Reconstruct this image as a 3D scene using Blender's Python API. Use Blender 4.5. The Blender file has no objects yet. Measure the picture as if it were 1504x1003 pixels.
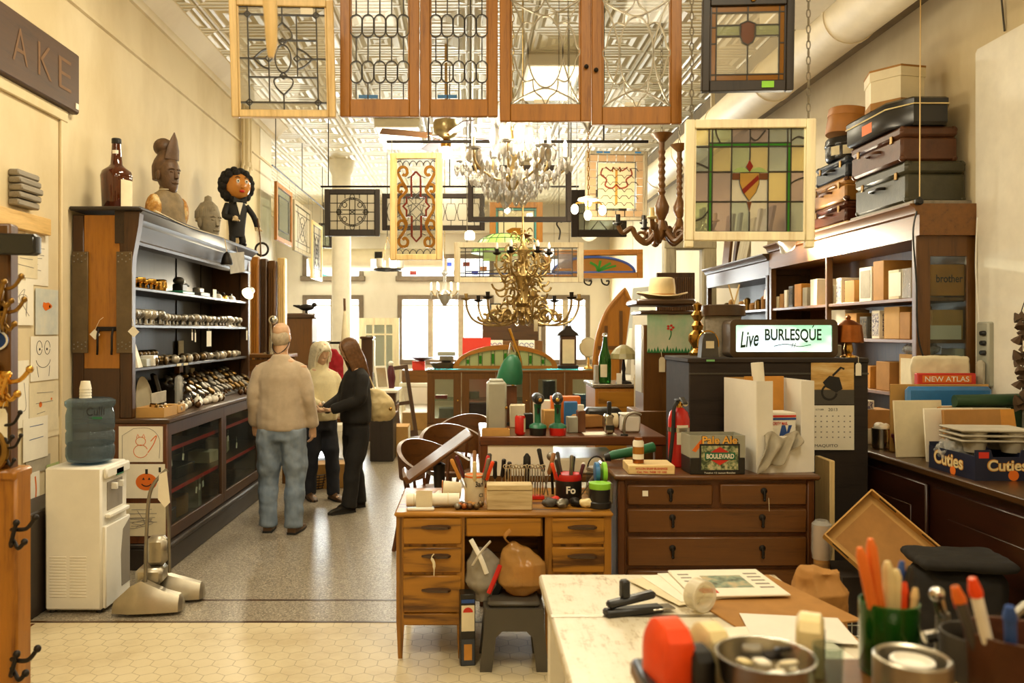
import bpy, bmesh, math, random
from mathutils import Vector, Matrix, Euler, Quaternion
R = random.Random(11)
PI = math.pi
sc = bpy.context.scene
COL = sc.collection
# ---------------------------------------------------------------- camera
F, VX, VY, CZ = 1200.0, 690.0, 487.0, 1.68     # focal length in px, vanishing point, eye height
def wx(px, Y): return (px - VX) * Y / F
def wz(py, Y): return CZ - (py - VY) * Y / F
def fy(py, z): return (CZ - z) * F / (py - VY)
cam = bpy.data.cameras.new('camera'); camo = bpy.data.objects.new('camera', cam); COL.objects.link(camo)
camo.location = (0, 0, CZ); camo.rotation_euler = (PI / 2, 0, 0)
cam.sensor_width = 36; cam.lens = F / 1504 * 36
cam.shift_x = (752 - VX) / 1504; cam.shift_y = -(501.5 - VY) / 1504
cam.clip_start = 0.05; cam.clip_end = 200
cam.dof.use_dof = True; cam.dof.focus_distance = 5.6; cam.dof.aperture_fstop = 3.4
sc.camera = camo
sc.view_settings.view_transform = 'Standard'; sc.view_settings.look = 'None'
sc.view_settings.gamma = 1; sc.view_settings.use_curve_mapping = False
sc.view_settings.exposure = 0.22
try:
    sc.cycles.max_bounces = 8; sc.cycles.transparent_max_bounces = 24; sc.cycles.diffuse_bounces = 4
    sc.cycles.glossy_bounces = 3; sc.cycles.transmission_bounces = 6
    sc.cycles.caustics_reflective = False; sc.cycles.caustics_refractive = False
    sc.cycles.sample_clamp_indirect = 4
except Exception: pass
# ---------------------------------------------------------------- sky and lights
world = bpy.data.worlds.new('world'); sc.world = world; world.use_nodes = True
bg = world.node_tree.nodes['Background']; bg.inputs[0].default_value = (0.86, 0.93, 1.0, 1); bg.inputs[1].default_value = 5.0
def area(name, loc, sx, sy, power, col, rot=(0, 0, 0), spread=180):
    l = bpy.data.lights.new(name, 'AREA'); l.shape = 'RECTANGLE'; l.size = sx; l.size_y = sy; l.energy = power; l.color = col
    l.spread = math.radians(spread)
    o = bpy.data.objects.new(name, l); o.location = loc; o.rotation_euler = rot; COL.objects.link(o); return o
def point(name, loc, power, col, r=0.04):
    l = bpy.data.lights.new(name, 'POINT'); l.energy = power; l.color = col; l.shadow_soft_size = r
    o = bpy.data.objects.new(name, l); o.location = loc; COL.objects.link(o); return o
def spot(name, loc, target, power, col, ang=80, r=0.04, blend=0.6):
    l = bpy.data.lights.new(name, 'SPOT'); l.energy = power; l.color = col; l.shadow_soft_size = r; l.spot_size = math.radians(ang); l.spot_blend = blend
    o = bpy.data.objects.new(name, l); o.location = loc
    o.rotation_euler = (Vector(target) - Vector(loc)).to_track_quat('-Z', 'Y').to_euler(); COL.objects.link(o); return o
WARM = (1.0, 0.88, 0.64); DAY = (0.86, 0.93, 1.0)
CEIL = 4.6
FILL = [(-0.9, -1.4), (1.3, -1.4), (-0.9, 1.7), (1.3, 1.7), (-1.1, 5.2), (0.9, 9.2), (-1.0, 11.8), (1.0, 14.6)]   # ceiling lights (x, y) added to brighten the room, mostly unseen
FILLP = [32, 32, 48, 48, 60, 80, 90, 95]
for (x, y), p in zip(FILL, FILLP):
    area('added_ceiling_fill', (x, y, CEIL - 0.165), 0.5, 1.1, p, WARM)
for X0, X1, Z0, Z1, p in ((-3.83, -2.53, 1.0, 2.47, 450), (-1.6, 0.4, 1.0, 2.47, 850), (1.72, 2.72, 1.0, 2.47, 380), (-3.83, -2.53, 2.93, 3.4, 110), (-1.6, .5, 2.93, 3.4, 200)):
    area('window_daylight', ((X0 + X1) / 2, 19.28, (Z0 + Z1) / 2), X1 - X0, Z1 - Z0, p, DAY, (-PI / 2, 0, 0))
# ---------------------------------------------------------------- materials
def lin(h):
    h = h.lstrip('#'); r = [int(h[i:i + 2], 16) / 255 for i in (0, 2, 4)]
    return tuple(c / 12.92 if c <= 0.04045 else ((c + 0.055) / 1.055) ** 2.4 for c in r) + (1,)
MATS = {}
def newmat(name):
    m = bpy.data.materials.new(name); m.use_nodes = True; MATS[name] = m
    nt = m.node_tree; b = nt.nodes['Principled BSDF']; return m, nt, b
def ramp(nt, fac, stops):
    r = nt.nodes.new('ShaderNodeValToRGB'); e = r.color_ramp.elements
    while len(e) < len(stops): e.new(0.5)
    for i, (p, c) in enumerate(stops): e[i].position = p; e[i].color = c
    nt.links.new(fac, r.inputs[0]); return r.outputs[0]
def coords(nt, scale=(1, 1, 1), loc=(0, 0, 0), rot=(0, 0, 0)):
    tc = nt.nodes.new('ShaderNodeTexCoord'); mp = nt.nodes.new('ShaderNodeMapping')
    mp.inputs['Scale'].default_value = scale; mp.inputs['Location'].default_value = loc; mp.inputs['Rotation'].default_value = rot
    nt.links.new(tc.outputs['Object'], mp.inputs[0]); return mp.outputs[0]
def noise(nt, co, scale, detail=4, rough=0.6, out='Fac'):
    n = nt.nodes.new('ShaderNodeTexNoise'); n.inputs['Scale'].default_value = scale; n.inputs['Detail'].default_value = detail
    n.inputs['Roughness'].default_value = rough; nt.links.new(co, n.inputs['Vector']); return n.outputs[out]
def bump(nt, b, h, strength=0.2, dist=0.01):
    n = nt.nodes.new('ShaderNodeBump'); n.inputs['Strength'].default_value = strength; n.inputs['Distance'].default_value = dist
    nt.links.new(h, n.inputs['Height']); nt.links.new(n.outputs[0], b.inputs['Normal'])
def mul(c, k): return (min(1, c[0] * k), min(1, c[1] * k), min(1, c[2] * k), 1)
def pbr(name, hx, rough=0.5, metal=0.0, var=0.15, sc_=9, bmp=0.0, coat=0.0, sheen=0.0):
    if name in MATS: return MATS[name]
    m, nt, b = newmat(name); c = lin(hx)
    co = coords(nt); n = noise(nt, co, sc_)
    nt.links.new(ramp(nt, n, [(0.3, mul(c, 1 - var)), (0.7, mul(c, 1 + var))]), b.inputs['Base Color'])
    b.inputs['Roughness'].default_value = rough; b.inputs['Metallic'].default_value = metal
    b.inputs['Coat Weight'].default_value = coat
    if sheen: b.inputs['Sheen Weight'].default_value = sheen
    if bmp: bump(nt, b, noise(nt, co, sc_ * 5), bmp, 0.006)
    return m
def wood(name, hx, hx2, axis='z', rough=0.45, s=1.0, coat=0.08, fig=0):
    if name in MATS: return MATS[name]
    m, nt, b = newmat(name); k = {'x': (1.2, 14, 14), 'y': (14, 1.2, 14), 'z': (14, 14, 1.2)}[axis]
    co = coords(nt, tuple(v * s for v in k)); n1 = noise(nt, co, 1.6, 6, 0.65); co2 = coords(nt, tuple(v * s * 5 for v in k)); n2 = noise(nt, co2, 2.0, 3)
    mx = nt.nodes.new('ShaderNodeMath'); mx.operation = 'MULTIPLY_ADD'; mx.inputs[1].default_value = 0.35
    nt.links.new(n2, mx.inputs[0]); nt.links.new(n1, mx.inputs[2])
    if fig:                                                    # bold cathedral figure
        n3 = noise(nt, co, .75, 1, .4); m1 = nt.nodes.new('ShaderNodeMath'); m1.operation = 'MULTIPLY'; m1.inputs[1].default_value = 15; nt.links.new(n3, m1.inputs[0])
        pp = nt.nodes.new('ShaderNodeMath'); pp.operation = 'PINGPONG'; pp.inputs[1].default_value = 1; nt.links.new(m1.outputs[0], pp.inputs[0])
        m2 = nt.nodes.new('ShaderNodeMath'); m2.operation = 'MULTIPLY_ADD'; m2.inputs[1].default_value = .3; nt.links.new(pp.outputs[0], m2.inputs[0]); nt.links.new(n1, m2.inputs[2]); nt.links.new(m2.outputs[0], mx.inputs[2]); mx.inputs[1].default_value = .2
    a, c = lin(hx), lin(hx2)
    if name.split('_')[0] not in ('pine', 'cream', 'grey', 'weathered', 'ebony'): a, c = [(v[0] * .76, v[1] * .74, v[2] * .40, 1) for v in (a, c)]
    nt.links.new(ramp(nt, mx.outputs[0], [(0.42, c), (0.62, a), (0.9, mul(a, 1.25))] if not fig else [(0.55, c), (0.74, a), (1.0, mul(a, 1.15))]), b.inputs['Base Color'])
    b.inputs['Roughness'].default_value = rough; b.inputs['Coat Weight'].default_value = coat; b.inputs['Coat Roughness'].default_value = 0.25
    bump(nt, b, mx.outputs[0], 0.12, 0.003)
    return m
def pane(name, hx, op=0.25, rough=0.12, bmp=0.0, dif=1.0):
    """thin sheet glass: tinted see-through mixed with a glossy tinted skin"""
    if name in MATS: return MATS[name]
    m, nt, b = newmat(name); c = lin(hx)
    t = nt.nodes.new('ShaderNodeBsdfTransparent'); t.inputs[0].default_value = c
    mx = nt.nodes.new('ShaderNodeMixShader'); mx.inputs[0].default_value = op
    b.inputs['Base Color'].default_value = mul(c, dif); b.inputs['Roughness'].default_value = rough; b.inputs['IOR'].default_value = 1.5
    b.inputs['Specular IOR Level'].default_value = 0.8
    if bmp:
        bump(nt, b, noise(nt, coords(nt), 60, 3), bmp, 0.004)
    o = nt.nodes['Material Output']
    nt.links.new(t.outputs[0], mx.inputs[1]); nt.links.new(b.outputs[0], mx.inputs[2]); nt.links.new(mx.outputs[0], o.inputs[0])
    return m
def glass(name, hx, rough=0.02, ior=1.45):
    if name in MATS: return MATS[name]
    m, nt, b = newmat(name); b.inputs['Base Color'].default_value = lin(hx); b.inputs['Transmission Weight'].default_value = 1.0
    b.inputs['Roughness'].default_value = rough; b.inputs['IOR'].default_value = ior; return m
def emit(name, hx, s, base='#ffffff'):
    if name in MATS: return MATS[name]
    m, nt, b = newmat(name); b.inputs['Base Color'].default_value = lin(base); b.inputs['Emission Color'].default_value = lin(hx)
    b.inputs['Emission Strength'].default_value = s; return m
# plaster walls with faint stains
def plaster(name, hx, hx2):
    m, nt, b = newmat(name); co = coords(nt, (0.6, 0.6, 0.35)); n = noise(nt, co, 1.5, 8, 0.6)
    nt.links.new(ramp(nt, n, [(0.35, lin(hx2)), (0.55, lin(hx))]), b.inputs['Base Color'])
    b.inputs['Roughness'].default_value = 0.7; bump(nt, b, noise(nt, coords(nt), 40, 4), 0.08, 0.004); return m
plaster('wall_plaster', '#e0d0ab', '#d0bd93'); plaster('far_plaster', '#d8d0c0', '#cbc2b0')
# pressed tin ceiling: square panels with raised ribs
m, nt, b = newmat('tin_ceiling')
co = coords(nt); sx = nt.nodes.new('ShaderNodeSeparateXYZ'); nt.links.new(co, sx.inputs[0])
def mth(op, a, bb=None, c=None):
    n = nt.nodes.new('ShaderNodeMath'); n.operation = op
    for i, v in enumerate((a, bb, c)):
        if v is None: continue
        if isinstance(v, (int, float)): n.inputs[i].default_value = v
        else: nt.links.new(v, n.inputs[i])
    return n.outputs[0]
def tri(v, p): return mth('PINGPONG', v, p / 2)
dx, dy = tri(sx.outputs[0], 0.61), tri(sx.outputs[1], 0.61)
d = mth('MINIMUM', dx, dy)                                     # distance to the panel edge
def ridge(d, at, w): return mth('MAXIMUM', mth('SUBTRACT', 1.0, mth('DIVIDE', mth('ABSOLUTE', mth('SUBTRACT', d, at)), w)), 0.0)
h = mth('ADD', mth('ADD', ridge(d, 0.0, 0.022), ridge(d, 0.075, 0.03)), mth('MULTIPLY', ridge(d, 0.17, 0.05), 0.9))
h = mth('ADD', h, mth('MULTIPLY', ridge(d, 0.25, 0.03), 0.5))
bump(nt, b, h, 1.0, 0.03)
nt.links.new(ramp(nt, noise(nt, coords(nt), 1.3, 6), [(0.3, lin('#ddcfaa')), (0.7, lin('#ece0c0'))]), b.inputs['Base Color'])
b.inputs['Roughness'].default_value = 0.42
# hexagon floor tiles
m, nt, b = newmat('hex_tile')
co = coords(nt, (1, 1, 1)); sx = nt.nodes.new('ShaderNodeSeparateXYZ'); nt.links.new(co, sx.inputs[0])
S = 0.052                                                       # apothem
def hexd(ox, oy):
    px = mth('SUBTRACT', mth('FLOORED_MODULO', mth('ADD', sx.outputs[0], ox), 2 * S), S)
    py = mth('SUBTRACT', mth('FLOORED_MODULO', mth('ADD', sx.outputs[1], oy), 2 * S * 1.7320508), S * 1.7320508)
    ax, ay = mth('ABSOLUTE', px), mth('ABSOLUTE', py)
    return mth('MAXIMUM', ax, mth('ADD', mth('MULTIPLY', ax, 0.5), mth('MULTIPLY', ay, 0.8660254)))
hd = mth('MINIMUM', hexd(0, 0), hexd(S, S * 1.7320508))
g = mth('GREATER_THAN', hd, S - 0.0022)
wear = noise(nt, coords(nt), 1.6, 7, 0.65)
tile = ramp(nt, wear, [(0.3, lin('#bca983')), (0.52, lin('#d3c5a2')), (0.75, lin('#dacdac'))])
mx = nt.nodes.new('ShaderNodeMix'); mx.data_type = 'RGBA'; nt.links.new(g, mx.inputs[0]); nt.links.new(tile, mx.inputs[6]); mx.inputs[7].default_value = lin('#a89a79')
nt.links.new(mx.outputs[2], b.inputs['Base Color']); b.inputs['Roughness'].default_value = 0.38
bump(nt, b, mth('SUBTRACT', 1.0, g), 0.3, 0.002)
# terrazzo
m, nt, b = newmat('terrazzo'); v = nt.nodes.new('ShaderNodeTexVoronoi'); v.inputs['Scale'].default_value = 130
nt.links.new(coords(nt), v.inputs['Vector'])
bw = nt.nodes.new('ShaderNodeRGBToBW'); nt.links.new(v.outputs['Color'], bw.inputs[0])
nt.links.new(ramp(nt, bw.outputs[0], [(0.2, lin('#6b6152')), (0.45, lin('#8c816f')), (0.7, lin('#a0947f')), (0.9, lin('#bdb29d'))]), b.inputs['Base Color'])
b.inputs['Roughness'].default_value = 0.34; b.inputs['Coat Weight'].default_value = 0.3; b.inputs['Coat Roughness'].default_value = 0.24
# chipped white paint on the work table
m, nt, b = newmat('chipped_paint'); n1 = noise(nt, coords(nt, (1, 1, 1)), 16, 8, 0.75); n2 = noise(nt, coords(nt, (5, 1, 1)), 7, 6, 0.75)
mxx = nt.nodes.new('ShaderNodeMath'); mxx.operation = 'MULTIPLY'; nt.links.new(n1, mxx.inputs[0]); nt.links.new(n2, mxx.inputs[1])
nt.links.new(ramp(nt, mxx.outputs[0], [(0.10, lin('#6b5538')), (0.15, lin('#b5a37f')), (0.22, lin('#ddd3bb')), (0.5, lin('#e6dfcd'))]), b.inputs['Base Color'])
b.inputs['Roughness'].default_value = 0.35; bump(nt, b, mxx.outputs[0], 0.3, 0.004)
# painted flat pictures: colour by noise between two or three hues
def blotch(name, stops, scale=5, st=(1, 1, 1)):
    if name in MATS: return MATS[name]
    m, nt, b = newmat(name); n = noise(nt, coords(nt, st), scale, 5, 0.6)
    nt.links.new(ramp(nt, n, [(p, lin(c)) for p, c in stops]), b.inputs['Base Color']); b.inputs['Roughness'].default_value = 0.7; return m
# ---------------------------------------------------------------- mesh helpers
def T(x=0, y=0, z=0, rx=0, ry=0, rz=0, s=1):
    S_ = Matrix.Diagonal((s, s, s, 1)) if isinstance(s, (int, float)) else Matrix.Diagonal((*s, 1))
    return Matrix.Translation((x, y, z)) @ Euler((rx, ry, rz)).to_matrix().to_4x4() @ S_
class MB:
    def __init__(s): s.bm = bmesh.new(); s.mi = 0; s.M = None; s.k = 0
    def add(s, vs, fs, M=None):
        if s.M is not None: M = s.M @ M if M is not None else s.M
        bv = [s.bm.verts.new(M @ Vector(v) if M is not None else v) for v in vs]
        for f in fs:
            try: fc = s.bm.faces.new([bv[i] for i in f]); fc.material_index = s.mi
            except ValueError: pass
        return s
    def box(s, c, d, bev=0.0, M=None):
        s.k = (s.k + 1) % 7; e = .00013 * s.k; hx, hy, hz = max(d[0] / 2 - e, d[0] * .45), max(d[1] / 2 - e, d[1] * .45), max(d[2] / 2 - e, d[2] * .45); b = min(bev, hx * .9, hy * .9, hz * .9)
        if b <= 0:
            vs = [(c[0] + i * hx, c[1] + j * hy, c[2] + k * hz) for i in (-1, 1) for j in (-1, 1) for k in (-1, 1)]
            return s.add(vs, [(0, 1, 3, 2), (4, 6, 7, 5), (0, 4, 5, 1), (2, 3, 7, 6), (0, 2, 6, 4), (1, 5, 7, 3)], M)
        vs, ix = [], {}
        for i in (-1, 1):
            for j in (-1, 1):
                for k in (-1, 1):
                    for a, (ex, ey, ez) in enumerate(((0, 1, 1), (1, 0, 1), (1, 1, 0))):
                        ix[i, j, k, a] = len(vs); vs.append((c[0] + i * (hx - b * ex), c[1] + j * (hy - b * ey), c[2] + k * (hz - b * ez)))
        fs = []
        for i in (-1, 1):
            fs.append([ix[i, j, k, 0] for j, k in ((-1, -1), (1, -1), (1, 1), (-1, 1))])
            fs.append([ix[j, i, k, 1] for j, k in ((-1, -1), (1, -1), (1, 1), (-1, 1))])
            fs.append([ix[j, k, i, 2] for j, k in ((-1, -1), (1, -1), (1, 1), (-1, 1))])
        for p in (-1, 1):
            for q in (-1, 1):
                fs.append([ix[p, q, -1, 0], ix[p, q, 1, 0], ix[p, q, 1, 1], ix[p, q, -1, 1]])
                fs.append([ix[p, -1, q, 0], ix[p, 1, q, 0], ix[p, 1, q, 2], ix[p, -1, q, 2]])
                fs.append([ix[-1, p, q, 1], ix[1, p, q, 1], ix[1, p, q, 2], ix[-1, p, q, 2]])
                for r in (-1, 1): fs.append([ix[p, q, r, a] for a in range(3)])
        return s.add(vs, fs, M)
    def bb(s, x0, x1, y0, y1, z0, z1, bev=0.0, M=None):
        return s.box(((x0 + x1) / 2, (y0 + y1) / 2, (z0 + z1) / 2), (abs(x1 - x0), abs(y1 - y0), abs(z1 - z0)), bev, M)
    def loft(s, rings, cap=True, closed=False, M=None):
        n = len(rings[0]); vs = [p for r in rings for p in r]; fs = []; m = len(rings)
        for i in range(m if closed else m - 1):
            for j in range(n):
                a, b_ = i * n + j, i * n + (j + 1) % n; c, d = ((i + 1) % m) * n + (j + 1) % n, ((i + 1) % m) * n + j
                fs.append((a, b_, c, d))
        if cap and not closed: fs.append(tuple(range(n))[::-1]); fs.append(tuple(range((m - 1) * n, m * n)))
        return s.add(vs, fs, M)
    def tube(s, pts, r, n=8, closed=False, M=None, flat=1.0):
        P = [Vector(p) for p in pts]; m = len(P); rr = r if isinstance(r, (list, tuple)) else [r] * m
        rings = []; up = None
        for i in range(m):
            if closed: t = P[(i + 1) % m] - P[i - 1]
            else: t = P[min(i + 1, m - 1)] - P[max(i - 1, 0)]
            if t.length < 1e-9: t = Vector((0, 0, 1))
            t.normalize()
            if up is None:
                up = Vector((0, 0, 1)) if abs(t.z) < 0.9 else Vector((0, 1, 0))
            u = (up - t * up.dot(t)); u.normalize(); w = t.cross(u); up = u
            rings.append([P[i] + rr[i] * (math.cos(2 * PI * k / n) * w + flat * math.sin(2 * PI * k / n) * u) for k in range(n)])
        return s.loft(rings, True, closed, M)
    def cyl(s, p0, p1, r0, r1=None, n=16, M=None): return s.tube([p0, p1], [r0, r0 if r1 is None else r1], n, M=M)
    def lathe(s, prof, n=24, M=None):
        rings = [[(max(r, 1e-4) * math.cos(2 * PI * k / n), max(r, 1e-4) * math.sin(2 * PI * k / n), z) for k in range(n)] for r, z in prof]
        return s.loft(rings, True, False, M)
    def sph(s, c, r, n=14, m=8, M=None):
        rx, ry, rz = (r, r, r) if isinstance(r, (int, float)) else r
        rings = []
        for i in range(m + 1):
            a = -PI / 2 + PI * i / m; q = max(math.cos(a), 0.01)
            rings.append([(c[0] + rx * q * math.cos(2 * PI * k / n), c[1] + ry * q * math.sin(2 * PI * k / n), c[2] + rz * math.sin(a)) for k in range(n)])
        return s.loft(rings, True, False, M)
    def prism(s, poly, y0, y1, M=None):
        """polygon in X-Z pushed along Y"""
        poly = [(p[0], p[1]) for p in poly]; n = len(poly); vs = [(x, y0, z) for x, z in poly] + [(x, y1, z) for x, z in poly]
        fs = [tuple(range(n)), tuple(range(n, 2 * n))[::-1]] + [(i, (i + 1) % n, n + (i + 1) % n, n + i) for i in range(n)]
        return s.add(vs, fs, M)
    def sheet(s, f, nu, nv, th=0.0, M=None):
        """f(u, v) -> point; closed slab of thickness th (offset along z of f's third value)"""
        g = [[f(i / nu, j / nv) for i in range(nu + 1)] for j in range(nv + 1)]
        vs = [p for r in g for p in r]; w = nu + 1
        fs = [(j * w + i, j * w + i + 1, (j + 1) * w + i + 1, (j + 1) * w + i) for j in range(nv) for i in range(nu)]
        return s.add(vs, fs, M)
    def ribbon(s, pts, w, y0, y1, M=None, closed=False):
        """flat strip following (x, z) points, given width, between y0 and y1"""
        P = [Vector((p[0], p[1])) for p in pts]; m = len(P); rings = []
        for i in range(m):
            t = (P[(i + 1) % m] - P[i - 1]) if closed else (P[min(i + 1, m - 1)] - P[max(i - 1, 0)])
            if t.length < 1e-9: t = Vector((1, 0))
            t.normalize(); nn = Vector((-t.y, t.x)) * w / 2
            a, b_ = P[i] + nn, P[i] - nn
            rings.append([(a.x, y0, a.y), (b_.x, y0, b_.y), (b_.x, y1, b_.y), (a.x, y1, a.y)])
        return s.loft(rings, True, closed, M)
    def build(s, name, mats, parent=None, smooth=38):
        bmesh.ops.recalc_face_normals(s.bm, faces=s.bm.faces[:])
        me = bpy.data.meshes.new(name); s.bm.to_mesh(me); s.bm.free()
        for m_ in (mats if isinstance(mats, (list, tuple)) else [mats]): me.materials.append(MATS[m_] if isinstance(m_, str) else m_)
        if smooth:
            me.polygons.foreach_set('use_smooth', [True] * len(me.polygons)); me.set_sharp_from_angle(angle=math.radians(smooth))
        o = bpy.data.objects.new(name, me); COL.objects.link(o)
        if parent is not None: o.parent = parent
        return o
WM = {}
def thing(name, label, cat, loc=(0, 0, 0), rz=0.0, group=None, rot=None):
    o = bpy.data.objects.new(name, None); COL.objects.link(o); o.empty_display_size = 0.05
    o.location = loc; o.rotation_euler = rot if rot else (0, 0, rz); o['label'] = label; o['category'] = cat; o['kind'] = 'thing'
    if group: o['group'] = group
    WM[o.name] = Matrix.Translation(loc) @ Euler(o.rotation_euler).to_matrix().to_4x4()
    return o
def part(mb, name, mat, root, smooth=38, label=None, world=False):
    o = mb.build(name, mat, root, smooth)
    if world: o.matrix_parent_inverse = WM[root.name].inverted()
    if label: o['label'] = label
    return o
def solo(mb, name, mat, label, cat, loc=(0, 0, 0), rz=0.0, group=None, rot=None, smooth=38, kind=None):
    o = mb.build(name, mat, None, smooth); o.location = loc; o.rotation_euler = rot if rot else (0, 0, rz)
    o['label'] = label; o['category'] = cat; o['kind'] = kind or 'thing'
    if group: o['group'] = group
    return o
def struct(mb, name, mat, smooth=38, label=None):
    o = mb.build(name, mat, None, smooth); o['kind'] = 'structure'
    o['label'] = label or name.replace('_', ' ') + ' of the shop room'
    return o
def dup(src, loc, rz=None, label=None, group=None, rot=None):
    def cp(o, par):
        c = o.copy(); COL.objects.link(c); c.parent = par
        for ch in list(o.children): cp(ch, c)
        return c
    c = cp(src, None); c.location = loc
    if rot: c.rotation_euler = rot
    elif rz is not None: c.rotation_euler = (0, 0, rz)
    if label: c['label'] = label
    if group: c['group'] = group
    return c
def text(s, name, mat, root, c, w, h, rot=(0, 0, 0), font_shear=0.0, world=False, y=0.0008, bold=0.0, label=None):
    """lettering in a plane facing -Y, centred at c, fitted to w x h"""
    cu = bpy.data.curves.new('lettering', 'FONT'); cu.body = s; cu.extrude = 0.0; cu.shear = font_shear; cu.offset = bold
    to = bpy.data.objects.new('lettering', cu); COL.objects.link(to)
    dg = bpy.context.evaluated_depsgraph_get(); me = bpy.data.meshes.new_from_object(to.evaluated_get(dg))
    bpy.data.objects.remove(to)
    if len(me.vertices) == 0: return None
    xs = [v.co.x for v in me.vertices]; ys = [v.co.y for v in me.vertices]
    x0, x1, y0, y1 = min(xs), max(xs), min(ys), max(ys)
    E = Euler(rot).to_matrix()
    for v in me.vertices:
        p = Vector(((v.co.x - (x0 + x1) / 2) / max(x1 - x0, 1e-6) * w, -y, (v.co.y - (y0 + y1) / 2) / max(y1 - y0, 1e-6) * h))
        v.co = E @ p + Vector(c)
    me.materials.clear(); me.materials.append(MATS[mat]); me.name = name
    o = bpy.data.objects.new(name, me); COL.objects.link(o); o.parent = root
    if world: o.matrix_parent_inverse = WM[root.name].inverted()
    if label: o['label'] = label
    return o
def arc(cx, cz, r, a0, a1, n=12, rz=None):
    rz = r if rz is None else rz
    return [(cx + r * math.cos(math.radians(a0 + (a1 - a0) * i / n)), cz + rz * math.sin(math.radians(a0 + (a1 - a0) * i / n))) for i in range(n + 1)]
def spline(pts, n=6):
    """Catmull-Rom through the points (any dimension)"""
    P = [Vector(p) for p in pts]; out = []
    for i in range(len(P) - 1):
        p0, p1, p2, p3 = P[max(i - 1, 0)], P[i], P[i + 1], P[min(i + 2, len(P) - 1)]
        for k in range(n):
            t = k / n
            out.append(0.5 * ((2 * p1) + (p2 - p0) * t + (2 * p0 - 5 * p1 + 4 * p2 - p3) * t * t + (3 * p1 - p0 - 3 * p2 + p3) * t ** 3))
    out.append(P[-1]); return [tuple(p) for p in out]
def chain_mb(mb, p0, p1, r=0.011, wire=0.0024, fine=True):
    p0, p1 = Vector(p0), Vector(p1); L = (p1 - p0).length; d = (p1 - p0).normalized()
    if not fine: mb.tube([p0, p1], wire, 5); return mb
    step = r * 2.6; n = max(1, int(L / step)); q = d.to_track_quat('Z', 'Y')
    for i in range(n):
        c = p0 + d * (i + 0.5) * L / n; pts = []
        for k in range(8):
            a = 2 * PI * k / 8; v = Vector((r * 0.62 * math.cos(a), 0, r * 1.55 * math.sin(a)))
            if i % 2: v = Vector((0, v.x, v.z))
            pts.append(c + q @ v)
        mb.tube(pts, wire, 4, closed=True)
    return mb
# ---------------------------------------------------------------- shared finishes
wood('oak', '#b87a34', '#8a5420', 'z'); wood('oak_x', '#b5742c', '#85501d', 'x'); wood('oak_y', '#b5742c', '#85501d', 'y')
wood('desk_oak', '#b47c30', '#5e3810', 'x', 0.42, 0.55, .1, 1); wood('desk_oak_z', '#a8722c', '#65400f', 'z', .42, .8, .1, 1)
wood('dark_wood', '#4a2f1c', '#2c1a0e', 'y', 0.34, 1, 0.2); wood('dark_wood_z', '#4c2f1b', '#2e1b0f', 'z', 0.45, 1, 0.1); wood('dark_wood_x', '#4a2f1c', '#2c1a0e', 'x', 0.32, 1, 0.3)
wood('ebony', '#2a211a', '#15100c', 'y', 0.45, 1, 0.1); wood('ebony_z', '#2a211a', '#15100c', 'z', 0.5, 1, 0.05); wood('ebony_x', '#2a2018', '#17110c', 'x', 0.8, 1, 0.0)
wood('orange_wood', '#b5762a', '#8a5218', 'z', 0.4); wood('red_brown', '#6b3a1e', '#472312', 'x', 0.35, 1, 0.3); wood('red_brown_z', '#6b3a1e', '#472312', 'z', 0.35, 1, 0.3)
wood('mahogany_y', '#351610', '#1f0b07', 'y', 0.35, 1, 0.3); wood('mahogany', '#6e4426', '#4c2c17', 'x', 0.38, 0.8, 0.25); wood('mahogany_z', '#65391f', '#472513', 'z', 0.38)
wood('walnut_z', '#6e4722', '#4c2d13', 'z', 0.4); wood('walnut_x', '#7c5128', '#583416', 'x', 0.4); wood('walnut_y', '#84562b', '#5c3817', 'y', 0.4)
wood('pine', '#e3c58a', '#cfa866', 'z', 0.5, 1, 0.05); wood('pine_x', '#e3c58a', '#cfa866', 'x', 0.5, 1, 0.05); wood('pine_y', '#d9b473', '#c4974f', 'y', 0.5, 1, 0.05)
wood('cream_paint', '#f0e2bf', '#d8c493', 'z', 0.5, 0.6, 0); wood('grey_wood', '#8d8474', '#655c4d', 'y', 0.7)
wood('weathered', '#a59a80', '#6f654f', 'z', 0.8, 1, 0)
pbr('lead', '#3a352c', 0.45, 0.6, 0.1); pbr('lead_light', '#8b8069', 0.4, 0.6, 0.1)
pbr('iron', '#2a2521', 0.5, 0.7); pbr('black_plastic', '#191817', 0.4); pbr('rubber', '#1d1c1a', 0.7); pbr('black_paint', '#1f1c19', 0.35)
pbr('steel', '#b9b4a8', 0.25, 1.0, 0.1); pbr('aluminium', '#b5ad9a', 0.35, 0.9, 0.12); pbr('chrome', '#d8d4cb', 0.12, 1.0, 0.05); pbr('dull_steel', '#8f8879', 0.45, 0.85, 0.2)
pbr('brass', '#c79a4a', 0.25, 1.0, 0.2); pbr('old_brass', '#8a6a35', 0.35, 0.95, 0.3); pbr('gilt', '#b39a66', 0.36, 0.9, 0.35, 30); pbr('copper', '#9a5b2c', 0.3, 0.95, 0.25)
pbr('white_plastic', '#efece2', 0.4, 0, 0.03); pbr('white_paint', '#ece6d6', 0.45, 0, 0.05); pbr('paper', '#f1ead7', 0.75, 0, 0.04); pbr('old_paper', '#e3d6b4', 0.8, 0, 0.08); pbr('grey_paper', '#a9a08c', 0.8)
pbr('cardboard', '#bf9350', 0.75, 0, 0.08); pbr('kraft', '#a9793d', 0.8, 0, 0.12); pbr('brown_card', '#b2803c', 0.8, 0, 0.1); pbr('white_card', '#ece7db', 0.6, 0, 0.03)
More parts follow.
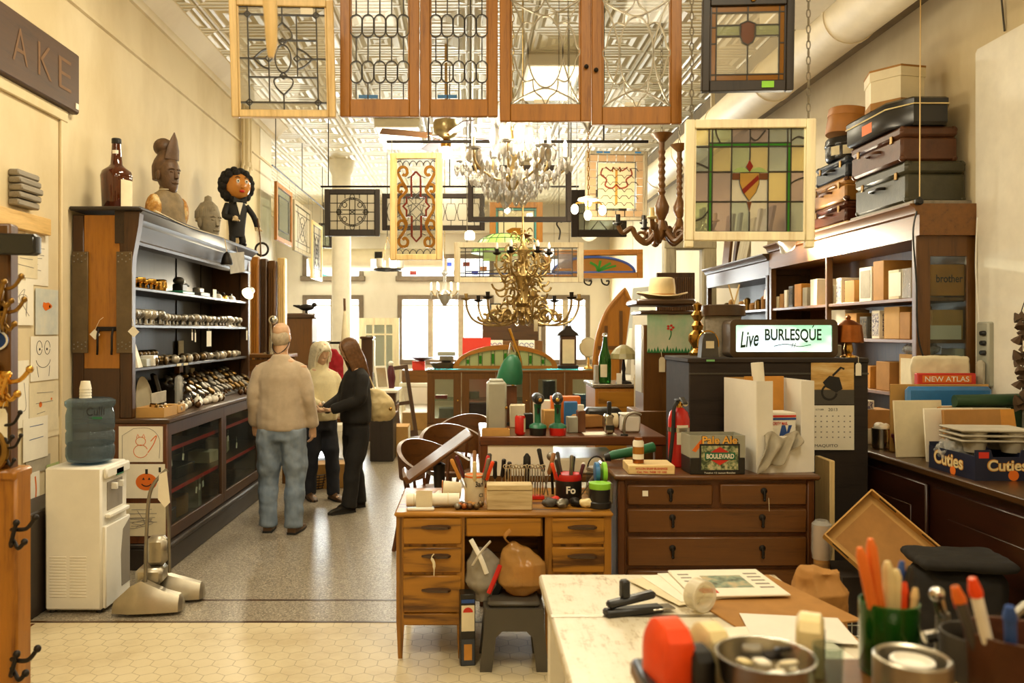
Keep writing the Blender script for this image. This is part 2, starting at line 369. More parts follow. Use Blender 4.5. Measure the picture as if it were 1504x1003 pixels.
pbr('ink', '#1e1b18', 0.7, 0, 0); pbr('red_ink', '#c8301c', 0.6, 0, 0); pbr('green_ink', '#2d7a45', 0.6, 0, 0); pbr('blue_ink', '#284a8c', 0.6, 0, 0); pbr('orange_ink', '#e2701c', 0.6, 0, 0); pbr('grey_ink', '#8d857a', 0.7, 0, 0)
pbr('red_plastic', '#c8231a', 0.35); pbr('orange_plastic', '#ee4a18', 0.3); pbr('green_plastic', '#1f6a48', 0.45); pbr('blue_plastic', '#2f6fa8', 0.4); pbr('lime', '#8fd23a', 0.4)
pbr('cream_plastic', '#e4cf96', 0.4); pbr('amber_card', '#c98a35', 0.7); pbr('grey_metal', '#a6a595', 0.5, 0.1, 0.05); pbr('dark_grey', '#4a453d', 0.55)
pane('clear_pane', '#f8f7f2', 0.14, 0.03, 0, .15); pane('seedy_pane', '#efeadb', 0.22, 0.2, 0.3); pane('case_glass', '#eef4f1', 0.16, 0.03, 0, .1); pane('milk_pane', '#f0ead8', 0.5, 0.3)
pane('amber_pane', '#b37d2c', 0.45, 0.2); pane('green_pane', '#4fae3a', 0.4, 0.2); pane('red_pane', '#a02a1c', 0.5, 0.2); pane('rust_pane', '#b0604a', .5, .2); pane('maroon_pane', '#6e2417', .75, .2); pane('yellow_pane', '#e0b45a', 0.45, 0.2); pane('brown_pane', '#7d4a2a', 0.6, 0.2)
pane('tint_violet', '#cbbfb8', 0.22, 0.15, 0.4); pane('tint_cream', '#e2d8ae', 0.25, 0.15, 0.4); pane('tint_grey', '#c9cec4', 0.22, 0.15, 0.4); pane('tint_green', '#ced4b4', 0.25, 0.15, 0.4); pane('tint_clear', '#dedbd0', 0.25, 0.15, 0.4)
pane('leaf_pane', '#b9cf86', 0.5, 0.2); pane('blue_pane', '#5b78c8', 0.45, 0.2); pane('aqua_pane', '#6fc0bd', 0.4, 0.2); pane('pink_pane', '#dcc098', 0.45, 0.25); pane('opal_pane', '#e9dcb8', 0.65, 0.25); pane('opal_green', '#bcc28c', 0.7, 0.25)
glass('bottle_amber', '#7a3208'); glass('bottle_green', '#3f8a2c'); glass('clear_glass', '#f6f7f3'); glass('water_blue', '#9fc0d8', 0.03, 1.2); m, nt, b = newmat('crystal'); b.inputs['Base Color'].default_value = (.95, .95, .93, 1); b.inputs['Transmission Weight'].default_value = .55; b.inputs['Roughness'].default_value = .04; b.inputs['IOR'].default_value = 1.6; b.inputs['Coat Weight'].default_value = .6
emit('bulb', '#ffe2a8', 14); emit('bulb_soft', '#ffe6b8', 5); emit('diffuser', '#fff0d0', 3)
# ================================================================ the room
XL, XR, YF, YB, YC = -2.8, 3.25, 19.0, -3.0, 11.5
struct(MB().bb(-6, 4, YB, 4.72, -0.1, 0), 'floor', 'hex_tile', label='white hexagon tile floor by the entrance')
struct(MB().bb(-6, 4, 4.72, YF + .3, -0.1, 0), 'floor', 'terrazzo', label='speckled grey terrazzo floor of the aisle')
mb = MB().bb(-2.2, 2.2, 5.1, 5.125, -0.005, 0.0015); mb.bb(-2.6, 3.2, 4.715, 4.74, -0.005, 0.0025); struct(mb, 'trim_1', 'dark_wood_x', label='dark dividing strips set in the floor')
mb = MB().bb(-2.62, -2.60, 2.0, 4.7, -0.005, 0.0015); mb.bb(-2.52, -2.50, 2.0, 4.7, -0.005, 0.0015); struct(mb, 'trim_2', 'red_brown', label='brown border lines in the white tile floor')
struct(MB().bb(-6, 4, YB, YF + .3, CEIL, CEIL + .1), 'ceiling', 'tin_ceiling', label='pressed tin ceiling painted cream')
struct(MB().bb(XL - .25, XL, YB, YC, 0, CEIL), 'wall_left', 'wall_plaster')
struct(MB().bb(-4.6, XL - .25, YC - .2, YC, 0, CEIL), 'wall_left', 'wall_plaster', label='return wall behind the step in the left wall')
struct(MB().bb(-4.7, -4.5, YC, YF + .2, 0, CEIL), 'wall_left', 'far_plaster', label='set back left wall by the far window')
struct(MB().bb(XR, XR + .2, YB, YF + .3, 0, CEIL), 'wall_right', 'wall_plaster')
struct(MB().bb(-3.1, 3.5, YB - .2, YB, 0, CEIL), 'wall_back', 'wall_plaster')
# far wall with its openings
WIN = [(-3.83, -2.53), (-1.62, 0.5), (1.72, 2.73)]; Z = (1.0, 2.47, 2.93, 3.42)
mb = MB(); xs = [-4.6]
for a, b_ in WIN: xs += [a, b_]
xs.append(XR + .1)
for i in range(0, len(xs), 2): mb.bb(xs[i], xs[i + 1], YF, YF + .3, 0, CEIL)
for a, b_ in WIN:
    mb.bb(a, b_, YF, YF + .3, 0, Z[0]); mb.bb(a, b_, YF, YF + .3, Z[1], Z[2]); mb.bb(a, b_, YF, YF + .3, Z[3], CEIL)
struct(mb, 'wall_far', 'far_plaster')
pbr('win_frame', '#6b5c4a', 0.5); pbr('win_sash', '#b9ab90', 0.5)
n = 0
for wi, (a, b_) in enumerate(WIN):
    for z0, z1, up in ((Z[0], Z[1], 0), (Z[2], Z[3], 1)):
        n += 1; root = bpy.data.objects.new('window_%d' % n, None); COL.objects.link(root); root['kind'] = 'structure'
        root['label'] = ('bright %s in the far wall, %s' % ('transom window' if up else 'tall sash window', ('behind the round column', 'behind the display case', 'beside the arched door')[wi]))
        f = MB(); t = 0.05
        f.bb(a - .06, a + t, YF - .03, YF + .12, z0 - .06, z1 + .06, .01); f.bb(b_ - t, b_ + .06, YF - .03, YF + .12, z0 - .06, z1 + .06, .01)
        f.bb(a, b_, YF - .031, YF + .12, z1 - t, z1 + .06, .01); f.bb(a - .1, b_ + .1, YF - .08, YF + .12, z0 - .08, z0 + .04, .01)
        part(f, 'window_frame', 'win_frame', root)
        s = MB(); k = {0: 2, 1: 3, 2: 2}[wi] if not up else (1 if wi == 0 else 2)
        for i in range(1, k):
            x = a + (b_ - a) * i / k; s.bb(x - .035, x + .035, YF + .01, YF + .09, z0, z1)
        if not up:
            for i in range(k):
                x0, x1 = a + (b_ - a) * i / k, a + (b_ - a) * (i + 1) / k
                s.bb(x0 + .03, x0 + .065, YF + .03, YF + .07, z0, z1 - .05); s.bb(x1 - .065, x1 - .03, YF + .03, YF + .07, z0, z1 - .05); s.bb(x0 + .05, x1 - .05, YF + .03, YF + .07, z1 - .2, z1 - .17)
        if k > 1 or not up: part(s, 'sash', 'win_sash', root)
        g = MB().bb(a + .05, b_ - .05, YF + .06, YF + .066, z0, z1); part(g, 'pane', 'clear_pane', root)
        if up:   # coloured patches leaded in the transom
            c = MB(); cx = (a + b_) / 2
            ring = [(cx + .42 * math.cos(q), (z0 + z1) / 2 + .22 * math.sin(q)) for q in [2 * PI * i / 24 for i in range(24)]]
            if wi == 0: c.ribbon(ring, .05, YF + .05, YF + .056, closed=True); part(c, 'coloured_pane', 'aqua_pane', root)
            elif wi == 1:
                for i, m_ in enumerate(('red_pane', 'blue_pane', 'amber_pane')):
                    c = MB()
                    for q in range(3): c.box((a + .3 + .62 * q + .2 * i, YF + .05, z0 + .12 + .1 * ((i + q) % 3)), (.16, .006, .1), 0, None)
                    part(c, 'coloured_pane', m_, root)
# cornice, duct shade box, casing
mb = MB(); prof = [(0, 0), (.03, 0), (.05, .03), (.05, .06), (.1, .1), (.16, .16), (.2, .18), (.2, .21), (0, .21)]
for Y0, Y1, X0, s in ((YB, YC + .2, XL, 1),):
    mb.prism([(X0 + s * x, CEIL - .2 + z) for x, z in prof], Y0, Y1)
mb.prism([(XL + x, CEIL - .62 + z) for x, z in ((0, 0), (.025, .005), (.025, .03), (0, .04))], YB, YC)
struct(mb, 'trim_3', 'wall_plaster', label='moulded cornice along the left wall')
struct(MB().prism([(-4.5 + x, CEIL - .3 + z * 1.5) for x, z in prof], YC, YF), 'trim_4', 'wall_plaster', label='cornice of the set back wall')
mb = MB().bb(2.98, XR, YB, YF, 4.02, CEIL, .01); pbr('duct_shade_brown', '#8a7a5c', 0.7, 0, 0.25, 3); struct(mb, 'trim_5', 'duct_shade_brown', label='brown box along the right wall standing in for the shade of the duct')  # shade of the duct put in as a brown box; no beam there
struct(MB().bb(-4.5, XR, YF - .25, YF, 3.95, CEIL), 'trim_6', 'far_plaster', label='bulkhead above the far windows')
mb = MB()
for Y0 in (3.2, 5.56): mb.bb(XL, XL + .025, Y0, Y0 + .09, 0, 3.12, .006)
mb.bb(XL, XL + .025, 3.2, 5.65, 3.12, 3.2, .006); struct(mb, 'trim_7', 'wall_plaster', label='thin casing of the blocked opening')
mb = MB().bb(XL, XL + .02, -2.9, 5.8, 0, .14); struct(mb, 'baseboard_left', 'dark_wood')
mb = MB().bb(XL - .02, XL + .006, 10.9, YC + .002, 0, CEIL); struct(mb, 'trim_8', 'white_paint', label='pale corner board at the step')
# column
mb = MB().lathe([(.2, 0), (.2, .1), (.165, .14), (.16, 4.35), (.2, 4.42), (.23, CEIL)], 28); o = struct(mb, 'column', 'white_paint', label='round white column before the far window'); o.location = (-2.2, 14, 0)
# ducts
pbr('duct_paint', '#e8dcc0', 0.5, 0, 0.05)
mb = MB(); r = .19; pts = [(2.68, y, 3.9) for y in (-2.5, 18.4)]; mb.tube(pts, r, 28)
for i in range(14): y = -1.5 + i * 1.45; mb.tube([(2.68, y, 3.9), (2.68, y + .03, 3.9)], r + .008, 28)
t = thing('ventilation_duct', 'long round cream ventilation duct under the ceiling beside the right wall', 'duct', (2.68, 8, 3.9)); part(mb, 'duct_pipe', 'duct_paint', t, world=True)
for y in (1, 5, 9, 13, 17): part(MB().bb(2.66, 2.70, y, y + .03, 4.08, CEIL), 'strap', 'duct_paint', t, world=True)
mb = MB().bb(2.16, 2.50, 4.4, 6.1, 3.93, 4.1, .01); mb.bb(2.48, 2.56, 5, 5.3, 3.95, 4.05)
part(mb, 'register_box', 'white_paint', t, world=True)
mb = MB().tube([(-3.6, 18.45, 3.3), (-1.9, 18.45, 3.3), (-.6, 18.45, 3.3)], .25, 26)
for x in (-3.0, -1.6): mb.tube([(x, 18.45, 3.3), (x + .05, 18.45, 3.3)], .262, 26)
t = thing('ventilation_duct', 'short round white duct crossing above the far transom window', 'duct', (-2, 18.45, 3.3)); part(mb, 'duct_pipe', 'duct_paint', t, world=True)
mb = MB().bb(-2.12, -1.95, 18.19, 18.22, 3.3, 3.46); part(mb, 'grille', 'iron', t, world=True)
for x in (-3.3, -.9): part(MB().cyl((x, 18.45, 3.5), (x, 18.45, CEIL), .012), 'strap', 'iron', t, world=True)
# housings of the added ceiling lights
for i, (x, y) in enumerate(FILL):
    if i < 4: continue
    lab = {4: 'added white boxed ceiling light above the crystal chandelier', 5: 'added white boxed ceiling light above the hanging transoms', 6: 'added white boxed ceiling light near the round column', 7: 'added white boxed ceiling light above the far display case'}[i]
    t = thing('added_ceiling_light', lab, 'light', (x, y, CEIL), group='added boxed ceiling lights')
    part(MB().box((0, 0, -.06), (.62, 1.24, .12), .01), 'housing', 'white_paint', t); part(MB().box((0, 0, -.14), (.54, 1.14, .04), .01), 'diffuser', 'diffuser', t)
# conduit on the left wall
t = thing('wall_conduit', 'two cream conduit pipes with a bend on the left wall beside the lumber', 'pipe', (XL, 9.6, 3.2))
for k, (dy, r) in enumerate(((0, .045), (.17, .03), (-.12, .018))):
    y = 10.0 + dy; pts = [(XL + .06, y, CEIL - .2), (XL + .06, y, 3.72), (XL + .06, y - .06, 3.62), (XL + .06, y - .32, 3.42), (XL + .06, y - .36, 3.33), (XL + .06, y - .36, 2.2)]
    mb = MB().tube(pts, r, 12)
    for p in (pts[0], pts[1], pts[3], pts[4]): mb.tube([(p[0], p[1], p[2] - .03), (p[0], p[1], p[2] + .03)], r * 1.25, 12)
    part(mb, 'pipe', 'wall_plaster', t, world=True)
# ================================================================ left wall things
# carved sign
t = thing('wooden_sign', 'dark brown carved wooden sign board ending in the letters AKE high on the left wall', 'sign', (XL + .03, 4.9, 3.4))
wood('sign_wood', '#4d3018', '#38210f', 'y', 0.5); pbr('carved', '#6d4b27', 0.6)
part(MB().bb(XL, XL + .06, 3.6, 5.74, 3.2, 3.62, .012), 'board', 'sign_wood', t, world=True)
for ch, y in (('A', 4.98), ('K', 5.27), ('E', 5.53)): text(ch, 'letter', 'carved', t, (XL + .061, y, 3.42), .17, .21, (0, 0, PI / 2), world=True, y=.001, bold=-.01)
part(MB().bb(XL + .06, XL + .063, 5.68, 5.72, 3.23, 3.27), 'price_tag', 'paper', t, world=True)
# grey carved bracket and pine batten
mb = MB()
for i in range(5): mb.bb(XL, XL + .09 - .012 * abs(i - 2), 4.95, 5.2, 2.45 + i * .045, 2.49 + i * .045, .008)
solo(mb, 'wooden_bracket', 'grey_wood', 'grey ridged wooden block fixed on the left wall above the pine batten', 'bracket')
solo(MB().bb(XL, XL + .045, 3.3, 5.38, 2.31, 2.42, .004), 'wooden_batten', 'pine_y', 'plain pine batten nailed on the left wall above the drawings', 'batten')
# drawings pinned to the wall: y0, y1, z0, z1, marks
draws = [
 (5.14, 5.42, 1.98, 2.36, 'paper', 'white sheet with a column of faint pencil writing pinned highest on the left wall', [('grey_ink', 'lines', 7)]),
 (5.0, 5.28, 2.02, 2.22, 'old_paper', 'cream sheet with grey sketch half under the highest white sheet', [('grey_ink', 'lines', 3)]),
 (5.25, 5.54, 1.66, 1.96, 'blue_wash', 'child drawing with pale blue wash and an orange streak', [('orange_ink', 'blob', 1), ('ink', 'dot', 1)]),
 (4.98, 5.22, 1.72, 2.0, 'paper', 'white sheet with a grey curved sketch beside the blue drawing', [('grey_ink', 'curve', 2)]),
 (5.2, 5.55, 1.36, 1.65, 'paper', 'child drawing of a smiling face with two round eyes', [('ink', 'face', 1)]),
 (5.18, 5.55, 1.02, 1.35, 'old_paper', 'yellowed sheet with light crayon blots under the face drawing', [('orange_ink', 'dot', 2), ('grey_ink', 'lines', 3)]),
 (4.95, 5.17, 1.08, 1.5, 'paper', 'narrow white sheet with a thin loop sketch beside the yellowed sheet', [('grey_ink', 'curve', 1)]),
 (5.1, 5.4, .86, 1.13, 'paper', 'white sheet with a violet stroke above the water cooler', [('blue_ink', 'lines', 2)]),
 (5.3, 5.58, .98, 1.1, 'old_paper', 'small cream card behind the cooler bottle', [('grey_ink', 'lines', 2)]),
 (5.14, 5.44, .77, .87, 'grey_paper', 'grey torn strip of paper pinned below the violet stroke sheet', []),
 (5.08, 5.3, .48, .78, 'paper', 'white sheet with a long orange crayon stroke', [('orange_ink', 'stroke', 1)]),
 (5.38, 5.55, .5, .8, 'green_wash', 'sheet with a bright green crayon patch behind the cooler', [('green_ink', 'blob', 1)]),
 (5.08, 5.36, .12, .47, 'paper', 'white sheet with bold black brush marks lowest on the wall', [('ink', 'marks', 1), ('red_ink', 'dot', 1)]),
]
blotch('blue_wash', [(0.3, '#b8c2c0'), (0.6, '#d7d8cc'), (0.8, '#e8e0c8')], 6); blotch('green_wash', [(0.3, '#d9c48a'), (0.6, '#9cb878'), (0.8, '#5f9b58')], 6)
def mark(mb, kind, k, w, h, rr):
    u = lambda: rr.uniform(-.36, .36) * w; v = lambda: rr.uniform(-.36, .36) * h; Q = .0035
    if kind == 'lines':
        for i in range(k): z = h * (.3 - .62 * i / max(k, 1)); mb.ribbon([(-.32 * w + rr.random() * .1 * w, z), (rr.uniform(0, .35) * w, z + rr.uniform(-.01, .01))], Q, -.002, -.0008)
    elif kind == 'curve':
        for i in range(k): mb.ribbon(spline([(u(), v(), 0) for _ in range(5)], 5), Q, -.002, -.0008)
    elif kind == 'dot':
        for i in range(k): mb.prism(arc(u(), v(), .012 * rr.uniform(.7, 1.6), 0, 340, 9), -.002, -.0008)
    elif kind == 'blob':
        cx, cz = u() * .4, v() * .4; mb.prism([(cx + rr.uniform(.5, 1) * .3 * w * math.cos(a), cz + rr.uniform(.4, 1) * .12 * h * math.sin(a)) for a in [2 * PI * i / 11 for i in range(11)]], -.002, -.0008)
    elif kind == 'stroke': mb.ribbon(spline([(.25 * w, .4 * h, 0), (.3 * w, .1 * h, 0), (.22 * w, -.3 * h, 0)], 5), .014, -.002, -.0008)
    elif kind == 'marks':
        for i in range(5): x, z = u(), v(); mb.ribbon([(x - .06, z), (x, z + rr.uniform(-.02, .02)), (x + .05, z + .02)], .016, -.002, -.0008)
    elif kind == 'face':
        for s in (-1, 1):
            mb.ribbon(arc(s * .05 - .02, .07, .035, 0, 345, 14, .045), Q, -.002, -.0008); mb.prism(arc(s * .045 - .02, .06, .009, 0, 340, 8), -.002, -.0008)
        mb.ribbon(arc(-.02, .0, .09, 190, 350, 12, .06), Q, -.002, -.0008); mb.ribbon([(-.1, -.05), (-.08, -.12)], Q, -.002, -.0008); mb.ribbon([(.06, -.05), (.05, -.12)], Q, -.002, -.0008)
def drawing(mats, w, h, label, marks, loc, rz, cat='drawing', name='pinned_drawing', curl=.01, group=None, rot=None):
    t = thing(name, label, cat, loc, rz, group, rot); rr = random.Random(label)
    mb = MB(); mb.box((0, 0, 0), (w, .0016, h)); part(mb, 'sheet', mats, t)
    for m_, kind, k in marks:
        q = MB(); mark(q, kind, k, w, h, rr); part(q, 'sketch', m_, t)
    return t
for i, (y0, y1, z0, z1, m_, lab, mk) in enumerate(draws):
    drawing(m_, y1 - y0, z1 - z0, lab, mk, (XL + .004 + .0025 * (i % 4), (y0 + y1) / 2, (z0 + z1) / 2), PI / 2 + 0.0, group=None)
# ================================================================ hardware post near the camera
t = thing('hardware_post', 'tall brown wooden display post hung with old hooks at the left edge', 'post', (-1.66, 2.9, 0))
mb = MB().bb(-1.95, -1.575, 2.84, 2.94, 0, 1.18, .01); part(mb, 'lower_panel', 'orange_wood', t, world=True)
part(MB().bb(-1.95, -1.61, 2.86, 2.92, 1.18, 2.06, .008), 'upper_panel', 'walnut_z', t, world=True)
part(MB().bb(-1.95, -1.575, 2.83, 2.95, 1.16, 1.2, .01), 'ledge', 'orange_wood', t, world=True)
def cap_line(pts, r, n=6): return MB().tube(spline(pts, 5), r, n)
# oval mirror
t = thing('rear_view_mirror', 'black framed car mirror mounted at the head of the hardware post', 'mirror', (-1.58, 2.83, 1.98))
mb = MB(); 
ring = lambda s_, y: [(x * s_, y, z * s_ * .9) for x, z in [(.085, .03), (.075, .04), (-.07, .045), (-.085, .03), (-.085, -.02), (-.07, -.035), (.07, -.04), (.085, -.03)]]
mb.loft([ring(1, .02), ring(1.05, .0), ring(1, -.015)]); part(mb, 'housing', 'black_plastic', t)
m, nt, b = newmat('dark_mirror'); b.inputs['Base Color'].default_value = (.02, .02, .015, 1); b.inputs['Roughness'].default_value = .15; part(MB().loft([ring(.9, -.0155), ring(.88, -.0175)]), 'mirror_glass', 'dark_mirror', t); part(MB().tube([(0, .02, 0), (-.02, .03, .0)], .012), 'mount', 'black_plastic', t)
# coat hooks and brass fittings hung on the post
def hook(label, z, x=-1.64, mat='old_brass', s=1.0, kind=0):
    t = thing('coat_hook', label, 'hook', (x, 2.855, z)); mb = MB()
    mb.box((0, -.003, 0), (.03 * s, .006, .1 * s), .002); part(mb, 'plate', mat, t)
    for k, (a, l) in enumerate(((.3, 1), (-.5, .7), (1.1, .8))[:3 if kind else 2]):
        c, s_ = math.cos(a), math.sin(a)
        pts = [(0, -.005, .02 - .03 * k), (c * .03 * s, -.03 * s, .02 + s_ * .02 - .03 * k), (c * .075 * l * s, -.045 * s, .02 + s_ * .05 - .03 * k), (c * .1 * l * s, -.04 * s, .05 + s_ * .07 - .03 * k)]
        q = MB().tube(spline(pts, 5), [.0065 * s] * 15 + [.009 * s], 8); q.sph(pts[-1], .011 * s, 8, 6); part(q, 'prong', mat, t)
    return t
hook('tangled old brass hook cluster just under the car mirror', 1.80, kind=1); hook('dark brass double hook beside the blue oval badge', 1.72, -1.63, 'old_brass', 1.0, 1)
hook('polished brass hook with splayed prongs beside the drawings', 1.48, -1.63, 'brass', 1.25, 1); hook('small iron hook low on the post upper panel', 1.33, -1.63, 'iron', .8)
hook('iron hook at the post lower panel beside the cooler', .97, -1.6, 'iron', 1.1, 1); hook('grey iron hook cluster lowest on the post', .52, -1.6, 'iron', 1.2, 1)
hook('small black hook above the post ledge', 1.25, -1.62, 'iron', .7)
t = thing('oval_badge', 'blue oval enamel badge with scalloped rim on the post', 'badge', (-1.655, 2.855, 1.65))
part(MB().prism(arc(0, 0, .045, 0, 350, 24, .036), -.008, 0), 'plate', 'blue_ink', t); part(MB().tube([(p[0], -.009, p[1]) for p in arc(0, 0, .043, 0, 350, 24, .034)], .004, 6, True), 'rim', 'white_plastic', t)
t = thing('price_tag', 'cream string price tag hung before the blue oval badge', 'tag', (-1.65, 2.83, 1.66))
tagpoly = [(-.02, -.035), (.02, -.035), (.02, .03), (.011, .042), (-.011, .042), (-.02, .03)]
part(MB().prism(tagpoly, -.001, .001), 'card', 'paper', t); part(MB().tube([(0, -.001, .034), (0, .01, .07), (0, .02, .075)], .0015, 5), 'string', 'old_paper', t)
t = thing('price_tag', 'long cream price tag hung below the brass knocker', 'tag', (-1.62, 2.83, 1.35))
part(MB().prism([(x * .9, z * 1.5) for x, z in tagpoly], -.001, .001), 'card', 'paper', t); part(MB().tube([(0, -.001, .05), (0, .01, .08), (0, .02, .085)], .0015, 5), 'string', 'old_paper', t)
t = thing('door_knocker', 'polished brass door knocker plate on the post', 'knocker', (-1.66, 2.85, 1.5))
part(MB().prism([(-.04, -.05), (.04, -.05), (.045, .01), (.02, .03), (.025, .06), (0, .075), (-.025, .06), (-.02, .03), (-.045, .01)], -.012, 0), 'plate', 'brass', t)
part(MB().tube([(p[0], -.022, p[1]) for p in arc(0, -.01, .035, 180, 360, 10, .05)], .007, 8), 'knocker_ring', 'brass', t)
t = thing('oval_ring_pull', 'large dark oval ring pull resting above the post ledge', 'ring pull', (-1.66, 2.845, 1.27)); part(MB().tube([(p[0], -.01, p[1]) for p in arc(0, 0, .05, 0, 345, 20, .065)], .013, 8, True), 'ring', 'old_brass', t); part(MB().box((0, -.004, 0), (.035, .008, .07), .003), 'plate', 'old_brass', t)
# low dark box by the cooler
solo(MB().bb(-2.79, -2.55, 4.72, 5.6, 0, .62, .01), 'low_cabinet', 'ebony_z', 'low black wooden chest on the floor behind the water cooler', 'chest')
# ================================================================ water cooler
t = thing('water_cooler', 'white freestanding water cooler with vents on its side', 'water cooler', (-2.32, 5.0, 0))
mb = MB().bb(-2.53, -2.19, 4.86, 5.22, .02, .87, .012); part(mb, 'body', 'white_plastic', t, world=True)
mb = MB().bb(-2.19, -2.165, 4.865, 5.21, .03, .52, .006); part(mb, 'lower_door', 'white_plastic', t, world=True)
part(MB().bb(-2.19, -2.16, 4.87, 5.2, .8, .865, .01), 'front_panel', 'white_plastic', t, world=True); part(MB().bb(-2.19, -2.155, 4.9, 5.18, .56, .585, .005), 'drip_tray', 'white_plastic', t, world=True)
mb = MB().bb(-2.192, -2.185, 4.93, 5.14, .6, .77); part(mb, 'dispensing_recess', 'grey_ink', t, world=True)
mb = MB().bb(-2.19, -2.15, 4.98, 5.0, .72, .76, .003); mb.bb(-2.19, -2.15, 5.07, 5.09, .72, .76, .003); part(mb, 'tap', 'white_plastic', t, world=True)
mb = MB().bb(-2.166, -2.16, 5.0, 5.1, .8, .84); part(mb, 'badge', 'green_plastic', t, world=True)
mb = MB()
for i in range(2):
    for k in range(14): mb.bb(-2.50 + i * .12, -2.40 + i * .12, 4.856, 4.862, .1 + k * .018, .108 + k * .018, .002)
part(mb, 'vent_slots', 'white_card', t, world=True)
mb = MB().prism([(5.08, .1), (5.2, .1), (5.2, .5), (5.1, .45), (5.07, .3)], 2.163, 2.166, Matrix(((0, -1, 0, 0), (1, 0, 0, 0), (0, 0, 1, 0), (0, 0, 0, 1)))); part(mb, 'door_recess', 'grey_ink', t, world=True)
mb = MB()
for x in (-2.5, -2.22):
    for y in (4.9, 5.18): mb.cyl((x, y, 0), (x, y, .03), .02)
part(mb, 'foot', 'black_plastic', t, world=True)
t = thing('water_bottle', 'blue plastic water bottle upside down on the cooler', 'water bottle', (-2.34, 5.04, .87))
pane('water_skin', '#b4c8d4', 0.24, 0.06, 0, .6)
part(MB().lathe([(.03, 0), (.06, .0), (.13, .02), (.14, .05), (.14, .1), (.133, .115), (.14, .13), (.14, .19), (.133, .205), (.14, .22), (.14, .3), (.13, .34), (.145, .36), (.145, .385), (.12, .4), (0.01, .4)], 28), 'bottle_shell', 'water_skin', t)
pane('water_fill', '#9cb8ca', 0.22, 0.05, 0, .6); part(MB().lathe([(.03, .01), (.12, .03), (.13, .06), (.13, .13), (0.01, .13)], 24), 'water', 'water_fill', t)
text('Culli', 'lettering', 'ink', t, (.085, -.118, .33), .1, .05, (0, 0, .62)); part(MB().box((.087, -.121, .29), (.08, .002, .014), 0, None), 'green_stripe', 'green_plastic', t)
t = thing('paper_cup_stack', 'stack of white paper cups upside down on the cooler bottle', 'cup stack', (-2.38, 5.06, 1.27))
for k in range(4): part(MB().lathe([(.034, k * .018), (.036, k * .018), (.026, .05 + k * .018), (0.001, .05 + k * .018)], 18), 'cup', 'paper', t)
mb = MB().tube(spline([(-2.55, 4.95, .42), (-2.6, 4.86, .4), (-2.59, 4.84, .25), (-2.56, 4.9, .2)], 5), .006, 6); solo(mb, 'power_cord', 'white_plastic', 'white power cord looping beside the water cooler', 'cord')
# floor buffer / old carpet sweeper of polished metal
t = thing('carpet_sweeper', 'polished aluminium twin-nosed floor sweeper beside the display case', 'sweeper', (-1.91, 4.95, 0), math.radians(5))
def nose(x0, y0, L, w, h0, h1):
    ring = lambda x, ww, hh: [(x, y0 - ww, .02), (x, y0 - ww * .9, hh * .6), (x, y0 - ww * .4, hh), (x, y0 + ww * .4, hh), (x, y0 + ww * .9, hh * .6), (x, y0 + ww, .02)]
    return MB().loft([ring(x0, w * .7, h0 * .4), ring(x0 + L * .25, w, h0 * .85), ring(x0 + L * .4, w, h0), ring(x0 + L * .75, w * .9, h1 * 1.2), ring(x0 + L * .95, w * .75, h1), ring(x0 + L, w * .45, h1 * .75)])
part(nose(-.21, -.07, .4, .08, .2, .11), 'nose', 'aluminium', t); part(nose(-.12, .15, .38, .075, .17, .11), 'nose', 'aluminium', t)
mb = MB().box((-.03, .05, .2), (.16, .16, .1), .02); mb.box((0, .06, .34), (.13, .1, .18), .03); part(mb, 'motor_housing', 'aluminium', t)
mb = MB().tube(spline([(-.03, -.08, .16), (-.03, -.06, .45), (-.02, -.03, .7), (.03, .0, .8), (.05, .03, .78)], 6), .011, 10); mb.tube([(.07, .07, .2), (.07, .05, .5), (.05, .03, .78)], .01, 10); mb.tube([(.03, 0, .8), (.07, .02, .84)], .013, 10); part(mb, 'handle', 'dull_steel', t)
part(MB().prism([(-.015, 0), (.03, .02), (.05, -.17), (.02, -.2), (-.02, -.15)], -.004, 0, T(.05, -.03, .82)), 'paper_label', 'paper', t)
# ================================================================ left back-bar display cabinet
CY0,CY1,CXB,CXF,CXU=5.74,8.8,-2.79,-2.13,-2.39
t=thing('display_cabinet','long dark wooden back-bar cabinet with glazed base and open knob shelves along the left wall','cabinet',(-2.45,5.74,0))
SH=[2.0,1.73,1.42];CT=1.07
mb=MB().bb(CXB,CXF+.02,CY0,CY1,0,.15,.006);mb.bb(CXB,CXF+.035,CY0-.005,CY1,.15,.19,.012);part(mb,'plinth','ebony',t,world=True)
part(MB().bb(CXB,CXF,CY0,CY0+.03,.19,CT-.03,.003),'end_panel','red_brown_z',t,world=True)
part(MB().bb(CXB,CXF,CY1-.03,CY1,.19,CT-.03,.003),'end_panel','dark_wood_z',t,world=True)
part(MB().bb(CXB,CXF+.02,CY0-.01,CY1+.01,CT-.04,CT,.01),'counter_top','dark_wood',t,world=True)
part(MB().bb(CXB,CXB+.02,CY0,CY1,.15,2.5),'back_panel','ebony_z',t,world=True)
part(MB().bb(CXB+.02,CXF-.03,CY0+.03,CY1-.03,.16,.2),'base_floor','dark_wood',t,world=True)
for z in(.83,.52):
    s=part(MB().bb(CXB+.02,CXF-.06,CY0+.03,CY1-.03,z-.02,z),'inner_shelf','dark_wood',t,world=True)
    q=MB().bb(CXF-.06,CXF-.055,CY0+.03,CY1-.03,z-.025,z+.004);o=part(q,'red_edging','red_plastic',t,world=True)
doors=[(CY0+.03,7.08),(7.08,8.28),(8.28,CY1-.02)]
